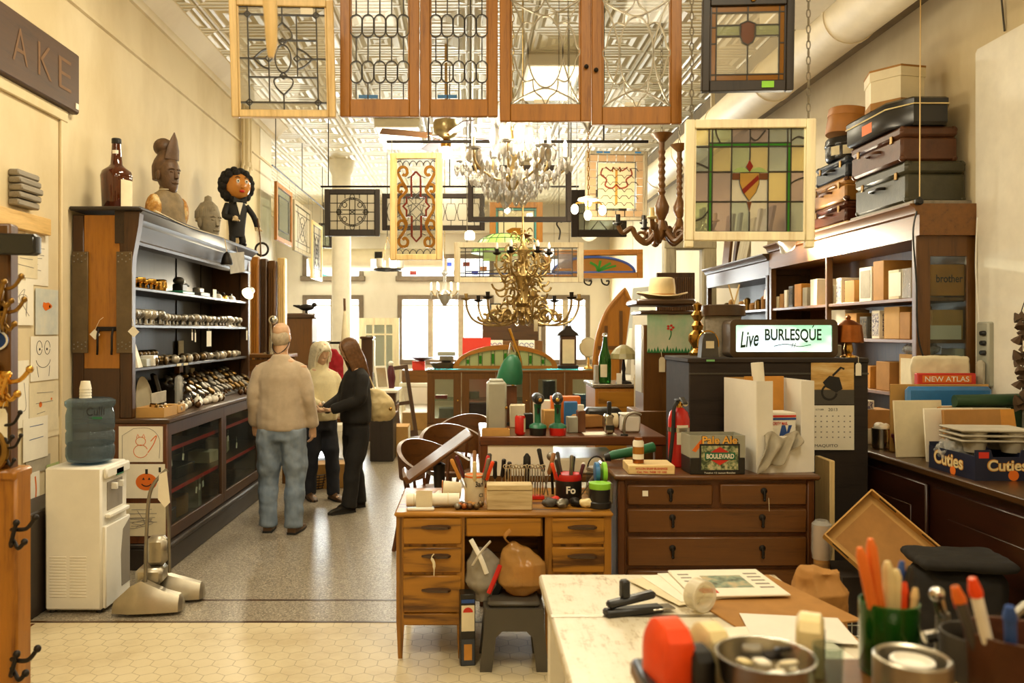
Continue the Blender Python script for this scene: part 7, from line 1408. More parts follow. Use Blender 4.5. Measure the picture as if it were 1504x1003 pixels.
# ---------------------------------------------------------------- beyond the three people
Y=12.2;t=thing('tall_cabinet','brown tall cabinet behind the white haired woman','cabinet',(wx(438,Y),Y,0));H=wz(460,Y);part(MB().box((0,.2,H/2),(.42,.4,H),.008),'body','walnut_z',t);part(MB().box((0,.2,H-.04),(.5,.46,.08),.02),'cornice','dark_wood_x',t)
t=thing('iron_bird','dark iron bird ornament on the brown tall cabinet','ornament',(wx(447,Y),Y+.15,H));q=MB().sph((0,0,.09),(.12,.05,.05),12,8);q.sph((.12,0,.13),(.04,.03,.035),10,6);q.tube([(.0,0,0),(0,0,.07)],.02);q.tube([(-.1,0,.1),(-.2,0,.12)],[.03,.01]);part(q,'bird','iron',t)
Y=12.8;t=thing('folded_umbrella','furled pale striped patio umbrella leaning beside the round column','umbrella',(wx(512,Y),Y,0),0,None,(0,-.03,0));part(MB().lathe([(.01,0),(.02,.3),(.14,.55),(.15,.75),(.08,1.5),(.02,2.0),(.01,2.1),(0.001,2.12)],10),'canopy','old_paper',t);part(MB().tube([(0,0,0),(0,0,2.2)],.02),'pole','walnut_z',t)
Y=14.2;t=thing('glazed_door_slab','cream painted door with divided lights standing behind the woman in black','door',(wx(557,Y),Y,0));H=wz(467,Y);w=.7;q=MB();q.bb(-w/2,-w/2+.12,-.02,.02,0,H);q.bb(w/2-.12,w/2,-.02,.02,0,H);q.bb(-w/2+.12,w/2-.12,-.02,.02,H-.12,H);q.bb(-w/2+.12,w/2-.12,-.02,.02,0,.5);part(q,'frame','cream_paint',t);part(MB().bb(-w/2+.1,w/2-.1,-.004,.004,.5,H-.1),'pane','tint_grey',t)
q=MB();q.bb(-.12,-.09,-.015,.015,.5,H-.1);q.bb(.09,.12,-.015,.015,.5,H-.1);q.bb(-w/2+.1,w/2-.1,-.015,.015,H-.3,H-.27);part(q,'glazing_bar','cream_paint',t)
Y=12.6;t=thing('clock_tower_case','slim dark brown clock case beside the cream glazed door','clock case',(wx(540,Y),Y,0));H=wz(494,Y);part(MB().box((0,0,H/2),(.17,.2,H),.008),'case','dark_wood_z',t);part(MB().box((.1,0,H-.3),(.02,.16,.5)),'side_pane','white_card',t);part(MB().box((0,0,H-.02),(.21,.24,.04),.01),'cornice','dark_wood_x',t)
Y=11.7;t=thing('white_dresser','white topped dresser with small drawers behind the handbag','dresser',(wx(564,Y),Y+.2,0));H=wz(572,Y);part(MB().box((0,0,H/2-.02),(.34,.6,H-.04),.006),'carcass','dark_wood_z',t);part(MB().box((0,0,H-.02),(.42,.7,.04),.006),'top_board','white_paint',t)
for k in range(2):part(MB().box((.175,0,H-.12-.16*k),(.012,.4,.12),.004),'drawer','white_paint' if k==0 else 'walnut_x',t)
t=thing('picture_frame','white picture frame leaning on the white topped dresser','frame',(wx(561,Y),Y+.1,H),0,None,(-.25,0,.6));part(MB().box((0,0,.17),(.2,.02,.34),.004),'frame','white_paint',t);part(MB().box((0,-.012,.17),(.15,.004,.28)),'mirror_glass','chrome',t)
t=thing('bottle_vase','dark vase with a white top on the white topped dresser','vase',(wx(571,Y),Y+.3,H));part(MB().lathe([(.05,0),(.07,.15),(.05,.28),(.03,.33),(0.001,.33)],14),'vase','wine',t);part(MB().sph((0,0,.36),.04,10,7),'stopper','white_plastic',t)
Y=13.0;t=thing('leaning_window','narrow dark window frame leaning near the white table','frame',(wx(600,Y),Y,0),0,None,(-.15,-.12,.3));q=MB();h=1.15;q.bb(-.16,-.1,-.02,.02,0,h);q.bb(.1,.16,-.02,.02,0,h);q.bb(-.16,.16,-.02,.02,h-.06,h);q.bb(-.16,.16,-.02,.02,0,.1);q.bb(-.1,.1,-.02,.02,h*.45,h*.5);part(q,'frame','dark_wood_z',t);part(MB().bb(-.1,.1,-.003,.003,.1,h-.06),'pane','clear_pane',t)
t=thing('carton','brown carton with a white printed side on the floor by the white dresser','carton',(wx(588,11.2),11.2,0));part(MB().box((0,0,.2),(.24,.4,.4),.004),'box','cardboard',t);part(MB().box((.122,0,.2),(.002,.36,.36)),'face_panel','paper',t)
Y=10.6;t=thing('low_dark_cabinet','low dark cabinet with a shelf standing behind the woman in black','cabinet',(wx(561,Y),Y+.2,0));H=.6;part(MB().box((0,0,H/2),(.3,.5,H),.008),'body','ebony_z',t);part(MB().box((0,0,H),(.33,.53,.03),.006),'top_board','walnut_y',t)
boxy('wooden_carton','brown slatted crate on the low dark cabinet','crate','kraft',(wx(560,Y),Y+.15,H+.016),(.24,.3,.16))
# coat rail with red cloth, table of oddments behind the woman
Y=10.6;t=thing('coat_stand','steel garment stand hung with red cloth behind the white haired woman','coat stand',(wx(482,Y),Y,0));H=wz(500,Y);part(MB().tube([(0,0,0),(0,0,H)],.03,10),'pole','steel',t);part(MB().tube([(-.2,0,H-.03),(.2,0,H-.03)],.015,8),'cross_bar','iron',t);part(MB().lathe([(.2,0),(.2,.02),(.03,.05),(0.001,.05)],16),'base','iron',t)
pbr('red_cloth','#a01420',.85);t=thing('red_garment','bright red garment hanging on the steel stand','garment',(wx(484,Y),Y-.05,wz(560,Y)))
skinned(MB().loft([er((0,0,0),.2,.05),er((0,0,.3),.19,.05),er((0,0,.42),.1,.04)]),'cloth','red_cloth',t,.015,2,.03,.06);part(MB().tube([(0,0,.42),(0,.02,.5),(.02,.04,.53)],.006),'hanger','steel',t)
Y=9.4;t=thing('low_table','low dark table of stacked oddments behind the two women','table',(wx(484,Y),Y+.1,0));part(MB().box((0,0,.68),(.7,.6,.05),.008),'tabletop','walnut_x',t);legs(t,(-.31,.31),(-.26,.26),.66,.035,'dark_wood_z')
boxy('carton','brown carton on the floor between the two women','carton','cardboard',(wx(492,8.9),8.9,0),(.4,.3,.26),.2);boxy('paper_stack','pile of yellowed papers on the low table','paper pile','old_paper',(wx(488,Y),Y,.706),(.25,.2,.12),.1)
t=thing('wire_basket','small round wire basket on the floor behind the man','basket',(wx(462,8.7),8.75,0));q=MB()
for k in range(6):q.tube(ring_pts(.09+.008*k,.01+.03*k,16),.005,4,True)
for k in range(12):a=k*PI/6;q.tube([(.09*math.cos(a),.09*math.sin(a),.01),(.13*math.cos(a),.13*math.sin(a),.16)],.004,4)
part(q,'wire','iron',t)
t=thing('desk_lamp','chrome gooseneck lamp beside the man at the cabinet end','lamp',(wx(398,9.1),9.1,wz(520,9.1)));part(MB().lathe([(.08,0),(.08,.02),(.02,.03),(.015,.2),(0.001,.2)],14),'base','steel',t);part(MB().tube(spline([(0,0,.2),(0,0,.34),(.03,-.05,.4)],5),.01),'arm','steel',t);part(MB().sph((.04,-.07,.38),.05,12,8),'lamp_head','chrome',t)
t=thing('rail_table','brown spindle railed table at the end of the knob cabinet','table',(wx(398,9.25),9.25,0));h=wz(520,9.1);part(MB().box((0,0,h-.02),(.5,.5,.04),.006),'tabletop','walnut_x',t);legs(t,(-.2,.2),(-.2,.2),h-.03,.04,'walnut_z');part(MB().box((0,-.22,h-.12),(.46,.02,.12),.004),'apron','walnut_x',t)
# ---------------------------------------------------------------- armchairs
def armchair(label,x,y,rz,s=1.0):
    t=thing('captain_chair',label,'armchair',(x,y,0),rz,'wooden captain armchairs');q=MB();n=24;rings=[]
    for i in range(n+1):
        a=PI*(-.12)+PI*1.24*i/n;u=math.sin(PI*i/n);r_=.29;zt2=.66+.17*u**1.5;th=.06+.2*u;c,s_=r_*math.cos(a),r_*.95*math.sin(a)
        rings.append([(c*.93,s_*.93,zt2-th),(c*1.03,s_*1.03,zt2-th),(c*1.1,s_*1.1,zt2),(c*.99,s_*.99,zt2)])
    part(q.loft(rings),'back_rail','mahogany',t,50);part(MB().loft([er((0,0,.42),.25,.24),er((0,0,.46),.27,.26),er((0,0,.455),.2,.19)]),'seat','mahogany',t)
    for i in range(9):a=PI*(0.0+i/8);part(MB().tube([(.24*math.cos(a),.23*math.sin(a),.45),(.28*math.cos(a),.265*math.sin(a),.66)],.012,6),'spindle','mahogany_z',t)
    for sx_ in(-1,1):
        for sy in(-1,1):part(MB().tube([(sx_*.18,sy*.17,.43),(sx_*.24,sy*.23,0)],[.024,.017],8),'leg','mahogany_z',t)
    return t
c1=armchair('wooden captain chair with a bent back rail nearest the tilted bookstand',wx(642,6.3),6.3,.9);dup(c1,(wx(668,7.3),7.3,0),.4,'wooden captain chair standing in the middle of the three');dup(c1,(wx(682,8.2),8.2,0),-.3,'wooden captain chair furthest back beside the oak display case')
# ================================================================ work bench behind the desk
BZ=1.04;t=thing('work_bench','red brown wooden work bench with a raised top shelf behind the desk','bench',(.5,5.35,0));xb=1.2
part(MB().bb(.06,xb,4.98,5.75,BZ-.055,BZ,.006),'top_shelf','red_brown',t,world=True);part(MB().bb(.0,xb,4.99,5.75,.76,.8,.006),'lower_shelf','walnut_x',t,world=True)
for x in(.06,1.13):
    for y in(4.99,5.68):part(MB().bb(x,x+.05,y,y+.05,0,BZ-.05,.004),'leg','red_brown_z',t,world=True)
solo(MB().box((0,0,.05),(.86,.5,.1),.012),'wrapped_board','wrap_cream','plastic wrapped cream board lying on the lower shelf of the bench','board',(.5,5.27,.802))if pbr('wrap_cream','#efe6cc',.3,0,.08,6,.2,.5)else 0
solo(MB().box((0,0,.095),(.42,.006,.19)),'paper_notice','paper','white sheet with faint lettering propped before the wrapped board','paper',(.3,4.99,.8),0,None,(-.05,0,0))
onb=lambda px,y=5.2:(wx(px,y),y,BZ)
t=thing('metal_cabinet','tall grey metal box standing on the bench','metal box',onb(729,5.25));part(MB().box((0,0,.16),(.125,.2,.32),.012),'body','grey_metal',t);part(MB().box((0,-.0,.325),(.09,.15,.02),.006),'lid','grey_metal',t);part(MB().sph((.06,-.1,.16),.01,8,6),'catch','brass',t)
t=thing('parts_box','open cardboard tray of small parts at the bench corner','tray',onb(728,5.05));openbox(t,.17,.1,.04,'cardboard')
t=thing('soda_can','red soda can standing on the bench','can',onb(764,5.06));part(MB().lathe([(.022,0),(.03,.008),(.033,.016),(.033,.108),(.027,.12),(.026,.122),(0.001,.118)],20),'can_body','red_plastic',t);part(MB().lathe([(.026,.1205),(.027,.123),(.024,.1235),(0.001,.121)],16),'can_lid','steel',t);q=MB();q.sheet(lambda u,v:(.0334*math.cos(-.9+.9*u),.0334*math.sin(-.9+.9*u),.02+.085*v),6,1);part(q,'printed_panel','old_paper',t)
def drill(label,px,batt,rz):
    t=thing('cordless_drill',label,'drill',onb(px,5.07),rz);part(MB().loft([er((0,0,.0),.05,.06),er((0,0,.045),.055,.065),er((0,.0,.05),.05,.06)]),'battery',batt,t);part(MB().loft([er((0,0,.046),.056,.066),er((0,0,.06),.052,.055),er((0,.01,.075),.02,.028),er((0,.015,.15),.019,.024),er((0,.01,.19),.024,.035)]),'handle','green_plastic',t)
    part(MB().tube([(0,.09,.22),(0,.05,.225),(0,-.05,.225),(0,-.075,.225)],[.028,.034,.034,.027],14),'motor_housing','black_plastic',t);part(MB().tube([(0,-.075,.225),(0,-.1,.225),(0,-.118,.225)],[.024,.022,.012],12),'chuck','black_plastic',t);part(MB().tube([(0,-.117,.225),(0,-.122,.225)],[.013,.008],10),'chuck_tip','brass',t);part(MB().box((0,-.018,.15),(.014,.02,.035),.004),'trigger','black_plastic',t)
drill('green cordless drill with a black battery on the bench',790,'black_plastic',.05);drill('green cordless drill with a red battery on the bench',819,'red_plastic',-.1)
t=thing('tape_dispenser','packing tape dispenser standing on a paper pad at the bench edge','dispenser',onb(894,5.06));boxy('paper_pad','white paper pad on the bench edge under the tape dispenser','pad','paper',(wx(880,5.1),5.12,BZ),(.2,.16,.004),0,0);part(MB().box((0,0,.07),(.06,.09,.12),.012),'roll_case','steel',t);part(MB().lathe([(.04,-.025),(.045,-.02),(.045,.02),(.04,.025),(0.001,.025)],18,T(.03,.0,.09,0,PI/2,0)),'tape_roll','old_paper',t);part(MB().box((-.0,-.02,.16),(.025,.03,.1),.006),'grip','black_plastic',t);part(MB().box((0,-.045,.05),(.05,.01,.03),.002),'cutter','black_plastic',t)
t=thing('wooden_block','brown wooden letter holder with papers on the bench','letter holder',onb(853,5.2));part(MB().box((0,0,.07),(.05,.08,.14),.004),'holder','red_brown_z',t);part(MB().box((.0,0,.15),(.035,.05,.05)),'papers','paper',t)
boxy('black_case','black hard case behind the tape dispenser on the bench','case','black_paint',onb(885,5.5),(.24,.14,.13),0,.02);boxy('paper_wrap','open brown paper wrapping behind the letter holder','paper','kraft',onb(862,5.45),(.2,.1,.09),.3,.01)
t=thing('white_tub','white plastic tub with a handle on the bench','tub',onb(925,5.22));part(MB().box((0,0,.055),(.12,.1,.11),.012),'tub','white_plastic',t);part(MB().box((0,0,.115),(.13,.11,.012),.004),'lid','white_plastic',t)
t=thing('bent_pipe','bent dark metal gooseneck pipe at the front of the bench','pipe',onb(917,5.03));part(MB().tube(spline([(-.0,0,0),(-.0,0,.08),(.02,0,.125),(.06,0,.14),(.1,0,.13)],6),.009,8),'pipe','dull_steel',t);part(MB().lathe([(.025,0),(.02,.01),(0.001,.012)],12),'foot','iron',t)
for i,(px,y,d,m_,lab)in enumerate(((760,5.5,(.1,.12,.15),'old_paper','cream box behind the soda can'),(776,5.4,(.06,.06,.1),'black_plastic','small black box between can and drill'),(808,5.45,(.1,.1,.12),'cardboard','yellow carton between the drills'),(838,5.5,(.09,.1,.17),'blue_plastic','blue packet behind the red battery drill'),(830,5.58,(.2,.1,.2),'orange_ink','orange topped carton furthest back on the bench'),(842,5.2,(.08,.08,.1),'grey_metal','grey tin beside the letter holder'),(800,5.62,(.16,.08,.17),'paper','white stack of papers furthest back on the bench'),(748,5.62,(.1,.1,.27),'red_brown_z','dark red upright case behind the grey metal box'))):boxy('bench_box',lab,'box',m_,onb(px,y),d,.1*(i%3-1))
# green task lamp
t=thing('task_lamp','green metal adjustable task lamp with brass arm behind the grey metal box','lamp',onb(752,5.6));part(MB().lathe([(.07,0),(.065,.02),(.02,.03),(0.001,.03)],16),'base','iron',t);part(MB().tube(spline([(0,0,.03),(.01,0,.3),(.06,0,.42),(-.02,-.02,.66)],6),.011,8),'arm','brass',t);part(MB().lathe([(.09,0),(.085,.06),(.06,.14),(.03,.18),(0.001,.19)],20,T(-.02,-.02,.3,.15,.15,0)),'lamp_shade','green_plastic',t);part(MB().tube([(-.02,-.02,.49),(-.01,-.0,.56),(.02,0,.5)],.008),'bracket','steel',t)
# tilted bookstand
t=thing('book_stand','tilted dark wooden bookstand on a carved pedestal behind the desk','book stand',(wx(645,5.3),5.3,0));M_=T(0,0,.88,0,-.62,.1);part(MB().box((0,0,0),(.5,.36,.025),.008,M_),'board','mahogany',t);part(MB().box((-.25,0,.02),(.03,.36,.05),.006,M_),'ledge','mahogany',t);part(MB().lathe([(.16,0),(.15,.03),(.04,.08),(.03,.4),(.05,.5),(.03,.6),(.04,.82),(0.001,.84)],16),'pedestal','ebony_z',t)
# ================================================================ oak desk
DY,DT=4.19,.755;dx0,dx1=wx(582,DY),wx(898,DY);t=thing('oak_desk','small oak kneehole desk with seven drawers covered in tools','desk',((dx0+dx1)/2,DY+.32,0));W=dx1-dx0
part(MB().bb(dx0-.01,dx1+.01,DY-.015,DY+.66,DT-.025,DT,.01),'desk_top','desk_oak',t,world=True);ped=[(dx0+.03,dx0+.34),(dx1-.31,dx1-.03)]
for a,b_ in ped:part(MB().bb(a,b_,DY+.012,DY+.64,.17,DT-.025),'pedestal','desk_oak_z',t,world=True)
for x in(dx0,dx0+.31,dx1-.34,dx1-.04):
    for y in(DY+.002,DY+.6):part(MB().loft([[(x+.008,y+.008,0),(x+.03,y+.008,0),(x+.03,y+.03,0),(x+.008,y+.03,0)],[(x,y,.2),(x+.04,y,.2),(x+.04,y+.04,.2),(x,y+.04,.2)],[(x,y,DT-.025),(x+.04,y,DT-.025),(x+.04,y+.04,DT-.025),(x,y+.04,DT-.025)]]),'leg','desk_oak_z',t,world=True)
part(MB().bb(dx0+.35,dx1-.35,DY+.03,DY+.6,DT-.13,DT-.025),'centre_case','desk_oak',t,world=True)
part(MB().bb(dx0+.33,dx1-.33,DY+.58,DY+.6,.12,DT-.03),'back_panel','desk_oak',t,world=True)
def drawer(x0,x1,z0,z1,pull=True):
    o=part(MB().bb(x0,x1,DY-.006,DY+.014,z0,z1,.006),'drawer','desk_oak',t,world=True)
    if pull:
        c=(x0+x1)/2+.02;z=(z0+z1)/2+(.02 if z1-z0<.2 else .06);p=MB().loft([[(c+x,DY-.006-d,z+k)for d,k in((0,-h),(.018*e,-h*.6),(.022*e,h*.5),(0,h))]for x,h,e in((-.075,.005,.2),(-.04,.012,.8),(.02,.014,1),(.06,.012,1),(.075,.004,.3))]).build('handle','dark_wood_x',o);p.parent=o
        return o,(c,z)
drawer(dx0+.035,dx0+.335,.59,.725);o2,hp=drawer(dx0+.035,dx0+.335,.445,.575);drawer(dx0+.035,dx0+.335,.24,.43);part(MB().bb(dx0+.035,dx0+.335,DY,DY+.02,.175,.235,.004),'base_rail','desk_oak',t,world=True)
drawer(dx0+.36,dx1-.36,.63,.725,False);drawer(dx1-.305,dx1-.035,.59,.725);drawer(dx1-.305,dx1-.035,.445,.575);drawer(dx1-.305,dx1-.035,.24,.43)
t=thing('string_tag','twisted cream tag tied to the second drawer pull of the desk','tag',(hp[0]-.01,DY-.035,hp[1]));part(MB().tube(spline([(0,0,.02),(-.012,0,0),(0,0,-.03),(.0,0,-.09)],4),[.003]*5+[.008]*5+[.003]*3,6),'ribbon','old_paper',t)
# under the desk
t=thing('step_stool','dark grey moulded plastic step stool under the desk','stool',(wx(755,4.05),4.16,0));pbr('stool_grey','#4a453c',.45,0,.05);part(MB().box((0,0,.325),(.26,.22,.03),.012),'seat','stool_grey',t);q=MB()
q.prism([(-.17,0),(-.11,0),(-.09,.17),(-.06,.2),(.06,.2),(.09,.17),(.11,0),(.17,0),(.14,.31),(-.14,.31)],-.13,-.105);q.prism([(-.17,0),(-.11,0),(-.09,.17),(-.06,.2),(.06,.2),(.09,.17),(.11,0),(.17,0),(.14,.31),(-.14,.31)],.105,.13);q.bb(-.15,-.12,-.11,.11,.12,.31);q.bb(.12,.15,-.11,.11,.12,.31);part(q,'leg_frame','stool_grey',t)
pane('bag_clear','#e2dac8',.35,.12,.6);pane('bag_tan','#cf9c55',.55,.15,.6)
t=thing('plastic_bag','bulging tan plastic bag on the step stool under the desk','bag',(wx(768,4.1),4.17,.345));skinned(MB().loft([er((0,0,0),.06,.05),er((0,0,.06),.13,.09),er((0,0,.16),.12,.09),er((-.03,0,.23),.07,.06),er((-.05,0,.26),.02,.02)]),'bag','bag_tan',t,.006,1,.014,.05,'STUCCI');part(MB().sph((.02,0,.1),(.08,.05,.07),12,8),'contents','old_paper',t);part(MB().tube(spline([(-.05,0,.24),(-.09,-.02,.29),(-.06,-.03,.33)],4),.012,6,flat=.4),'handle','bag_tan',t)
t=thing('plastic_bag','clear shopping bag of goods with tied white handles under the desk','bag',(wx(712,4.1),4.22,.3));skinned(MB().loft([er((0,0,0),.05,.06),er((0,0,.1),.1,.1),er((0,0,.2),.09,.08),er((-.02,0,.26),.04,.04)]),'bag','bag_clear',t,.006,1,.014,.05,'STUCCI');part(MB().box((0,0,.1),(.09,.1,.09),.01,T(0,0,0,.3,.4,.2)),'contents','black_plastic',t);part(MB().tube(spline([(-.06,-.09,.2),(-.02,-.11,.27),(.03,-.09,.32)],5),.012,6,flat=.4),'handle','white_plastic',t);part(MB().tube(spline([(.01,-.1,.16),(-.02,-.11,.24),(-.07,-.09,.33)],5),.012,6,flat=.4),'handle','white_plastic',t);part(MB().tube([(.02,-.1,.06),(.08,-.09,.2)],.012,6,flat=.5),'red_strip','red_plastic',t)
t=thing('whiskey_carton','tall narrow black carton with a cream label standing under the desk','carton',(wx(686,4.1),4.15,0),.1);part(MB().box((0,0,.18),(.075,.09,.36),.003),'box','black_paint',t);part(MB().box((0,-.0465,.24),(.066,.002,.13)),'printed_label','old_paper',t);part(MB().prism(arc(0,.27,.025,0,180,8),-.0485,-.0475),'label_arch','red_ink',t);part(MB().box((0,-.0465,.07),(.066,.002,.13)),'blue_label','case_blue',t);part(MB().box((0,-.048,.07),(.04,.001,.08)),'label_picture','amber_card',t);part(MB().box((0,-.0465,.325),(.066,.002,.018)),'blue_band','blue_ink',t)
# on the desk
def od(px,y):return(wx(px,y),y,DT)
t=thing('paper_roll','rolled white paper lying at the desk end','paper roll',od(633,4.32),.05);q=MB();c,d=math.cos,math.sin
q.loft([[(x,r_*c(2*PI*k/20),.036+r_*d(2*PI*k/20))for k in range(20)]for x,r_ in((-.13,.034),(.15,.034),(.15,.018),(.05,.018))]);part(q,'roll','paper',t)
for x in(-.09,.09):part(MB().tube([(x,.0355*c(a),.036+.0355*d(a))for a in[2*PI*k/16 for k in range(16)]],.002,5,True),'rubber_band','old_paper',t)
boxy('note_card','cream note card leaning on the paper roll','card','old_paper',od(623,4.265),(.085,.004,.095),0,0);boxy('white_tray_strip','flat white plastic strip at the front edge of the desk','strip','white_plastic',od(618,4.225),(.14,.025,.015),.02)
t=thing('long_tin_can','rusty cream tin can full of pliers on the desk','can',od(664,4.5));part(MB().tube([(-.05,0,.06),(.05,0,.05)],.045,16),'can_body','old_paper',t);part(MB().tube([(-.055,0,.06),(-.05,0,.06)],.047,16),'rim','copper',t)
t=thing('tool_can','tall cream lettered tin can holding screwdrivers and pliers','can',od(697,4.45));part(MB().lathe([(.052,0),(.054,.004),(.054,.15),(.05,.15),(.048,.01),(0.001,.01)],22),'can_body','old_paper',t);text('3an','lettering','ink',t,(.025,-.056,.105),.045,.03,(0,0,.3),bold=.02);text('CI','lettering','ink',t,(.034,-.054,.045),.024,.02,(0,0,.5),bold=.02);part(MB().lathe([(.0545,.135),(.0555,.14),(.0545,.145)],22),'stripe','orange_ink',t)
pbr('tool_wood','#9a6a3a',.5)
def tool(label,p,dirv,L,mat,mat2='steel',name='screwdriver',hr=.011,grp=None):
    t=thing(name,label,'tool',p,0,grp);d_=Vector(dirv).normalized();part(MB().tube([tuple(d_*L*f)for f in(0,.5)],.0035,6),'shaft',mat2,t);part(MB().tube([tuple(d_*L*f)for f in(.5,.55,.75,.97,1)],[.007,hr,hr*.85,hr,hr*.6],8),'handle',mat,t)
cx,cy,cz_=od(697,4.45)
for i,(m_,lab)in enumerate((('orange_plastic','orange handled screwdriver in the tall tool can'),('red_plastic','red handled pliers leg in the tall tool can'),('tool_wood','wooden handled awl in the tall tool can'),('black_plastic','black handled screwdriver in the tall tool can'),('amber_card','amber handled screwdriver in the tall tool can'),('wine','dark red handled screwdriver in the tall tool can'),('cream_plastic','cream handled brush in the tall tool can'),('dull_steel','steel file in the tall tool can'))):a=i*.785;tool(lab,(cx+.028*c(a),cy+.028*d(a),DT+.012),(.35*c(a)*(1.3 if c(a)<0 else 1),.2*d(a),1),.22+.02*(i%3),m_)
t=thing('wooden_box','pale worn wooden box standing on the desk before the tools','box',od(748,4.28));blotch('pale_wood',[(.3,'#a88f62'),(.55,'#cdb78a'),(.75,'#ddcba2')],6,(.6,2,5));part(MB().box((0,0,.05),(.235,.1,.1),.004),'body','pale_wood',t);part(MB().box((0,0,.116),(.237,.102,.03),.004),'lid','pale_wood',t)
t=thing('spanner_rack','ring of chrome spanners bunched upright on the desk','spanner set',od(770,4.52));q=MB()
for k in range(15):a=PI+PI*k/14;x=-.1+.2*k/14;q.tube([(x,-.02*(k%2),.02),(x*1.05,-.02*(k%2),.17)],.004,6);q.tube([(x*1.05+.01*c(b2),-.02*(k%2),.18+.01*d(b2))for b2 in[i*PI/4 for i in range(8)]],.0035,5,True)
part(q,'spanner','chrome',t);part(MB().box((0,0,.01),(.22,.05,.02),.003),'base','red_plastic',t)
t=thing('hairbrush','oval black brush standing among the spanners','brush',od(774,4.6));part(MB().loft([er((0,0,0),.01,.01,10),er((0,0,.14),.012,.01,10),er((0,0,.17),.022,.012,10),er((0,0,.22),.02,.012,10),er((0,0,.24),.006,.006,10)]),'brush','black_plastic',t)
for i,(px,y,L,m_,lab,dv)in enumerate(((727,4.58,.2,'black_plastic','black handled chisel beside the tool can',(0,0,1)),(735,4.6,.21,'black_plastic','black handled file behind the wooden box',(.1,0,1)),(741,4.57,.2,'ebony_z','dark handled rasp behind the wooden box',(.15,0,1)),(716,4.6,.24,'dark_grey','dark round-topped brush behind the tool can',(.05,0,1)),(798,4.6,.25,'tool_wood','wooden handled hammer beside the spanners',(.25,0,1)),(805,4.62,.27,'black_plastic','black handled torch behind the parts can',(-.2,0,1)),(851,4.55,.2,'dull_steel','long steel rod slanting from the dark tool can',(.7,0,1)))):tool(lab,od(px,y),dv,L,m_,'dull_steel','hand_tool',.013)
t=thing('ball_mallet','ball ended mallet standing behind the dark tool can','mallet',od(812,4.65));part(MB().tube([(0,0,0),(-.01,0,.2)],.008,8),'handle','iron',t);part(MB().sph((-.01,0,.215),.026,12,8),'head','dull_steel',t)
t=thing('tool_can','dark coffee can with red band bristling with scissors and tools','can',od(835,4.48));part(MB().lathe([(.07,0),(.072,.004),(.072,.15),(.068,.15),(.066,.01),(0.001,.01)],24),'can_body','black_paint',t);part(MB().lathe([(.073,.115),(.0745,.118),(.0745,.146),(.073,.149)],24),'red_band','red_plastic',t);text('Fo','lettering','paper',t,(.004,-.0745,.07),.05,.04,bold=.03)
cx,cy,_z=od(835,4.48)
for i,(m_,lab)in enumerate((('white_plastic','white handled scissors in the dark coffee can'),('black_plastic','black handled pliers in the dark coffee can'),('dark_grey','dark grey pincers in the dark coffee can'),('orange_plastic','orange handled cutter in the dark coffee can'),('ebony_z','black rubber hammer in the dark coffee can'),('dull_steel','steel rule in the dark coffee can'),('wine','dark red screwdriver in the dark coffee can'))):a=i*.9+.3;tool(lab,(cx+.035*c(a),cy+.035*d(a),DT+.012),(.3*c(a),.15*d(a),1),.2+.025*(i%3),m_,name='pliers')
t=thing('tape_stack','black tub topped with a lime green tape roll at the desk end','tub',od(881,4.3));part(MB().lathe([(.055,0),(.06,.004),(.06,.03),(.052,.035),(.054,.1),(0.001,.1)],24),'tub','black_plastic',t);part(MB().lathe([(.056,.1),(.057,.102),(.057,.13),(.03,.131),(0.001,.128)],24),'lid','lime',t)
for x,m_,lab in((-.02,'blue_plastic','blue masking tape roll standing behind the lime topped tub'),(.02,'lime','lime masking tape roll standing behind the lime topped tub')):p=od(882,4.42);solo(MB().lathe([(.05,-.012),(.055,-.01),(.055,.01),(.05,.012),(.035,.01),(.035,-.01)],20,T(0,0,.055+.11,0,PI/2,0)),'tape_roll',m_,lab,'tape',(p[0]+x,p[1],DT-.0))
boxy('tin_box','grey tin box under the tape rolls','tin','dull_steel',od(882,4.43),(.12,.09,.108));t=thing('glass_jar','squat glass jar with clamp lid behind the tapes','jar',od(876,4.62));part(MB().lathe([(.05,0),(.06,.01),(.06,.12),(.05,.14),(0.001,.145)],20),'jar','case_glass',t);part(MB().lathe([(.055,.14),(.058,.145),(.055,.16),(0.001,.165)],20),'lid','dull_steel',t);part(MB().tube([(p[0],0,p[1])for p in arc(0,.15,.05,0,180,10,.07)],.004,6),'wire_handle','iron',t)
q0=[('knob_grey',672),('knob_brown',684),('kraft',690),('knob_bronze',700),('copper',676)]
for i in range(10):m_,px=q0[i%5];solo(MB().sph((0,0,.016),(.018,.018,.016),10,7),'metal_finial',m_,'small round metal finial heaped before the tall tool can','finial',od(px+(i//5)*6,4.25+.03*(i%3)),0,'finials heaped before the tool can')
for i,(px,y,m_,lab)in enumerate(((808,4.32,'dark_grey','crumpled dark foil packet beside the wooden box'),(826,4.3,'knob_grey','grey clump of wire on the desk front'),(845,4.33,'iron','dark round casting on the desk front'),(862,4.3,'cream_plastic','pale string hank on the desk front'),(815,4.36,'red_ink','torn red and white paper scrap on the desk'),(645,4.5,'white_plastic','white tape lump behind the paper roll'),(655,4.42,'old_paper','cream ball of tape behind the paper roll'))):
    t=thing('desk_oddment',lab,'oddment',od(px,y),i);skinned(MB().sph((0,0,.022),(.045,.03,.026),12,8),'lump',m_,t,.007,0,.02,.03)
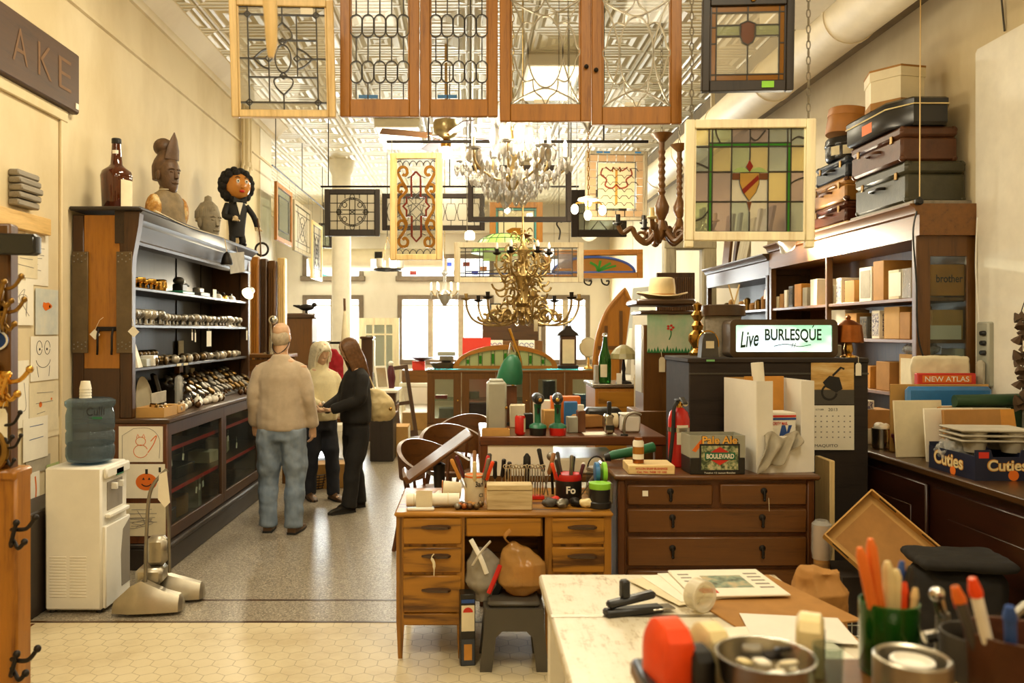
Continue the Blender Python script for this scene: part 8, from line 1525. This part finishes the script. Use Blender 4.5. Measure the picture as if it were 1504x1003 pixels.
# ================================================================ chest of drawers and what stands on it
RY,RT=4.4,.91;rx0,rx1=wx(905,RY),wx(1200,RY);t=thing('chest_of_drawers','brown mahogany chest of drawers with drop pulls beside the oak desk','chest of drawers',((rx0+rx1)/2,RY+.27,0))
part(MB().bb(rx0+.01,rx1-.01,RY+.02,RY+.5,.06,RT-.03,.004),'carcass','mahogany_z',t,world=True);part(MB().bb(rx0-.015,rx1+.015,RY-.02,RY+.52,RT-.03,RT,.01),'top_board','mahogany',t,world=True)
for x in(rx0+.01,rx1-.05):part(MB().bb(x,x+.04,RY+.005,RY+.05,0,RT-.03,.006),'corner_post','mahogany_z',t,world=True)
mid=(rx0+rx1)/2
for x0,x1,z0,z1,pulls in((rx0+.06,mid-.02,.745,.855,(.5,)),(mid+.02,rx1-.055,.745,.86,(.5,)),(rx0+.06,rx1-.055,.595,.725,(.25,.75)),(rx0+.06,rx1-.055,.415,.575,(.25,.75)),(rx0+.06,rx1-.055,.22,.395,(.25,.75))):
    o=part(MB().bb(x0,x1,RY-.004,RY+.03,z0,z1,.008),'drawer','mahogany',t,world=True)
    for f in pulls:
        x,z=x0+(x1-x0)*f,(z0+z1)/2+.02;q=MB().lathe([(.018,0),(.018,.004),(.008,.008),(0.001,.012)],12,T(x,RY-.004,z,PI/2,0,0));q.tube([(x,RY-.014,z),(x,RY-.018,z-.02),(x,RY-.018,z-.045)],[.004,.009,.006],8);q.sph((x,RY-.018,z-.045),.009,8,6);q.build('drop_pull','iron',o)
part(MB().box((rx0+.155,RY-.008,.81),(.03,.002,.03)),'price_sticker','paper',t,world=True)
solo(MB().tube([(rx1-.27,RY-.028,.79),(rx1-.268,RY-.03,.72)],.0015,4),'string','old_paper','thin white string hanging from the top drawer pull','string')
def orr(px,y):return(wx(px,y),y,RT)
t=thing('cigar_box','flat yellow lettered cigar box on the chest of drawers','box',orr(952,4.5),-.03);part(MB().box((0,0,.025),(.25,.2,.05),.004),'box','pine_x',t);text('NYLON SNAP BUSHINGS','lettering','red_ink',t,(.0,-.101,.032),.17,.012,bold=.02);text('Cat. No. NSB 10 100','lettering','red_ink',t,(.0,-.101,.014),.16,.011,bold=.02)
t=thing('spray_can','white and brown printed bottle standing on the cigar box','bottle',(wx(938,4.47),4.48,RT+.051));part(MB().lathe([(.026,0),(.03,.004),(.03,.115),(.024,.125),(0.001,.126)],20),'can_body','paper',t);part(MB().lathe([(.0305,.0),(.0308,.005),(.0308,.02),(.0305,.022)],20),'base_band','copper',t);part(MB().lathe([(.0305,.05),(.031,.055),(.031,.085),(.0305,.09)],20),'brown_band','orange_wood',t);part(MB().lathe([(.02,.125),(.024,.127),(.022,.14),(0.001,.14)],16),'cap','copper',t)
t=thing('green_torch','dark green tube shaped torch lying behind the cigar box','torch',orr(925,4.72));part(MB().tube([(-.13,-.02,.05),(-.1,-.02,.06),(.08,0,.09),(.14,.02,.1)],[.02,.027,.027,.03],14),'tube','green_plastic',t);part(MB().tube([(-.15,-.02,.045),(-.12,-.02,.052)],[.02,.029],14),'cap','black_plastic',t);part(MB().box((.02,0,.02),(.1,.05,.06),.01),'rest','kraft',t)
t=thing('fire_extinguisher','red fire extinguisher with a white label on the chest of drawers','fire extinguisher',orr(997,4.68));part(MB().lathe([(.055,0),(.06,.006),(.06,.27),(.05,.31),(.025,.335),(0.001,.34)],24),'cylinder','red_plastic',t);part(MB().lathe([(.02,.33),(.022,.34),(.022,.36),(.014,.37),(0.001,.372)],14),'valve','brass',t);part(MB().box((-.01,-.02,.41),(.03,.09,.012),.004,T(0,0,0,.3,0,0)),'lever','black_plastic',t);part(MB().box((-.01,-.02,.38),(.028,.08,.01),.004),'carry_handle','black_plastic',t);part(MB().lathe([(.062,.2),(.063,.2),(.063,.225),(.062,.225)],24),'strap','steel',t)
part(MB().tube(spline([(-.015,-.02,.37),(-.04,-.05,.33),(-.05,-.065,.2),(-.07,-.07,.03)],6),.011,8),'hose','rubber',t);q=MB();q.sheet(lambda u,v:(.0608*c(-2.0+1.2*u),.0608*d(-2.0+1.2*u),.13+.11*v),8,1);part(q,'paper_label','paper',t);part(MB().lathe([(.016,-.008),(.016,.008),(0.001,.008)],12,T(.03,-.02,.36,PI/2,0,0)),'gauge','chrome',t)
pbr('gold_ink','#eeb04a',.5);t=thing('beer_carton','printed beer carton reading Pale Ale on the chest of drawers','carton',orr(1051,4.44),.03);blotch('hops',[(.4,'#3d4a2c'),(.5,'#8a9468'),(.6,'#c2b98e')],40);part(MB().box((0,.05,.045),(.3,.17,.09),.003),'lower_box','black_paint',t);q=MB();q.box((0,-.032,.15),(.3,.006,.12));q.box((0,.132,.15),(.3,.006,.12));q.box((-.147,.05,.15),(.006,.17,.12));q.box((.147,.05,.15),(.006,.17,.12));part(q,'upper_box','grey_metal',t)
part(MB().box((.01,-.0365,.09),(.22,.003,.15)),'label_border','ink',t);part(MB().box((.01,-.0385,.09),(.2,.002,.13)),'label_art','hops',t);hexp=[(-.1,0),(-.07,.02),(0,.058),(.07,.02),(.1,0),(.07,-.02),(0,-.058),(-.07,-.02)]
part(MB().prism([(.01+x*.78,.1+z*.85)for x,z in hexp],-.042,-.0395),'label_diamond','red_ink',t);part(MB().box((.01,-.044,.1),(.165,.003,.04),.002),'label_band','green_plastic',t);text('BOULEVARD','lettering','paper',t,(.01,-.047,.1),.15,.026,bold=.03);text('Pale Ale','lettering','ink',t,(.012,-.0365,.184),.2,.05,bold=.05);text('Pale Ale','lettering','gold_ink',t,(.01,-.038,.186),.19,.042,bold=.025);text('Twelve 12 ounce Bottles','lettering','paper',t,(.01,-.0362,.009),.17,.009,bold=.01);part(MB().prism([(-.14,.13),(-.09,.19),(-.08,.17),(-.12,.12)],-.0365,-.035),'printed_hand','orange_ink',t)
t=thing('white_carton','open white carton with a cut out front on the chest of drawers','carton',(1.70,4.665,RT),.13);q=MB();w,dp,h=.33,.4,.5;q.box((0,0,.005),(w,dp,.01));q.box((-w/2,0,h/2),(.008,dp,h));q.box((w/2,0,h/2),(.008,dp,h));q.prism([(-w/2,0),(w/2,0),(w/2,h),(.09,h),(.09,.2),(-.075,.2),(-.075,h),(-w/2,h)],-dp/2-.004,-dp/2+.004);part(q,'outer_walls','white_card',t);part(MB().box((0,dp/2,h/2),(w,.008,h)),'back_wall','cardboard',t);part(MB().box((.03,dp/2-.1,h-.13),(.24,.012,.28)),'inner_flap','amber_card',t)
t=thing('mail_box','priority mail box standing inside the white carton','carton',(1.72,4.6,RT+.011),.13);part(MB().box((0,0,.155),(.17,.14,.31),.004),'box','paper',t);part(MB().box((0,-.0715,.29),(.17,.002,.012)),'red_stripe','red_ink',t);part(MB().box((0,-.0715,.275),(.17,.002,.012)),'blue_stripe','blue_ink',t);text('PRIORITY MAIL','lettering','red_ink',t,(-.02,-.0725,.25),.11,.018,bold=.02);part(MB().prism([(-.02,.16),(.03,.16),(.06,.24),(.04,.24),(.03,.2),(.02,.24),(0,.24)],-.073,-.072),'printed_emblem','blue_ink',t)
t=thing('grey_rag','crumpled pale grey rag hanging over the white carton cut out','rag',(1.70,4.455,RT+.11),.13);q=MB().sheet(lambda u,v:(-.1+.2*u-.05*v*(1-u),-.012-.022*(1+math.sin(u*17+5*v))*min(1,v*3),.1+.02*math.sin(u*9)-.22*v*(1-.72*u)),30,14);q.sheet(lambda u,v:(-.1+.2*u,-.012+.1*v,.1+.02*math.sin(u*9)-.03*v),20,4);o=part(q,'cloth','grey_paper',t,80);o.modifiers.new('thickness','SOLIDIFY').thickness=.003
t=thing('paper_tube','rolled white paper tube standing up from the white carton','paper roll',(1.72,4.76,RT+.011),0,None,(0,-.08,0));part(MB().lathe([(.035,0),(.035,.58),(.03,.58),(.03,.02),(0.001,.02)],20),'tube','paper',t)
# ================================================================ black cabinet with the lit sign
BY=4.96;bx0,bx1,BH=wx(1012,BY),2.42,1.52;t=thing('black_cabinet','tall black painted cabinet behind the chest of drawers','cabinet',((bx0+bx1)/2,BY+.3,0));part(MB().bb(bx0,bx1,BY,BY+.58,0,BH-.02,.006),'body','ebony_x',t,world=True);part(MB().bb(bx0-.01,bx1,BY-.012,BY+.59,BH-.03,BH,.006),'top_board','ebony_x',t,world=True);part(MB().bb(bx0,bx1,BY-.006,BY,BH-.1,BH-.09),'groove_strip','dark_grey',t,world=True)
t=thing('lit_sign','lit glass sign lettered Live Burlesque in a rounded brown metal case','sign',(wx(1146,5.1),5.1,BH));w,h=.665,.235;pbr('sign_brown','#4d3a22',.4,.3)
rr_=lambda w,h,r_:[p for cx_,cz2,a in((w/2-r_,h-r_,0),(-w/2+r_,h-r_,90),(-w/2+r_,r_,180),(w/2-r_,r_,270))for p in arc(cx_,cz2,r_,a,a+90,6)]
q=MB();a_,b2=rr_(w,h,.035),[(x,z+.035)for x,z in rr_(w-.07,h-.07,.008)]
q.loft([[(x,y,z)for x,z in pl]for y,pl in((.1,a_),(-.06,a_),(-.065,b2),(-.05,b2))],cap=False);part(q,'case','sign_brown',t);part(MB().prism(a_,.09,.1),'back_plate','sign_brown',t)
m,nt,b=newmat('sign_glow');n_=noise(nt,coords(nt,(.8,1,1.6),(.3,0,.2)),3.2,2);gcol=ramp(nt,n_,[(.38,lin('#9fe0b4')),(.5,lin('#e8fbf4')),(.62,lin('#d4ecff'))]);nt.links.new(gcol,b.inputs['Emission Color']);nt.links.new(gcol,b.inputs['Base Color']);b.inputs['Emission Strength'].default_value=.95
part(MB().bb(-w/2+.034,w/2-.034,-.052,-.048,.034,h-.034),'sign_face','sign_glow',t);pbr('sign_ink','#0f3a22',.6,0,0)
text('Live','lettering','sign_ink',t,(-.213,-.053,.115),.12,.1,(0,-.12,0),.45,bold=.015);text('BURLESQUE','lettering','sign_ink',t,(.06,-.053,.135),.35,.085,bold=.02);q=MB();q.ribbon(spline([(-.06,.07,0),(.0,.082,0),(.05,.078,0),(.1,.068,0),(.17,.08,0)],6),.004,-.054,-.053);q.ribbon([(.05,.063),(.06,.09)],.003,-.054,-.053);q.ribbon([(.065,.063),(.075,.09)],.003,-.054,-.053);q.ribbon([(.178,.185),(.187,.2)],.006,-.054,-.053);part(q,'flourish','sign_ink',t)
t=thing('copper_lamp','small hammered copper lamp on a brass stem at the end of the black cabinet','lamp',(wx(1246,5.1),5.1,BH));part(MB().lathe([(.05,0),(.045,.01),(.02,.02),(.03,.05),(.02,.09),(0.001,.1)],16),'base','brass',t);part(MB().lathe([(.085,.09),(.09,.095),(.078,.2),(.07,.205),(.03,.23),(.012,.235),(.016,.25),(0.001,.265)],20),'lamp_shade','copper',t)
boxy('white_block','white card block between the lit sign and the copper lamp','card','paper',(wx(1231,5.2),5.22,BH),(.05,.03,.075),0)
t=thing('wooden_cask','grey wooden tub with a lid half behind the lit sign','tub',(wx(1062,5.35),5.35,BH));part(MB().lathe([(.11,0),(.115,.3),(0.001,.3)],18),'tub','grey_wood',t);part(MB().lathe([(.135,.26),(.14,.265),(.14,.33),(.13,.335),(0.001,.335)],18),'lid','dark_wood_x',t)
for s in(-1,1):solo(MB().tube([(0,0,0),(s*.035,0,.13)],.005,6),'chopstick','pine',('pale stick crossed leaning to the hat side on the wooden tub','red tipped pale stick leaning to the sign side on the wooden tub')[s>0],'stick',(wx(1078,5.3),5.3,BH+.335))
t=thing('dome_clock','small dark case with a wire bail and pale square card on the black cabinet','clock',(wx(1040,5.05),5.05,BH));part(MB().prism([(-.055,0),(.055,0),(.045,.11),(.03,.15),(-.03,.15),(-.045,.11)],-.04,.04),'case','dark_grey',t);part(MB().box((0,-.0415,.08),(.05,.002,.045)),'card','old_paper',t);part(MB().tube([(p[0],0,p[1])for p in arc(0,.08,.065,-10,190,14,.085)],.005,6),'bail','brass',t)
solo(MB().box((0,0,0),(.05,.002,.012)),'tape_label','leaf_tape','green and white tape strip on the edge of the black cabinet','tape',(wx(1044,4.94),4.945,BH-.015))if pbr('leaf_tape','#7fc07a',.6)else 0
t=thing('brass_lamp_base','turned brass lamp base with glass globe beside the child painting','lamp base',(wx(1022,5.5),5.46,BH));part(MB().lathe([(.05,0),(.055,.02),(.03,.05),(.06,.1),(.06,.14),(.03,.17),(.04,.2),(.02,.23),(.045,.27),(.02,.3),(.03,.34),(0.001,.36)],18),'stem','brass',t)
t=thing('wall_calendar','motorcycle calendar page for 2013 hung on the black cabinet','calendar',(wx(1222,BY),BY-.006,wz(600,BY)));w=.26
blotch('sunset',[(.3,'#8a6a3c'),(.5,'#d0a45c'),(.7,'#ecd9a4')],5,(.5,1,3));part(MB().box((0,0,.16),(w,.003,.26)),'photo_page','sunset',t);part(MB().box((0,-.002,.07),(w,.002,.09)),'photo_ground','dark_grey',t);q=MB();q.ribbon(arc(-.02,.1,.045,0,350,16),.012,-.005,-.003);q.prism([(-.06,.16),(-.02,.2),(.04,.19),(.06,.12),(.02,.1),(-.04,.13)],-.0045,-.003);q.ribbon([(.0,.2),(.05,.25),(.07,.24)],.012,-.005,-.003);part(q,'printed_motorcycle','ink',t)
part(MB().box((0,-.003,-.115),(w,.003,.27)),'month_page','paper',t);text('2013','lettering','ink',t,(0,-.0048,-.005),.055,.018);text('OCTOBER','lettering','ink',t,(-.08,-.0048,-.005),.05,.009);text('MAQUITO','lettering','ink',t,(-.04,-.0048,-.225),.14,.02);q=MB()
for i in range(5):
    for j in range(7):q.box((-.105+j*.035,-.0048,-.045-i*.032),(.009,.0006,.008))
part(q,'date_numbers','grey_ink',t)
t=thing('price_tag','white string price tag hanging over the black cabinet edge under the copper lamp','tag',(wx(1259,BY),BY-.016,wz(543,BY)));part(MB().prism([(x*.85,z)for x,z in tagpoly],-.001,.001),'card','paper',t);part(MB().tube([(0,0,.04),(0,.0,.08),(-.02,.02,.085)],.0015,4),'string','old_paper',t)
# floor clutter right
t=thing('cardboard_tray','large shallow cardboard tray tipped up on edge on the floor','tray',(wx(1300,4.0),4.0,.63),0,None,tuple((Matrix.Rotation(-.25,3,'Z')@Matrix.Rotation(PI/2-.5,3,'X')@Matrix.Rotation(-.78,3,'Z')).to_euler()));q=MB();w,dp,h=.44,.34,.06;q.box((0,-dp/2,0),(w,.008,h));q.box((0,dp/2,0),(w,.008,h));q.box((-w/2,0,0),(.008,dp,h));q.box((w/2,0,0),(.008,dp,h));q.box((0,0,-h/2),(w,dp,.008));part(q,'tray_shell','cardboard',t);q=MB()
for x in(-.12,.12):q.box((x,dp/2,.012),(.1,.0095,.022),.003);q.box((x,-dp/2,.012),(.1,.0095,.022),.003)
part(q,'hand_hole','ink',t);part(MB().box((0,0,-.028),(w*.8,dp*.8,.004)),'liner','kraft',t)
boxy('storage_crate','dark crate under the tipped cardboard tray','crate','ebony_x',(wx(1310,4.0),4.25,0),(.4,.3,.45))
t=thing('tool_bag','black fabric tool bag with a flap on the floor by the mahogany counter','bag',(wx(1415,3.55),3.6,0),-.15);skinned(MB().box((0,0,.33),(.36,.26,.66),.05),'bag_body','black_cloth',t,.014,4,.02,.1);skinned(MB().box((0,-.01,.68),(.4,.3,.05),.02),'flap','black_cloth',t,.012,2,.02,.1)
t=thing('carpet_roll','kraft paper roll wrapped in clear plastic beside the chest of drawers','roll',(wx(1213,4.2),4.25,0));part(MB().lathe([(.04,0),(.04,.66),(0.001,.66)],18),'core','kraft',t);part(MB().lathe([(.047,.01),(.047,.45),(.044,.48)],18),'wrap','clear_pane',t);part(MB().lathe([(.046,.5),(.052,.54),(.05,.68),(.03,.7),(0.001,.7)],18),'bubble_cap','wrap',t)
t=thing('wire_basket','white wire basket on the floor before the black bag','basket',(wx(1250,3.6),3.65,0));q=MB()
for k in range(7):q.bb(-.13,.13,-.13,-.126,.02+k*.05,.024+k*.05);q.bb(-.13,.13,.126,.13,.02+k*.05,.024+k*.05);q.bb(-.13+k*.043,-.126+k*.043,-.13,-.126,0,.34);q.bb(-.13+k*.043,-.126+k*.043,.126,.13,0,.34)
part(q,'wire','grey_metal',t)
boxy('leaning_plank','cream board leaning in the gap beside the chest of drawers','board','pine',(wx(1208,4.75),4.72,0),(.03,.2,.95));boxy('grey_panel','small grey framed panel behind the cardboard tray','panel','grey_metal',(wx(1217,4.85),4.9,.38),(.1,.02,.24))if 0 else None
# ================================================================ white work table
WT=.76;tx0,tx1,ty0,ty1=.262,1.16,1.62,3.1;t=thing('work_table','work table with chipped white painted top in front of the desk','table',((tx0+tx1)/2,2.4,0));part(MB().bb(tx0,tx1,ty0,ty1,WT-.04,WT,.008),'tabletop','chipped_paint',t,world=True);part(MB().bb(tx0+.04,tx1-.04,ty0+.04,ty1-.04,WT-.14,WT-.04),'apron','white_paint',t,world=True);part(MB().bb(tx0+.001,tx1-.001,2.63,2.655,WT-.001,WT+.0015),'seam_strip','aluminium',t,world=True)
for x in(tx0+.03,tx1-.09):
    for y in(ty0+.03,ty1-.09):part(MB().bb(x,x+.06,y,y+.06,0,WT-.04,.004),'leg','white_paint',t,world=True)
ow=lambda px,py:(wx(px,fy(py,WT)),fy(py,WT),WT)
solo(MB().box((0,0,.004),(.42,.5,.006),.001),'kraft_board','kraft','brown kraft board lying under the papers on the white table','board',(.98,2.78,WT),.25)
def sheet_(label,x,y,w,h,mat,rz,k=0,name='paper_sheet'):return solo(MB().box((0,0,.0012),(w,h,.0016)),name,mat,label,'paper',(x,y,WT+.0075+.0022*k),rz)
sheet_('white printed sheet lying across the middle of the white table',.88,2.38,.36,.28,'paper',.1,1);sheet_('white sheet with coloured edge at the table side',1.0,2.5,.3,.22,'white_card',-.15,2);sheet_('large white sheet running off the table corner',1.02,2.06,.24,.5,'white_card',.35,0);sheet_('cream sheet fanned out under the newspaper',.74,2.9,.22,.3,'old_paper',.4,0);sheet_('white ruled sheet fanned under the newspaper',.78,2.92,.22,.3,'paper',.25,1);sheet_('white folded sheet directly under the newspaper',.85,2.93,.26,.3,'paper',.12,2)
t=thing('newspaper','folded newspaper with a photo of houses on the white table','newspaper',(.92,2.93,WT+.02),.05);part(MB().box((0,0,0),(.34,.3,.008),.003),'pages','paper',t);blotch('news_photo',[(.35,'#4a4a3c'),(.5,'#8a9a86'),(.65,'#c9b48c')],14);part(MB().box((.0,.0,.0045),(.15,.14,.001)),'photo','news_photo',t);q=MB()
for k in range(5):q.box((.12,.09-.04*k,.0045),(.05,.012,.001));q.box((-.13,.09-.04*k,.0045),(.04,.012,.001))
part(q,'print_lines','grey_ink',t);part(MB().box((-.1,-.1,.0045),(.06,.05,.001)),'red_block','red_ink',t)
t=thing('stapler','black tape stapler lying on the white table','stapler',ow(930,902),.25);part(MB().box((0,0,.012),(.2,.045,.024),.006),'base','black_plastic',t);part(MB().box((.0,0,.05),(.17,.035,.025),.008,T(0,0,0,0,-.15,0)),'arm','black_plastic',t);part(MB().box((-.03,0,.085),(.03,.03,.06),.006),'grip','black_plastic',t);part(MB().box((.1,0,.015),(.08,.05,.006),.002),'plate','steel',t)
t=thing('tape_roll','roll of clear packing tape standing on the white table','tape',ow(1028,898));part(MB().lathe([(.05,-.024),(.052,-.022),(.052,.022),(.05,.024),(.038,.022),(.038,-.022)],28,T(0,0,.054,PI/2,0,.5)),'tape','milk_pane',t)
t=thing('ballpoint_pen','blue grey ballpoint pen beside the newspaper','pen',ow(1105,878),.15);part(MB().tube([(-.07,0,.014),(.05,0,.014),(.07,0,.014)],[.004,.005,.002],8),'barrel','case_blue',t)
t=thing('paper_sack','crumpled brown paper sack at the corner of the white table','paper bag',(1.25,2.95,.55));skinned(MB().loft([er((0,0,0),.1,.08),er((0,0,.15),.11,.08),er((.02,0,.27),.07,.05)]),'sack','kraft',t,.006,0,.04,.07,'VORONOI');boxy('carton','brown carton holding up the paper sack beside the white table','carton','cardboard',(1.3,2.95,0),(.24,.3,.56))
# ================================================================ counter by the camera
KT=1.13;t=thing('shop_counter','dark wooden shop counter close to the viewer','counter',(.8,1.0,0));part(MB().bb(.29,1.9,.62,1.36,0,KT-.03),'body','dark_wood_z',t,world=True);part(MB().bb(.27,1.92,.6,1.38,KT-.03,KT,.006),'counter_top','walnut_x',t,world=True)
def ok(px,y):return(wx(px,y),y,KT)
t=thing('desk_pad','black framed pad with a green card at the counter corner','pad',ok(955,1.3));part(MB().box((0.03,-.03,.008),(.1,.14,.016),.004),'tray','black_plastic',t);part(MB().box((.035,-.03,.018),(.04,.12,.003)),'card','leaf_tape',t)
def measure(label,p,rz,mat,s,mat2='black_plastic'):
    t=thing('tape_measure',label,'tape measure',p,rz);pl=[(x*s,z*s)for x,z in[(-.04,0),(.04,0)]+arc(.0,.045,.042,-10,100,8,.05)+[(-.03,.09),(-.042,.075)]];part(MB().loft([[(x*f,y*s,.002+z*f)for x,z in pl]for y,f in((-.022,.9),(-.016,1),(.016,1),(.022,.9))]),'case',mat,t,40);q=MB()
    for y in(-.0225,):q.lathe([(.026*s,-.001),(.026*s,.001),(0.001,.001)],18,T(0,y*s,.045*s,PI/2,0,0))
    part(q,'side_plate',mat2,t);part(MB().box((.045*s,0,.008*s),(.012*s,.026*s,.006*s),.001),'tape_end','yellow_steel',t)
pbr('yellow_steel','#e0c24a',.4);measure('bright orange tape measure standing on the counter',ok(981,1.26),1.75,'orange_plastic',1.12);measure('black tape measure standing beside the orange one',ok(1022,1.24),1.8,'black_plastic',.78,'dark_grey');measure('cream tape measure between the black one and the steel bowl',ok(1041,1.3),1.8,'cream_plastic',.9,'dark_grey');measure('cream and black striped tape measure behind the glass cup',ok(1190,1.33),1.15,'cream_plastic',.95,'black_plastic')
t=thing('steel_bowl','steel bowl full of small scraps on the counter','bowl',ok(1124,1.2));part(MB().lathe([(.03,0),(.045,.004),(.064,.04),(.07,.075),(.072,.077),(.068,.077),(.06,.04),(.04,.012),(0.001,.01)],28),'bowl','steel',t)
for i in range(9):solo(MB().box((0,0,0),(.03,.018,.008),.003),'scrap',('old_paper','dull_steel','paper','iron','cream_plastic')[i%5],('cream','grey steel','white paper','black iron','ivory plastic')[i%5]+' scrap in the steel bowl, '+('at its rim','in its heap')[i//5],'scrap',(wx(1124,1.2)+.032*c(i*2.4),1.2+.032*d(i*2.4),KT+.055+.003*i),i,None,(.3*c(i),.4*d(i),i))if i<9 else 0
t=thing('glass_cup','small clear glass cup on the counter','cup',ok(1216,1.2));part(MB().lathe([(.02,0),(.022,.09),(.02,.09),(.018,.008),(0.001,.006)],20),'cup','case_glass',t);part(MB().lathe([(.019,.004),(.017,.02),(0.001,.02)],18),'contents','old_paper',t)
t=thing('pen_holder','cut green glass bottle used as a pen holder on the counter','pen holder',ok(1306,1.32));part(MB().lathe([(.042,0),(.045,.004),(.045,.115),(.042,.116),(.041,.01),(0.001,.008)],28),'glass','green_bottle',t)
def stick(label,name,cat,p,dv,L,r_,mat,tip=None,flat=1):
    t=thing(name,label,cat,p);d_=Vector(dv).normalized();part(MB().tube([tuple(d_*L*f)for f in(0,.7,.93,1)],[r_,r_,r_*1.0,r_*.5],10,flat=flat),'barrel',mat,t)
    if tip:part(MB().tube([tuple(d_*L*f)for f in(.86,.9,1.0)],[r_*1.15,r_*1.2,r_*.7],10),'cap',tip,t)
pc=ok(1306,1.32);pz=KT+.01
for i,(m_,lab,dx_,L,xo)in enumerate((('orange_ink','orange scissor handle leaning in the green pen holder',-.22,.2,-.012),('orange_ink','second orange scissor handle in the green pen holder',-.14,.21,-.006),('cream_plastic','cream scissor handle in the green pen holder',-.05,.17,.004),('cream_plastic','second cream scissor handle in the green pen holder',.02,.155,.01))):stick(lab,'scissors','scissors',(pc[0]+xo,pc[1]-.015+.006*i,pz),(dx_,.0,1),L,.0085,m_)
for i,(m_,tp,lab,dx_,L)in enumerate((('blue_ink','blue_ink','blue capped pen in the green pen holder',.12,.165),('black_plastic','black_plastic','black pen in the green pen holder',.16,.16),('orange_plastic','orange_plastic','short orange capped marker in the green pen holder',.05,.135),('pine','pine','wooden dowel end in the green pen holder',.13,.13))):stick(lab,'pen','pen',(pc[0]+.012+.003*i,pc[1]+.012-.009*i,pz),(dx_,.05,1),L,.0055,m_,tp)
t=thing('steel_pot','round steel canister with an inner ring close on the counter','canister',ok(1340,1.19));part(MB().lathe([(.05,0),(.053,.003),(.053,.075),(.05,.078),(.045,.075),(.043,.03),(0.001,.03)],32),'canister','aluminium',t);part(MB().lathe([(.03,.03),(.03,.072),(.024,.074),(.02,.065),(0.001,.06)],24),'inner_ring','white_card',t)
t=thing('faucet_fitting','chrome tap fitting standing behind the steel canister','tap',ok(1385,1.31));part(MB().lathe([(.024,0),(.025,.03),(.012,.04),(.01,.1),(0.001,.1)],16),'body','dull_steel',t);part(MB().tube([(0,0,.09),(-.015,-.01,.13)],.009,8),'lever','chrome',t);part(MB().sph((-.016,-.011,.133),.012,10,7),'lever_ball','chrome',t);part(MB().tube([(-.03,0,.06),(.03,0,.07)],.01,8),'spout','chrome',t)
solo(MB().tube([(0,0,0),(.16,.05,.1)],.007,8),'steel_rod','dull_steel','long dark metal rod slanting over the marker cup','rod',ok(1392,1.3))
t=thing('tin_pot','dark round tin behind the steel canister','tin',ok(1435,1.25));part(MB().lathe([(.05,0),(.052,.09),(.048,.09),(.047,.01),(0.001,.01)],22),'tin','dark_grey',t)
t=thing('marker_cup','dark brown leather cup full of coloured markers at the counter edge','pen holder',ok(1490,1.2));part(MB().lathe([(.055,0),(.06,.004),(.064,.105),(.066,.11),(.06,.11),(.057,.01),(0.001,.01)],26),'cup','case_brown',t);mc=ok(1490,1.2)
for i,(m_,tp,lab)in enumerate((('wine','red_plastic','red marker leaning out of the brown cup'),('dark_grey','orange_ink','grey marker with rust cap in the brown cup'),('paper','orange_plastic','white marker with orange cap in the brown cup'),('blue_ink','blue_ink','navy marker in the brown cup'),('red_plastic','red_ink','bright red marker in the brown cup'),('orange_plastic','orange_plastic','orange marker in the brown cup'),('white_plastic','red_ink','white marker with a red tip in the brown cup'))):a=2.6+i*.55;stick(lab,'marker','marker',(mc[0]+.03*c(a),mc[1]+.02*d(a),KT+.011),(.35*c(a),.2*d(a),1),.155+.02*(i%3),.008,m_,tp)
solo(MB().box((0,0,.012),(.02,.4,.02),.003),'wooden_strip','pine_y','bare wooden strip lying beside the steel canister','strip',ok(1420,1.15),-.45)
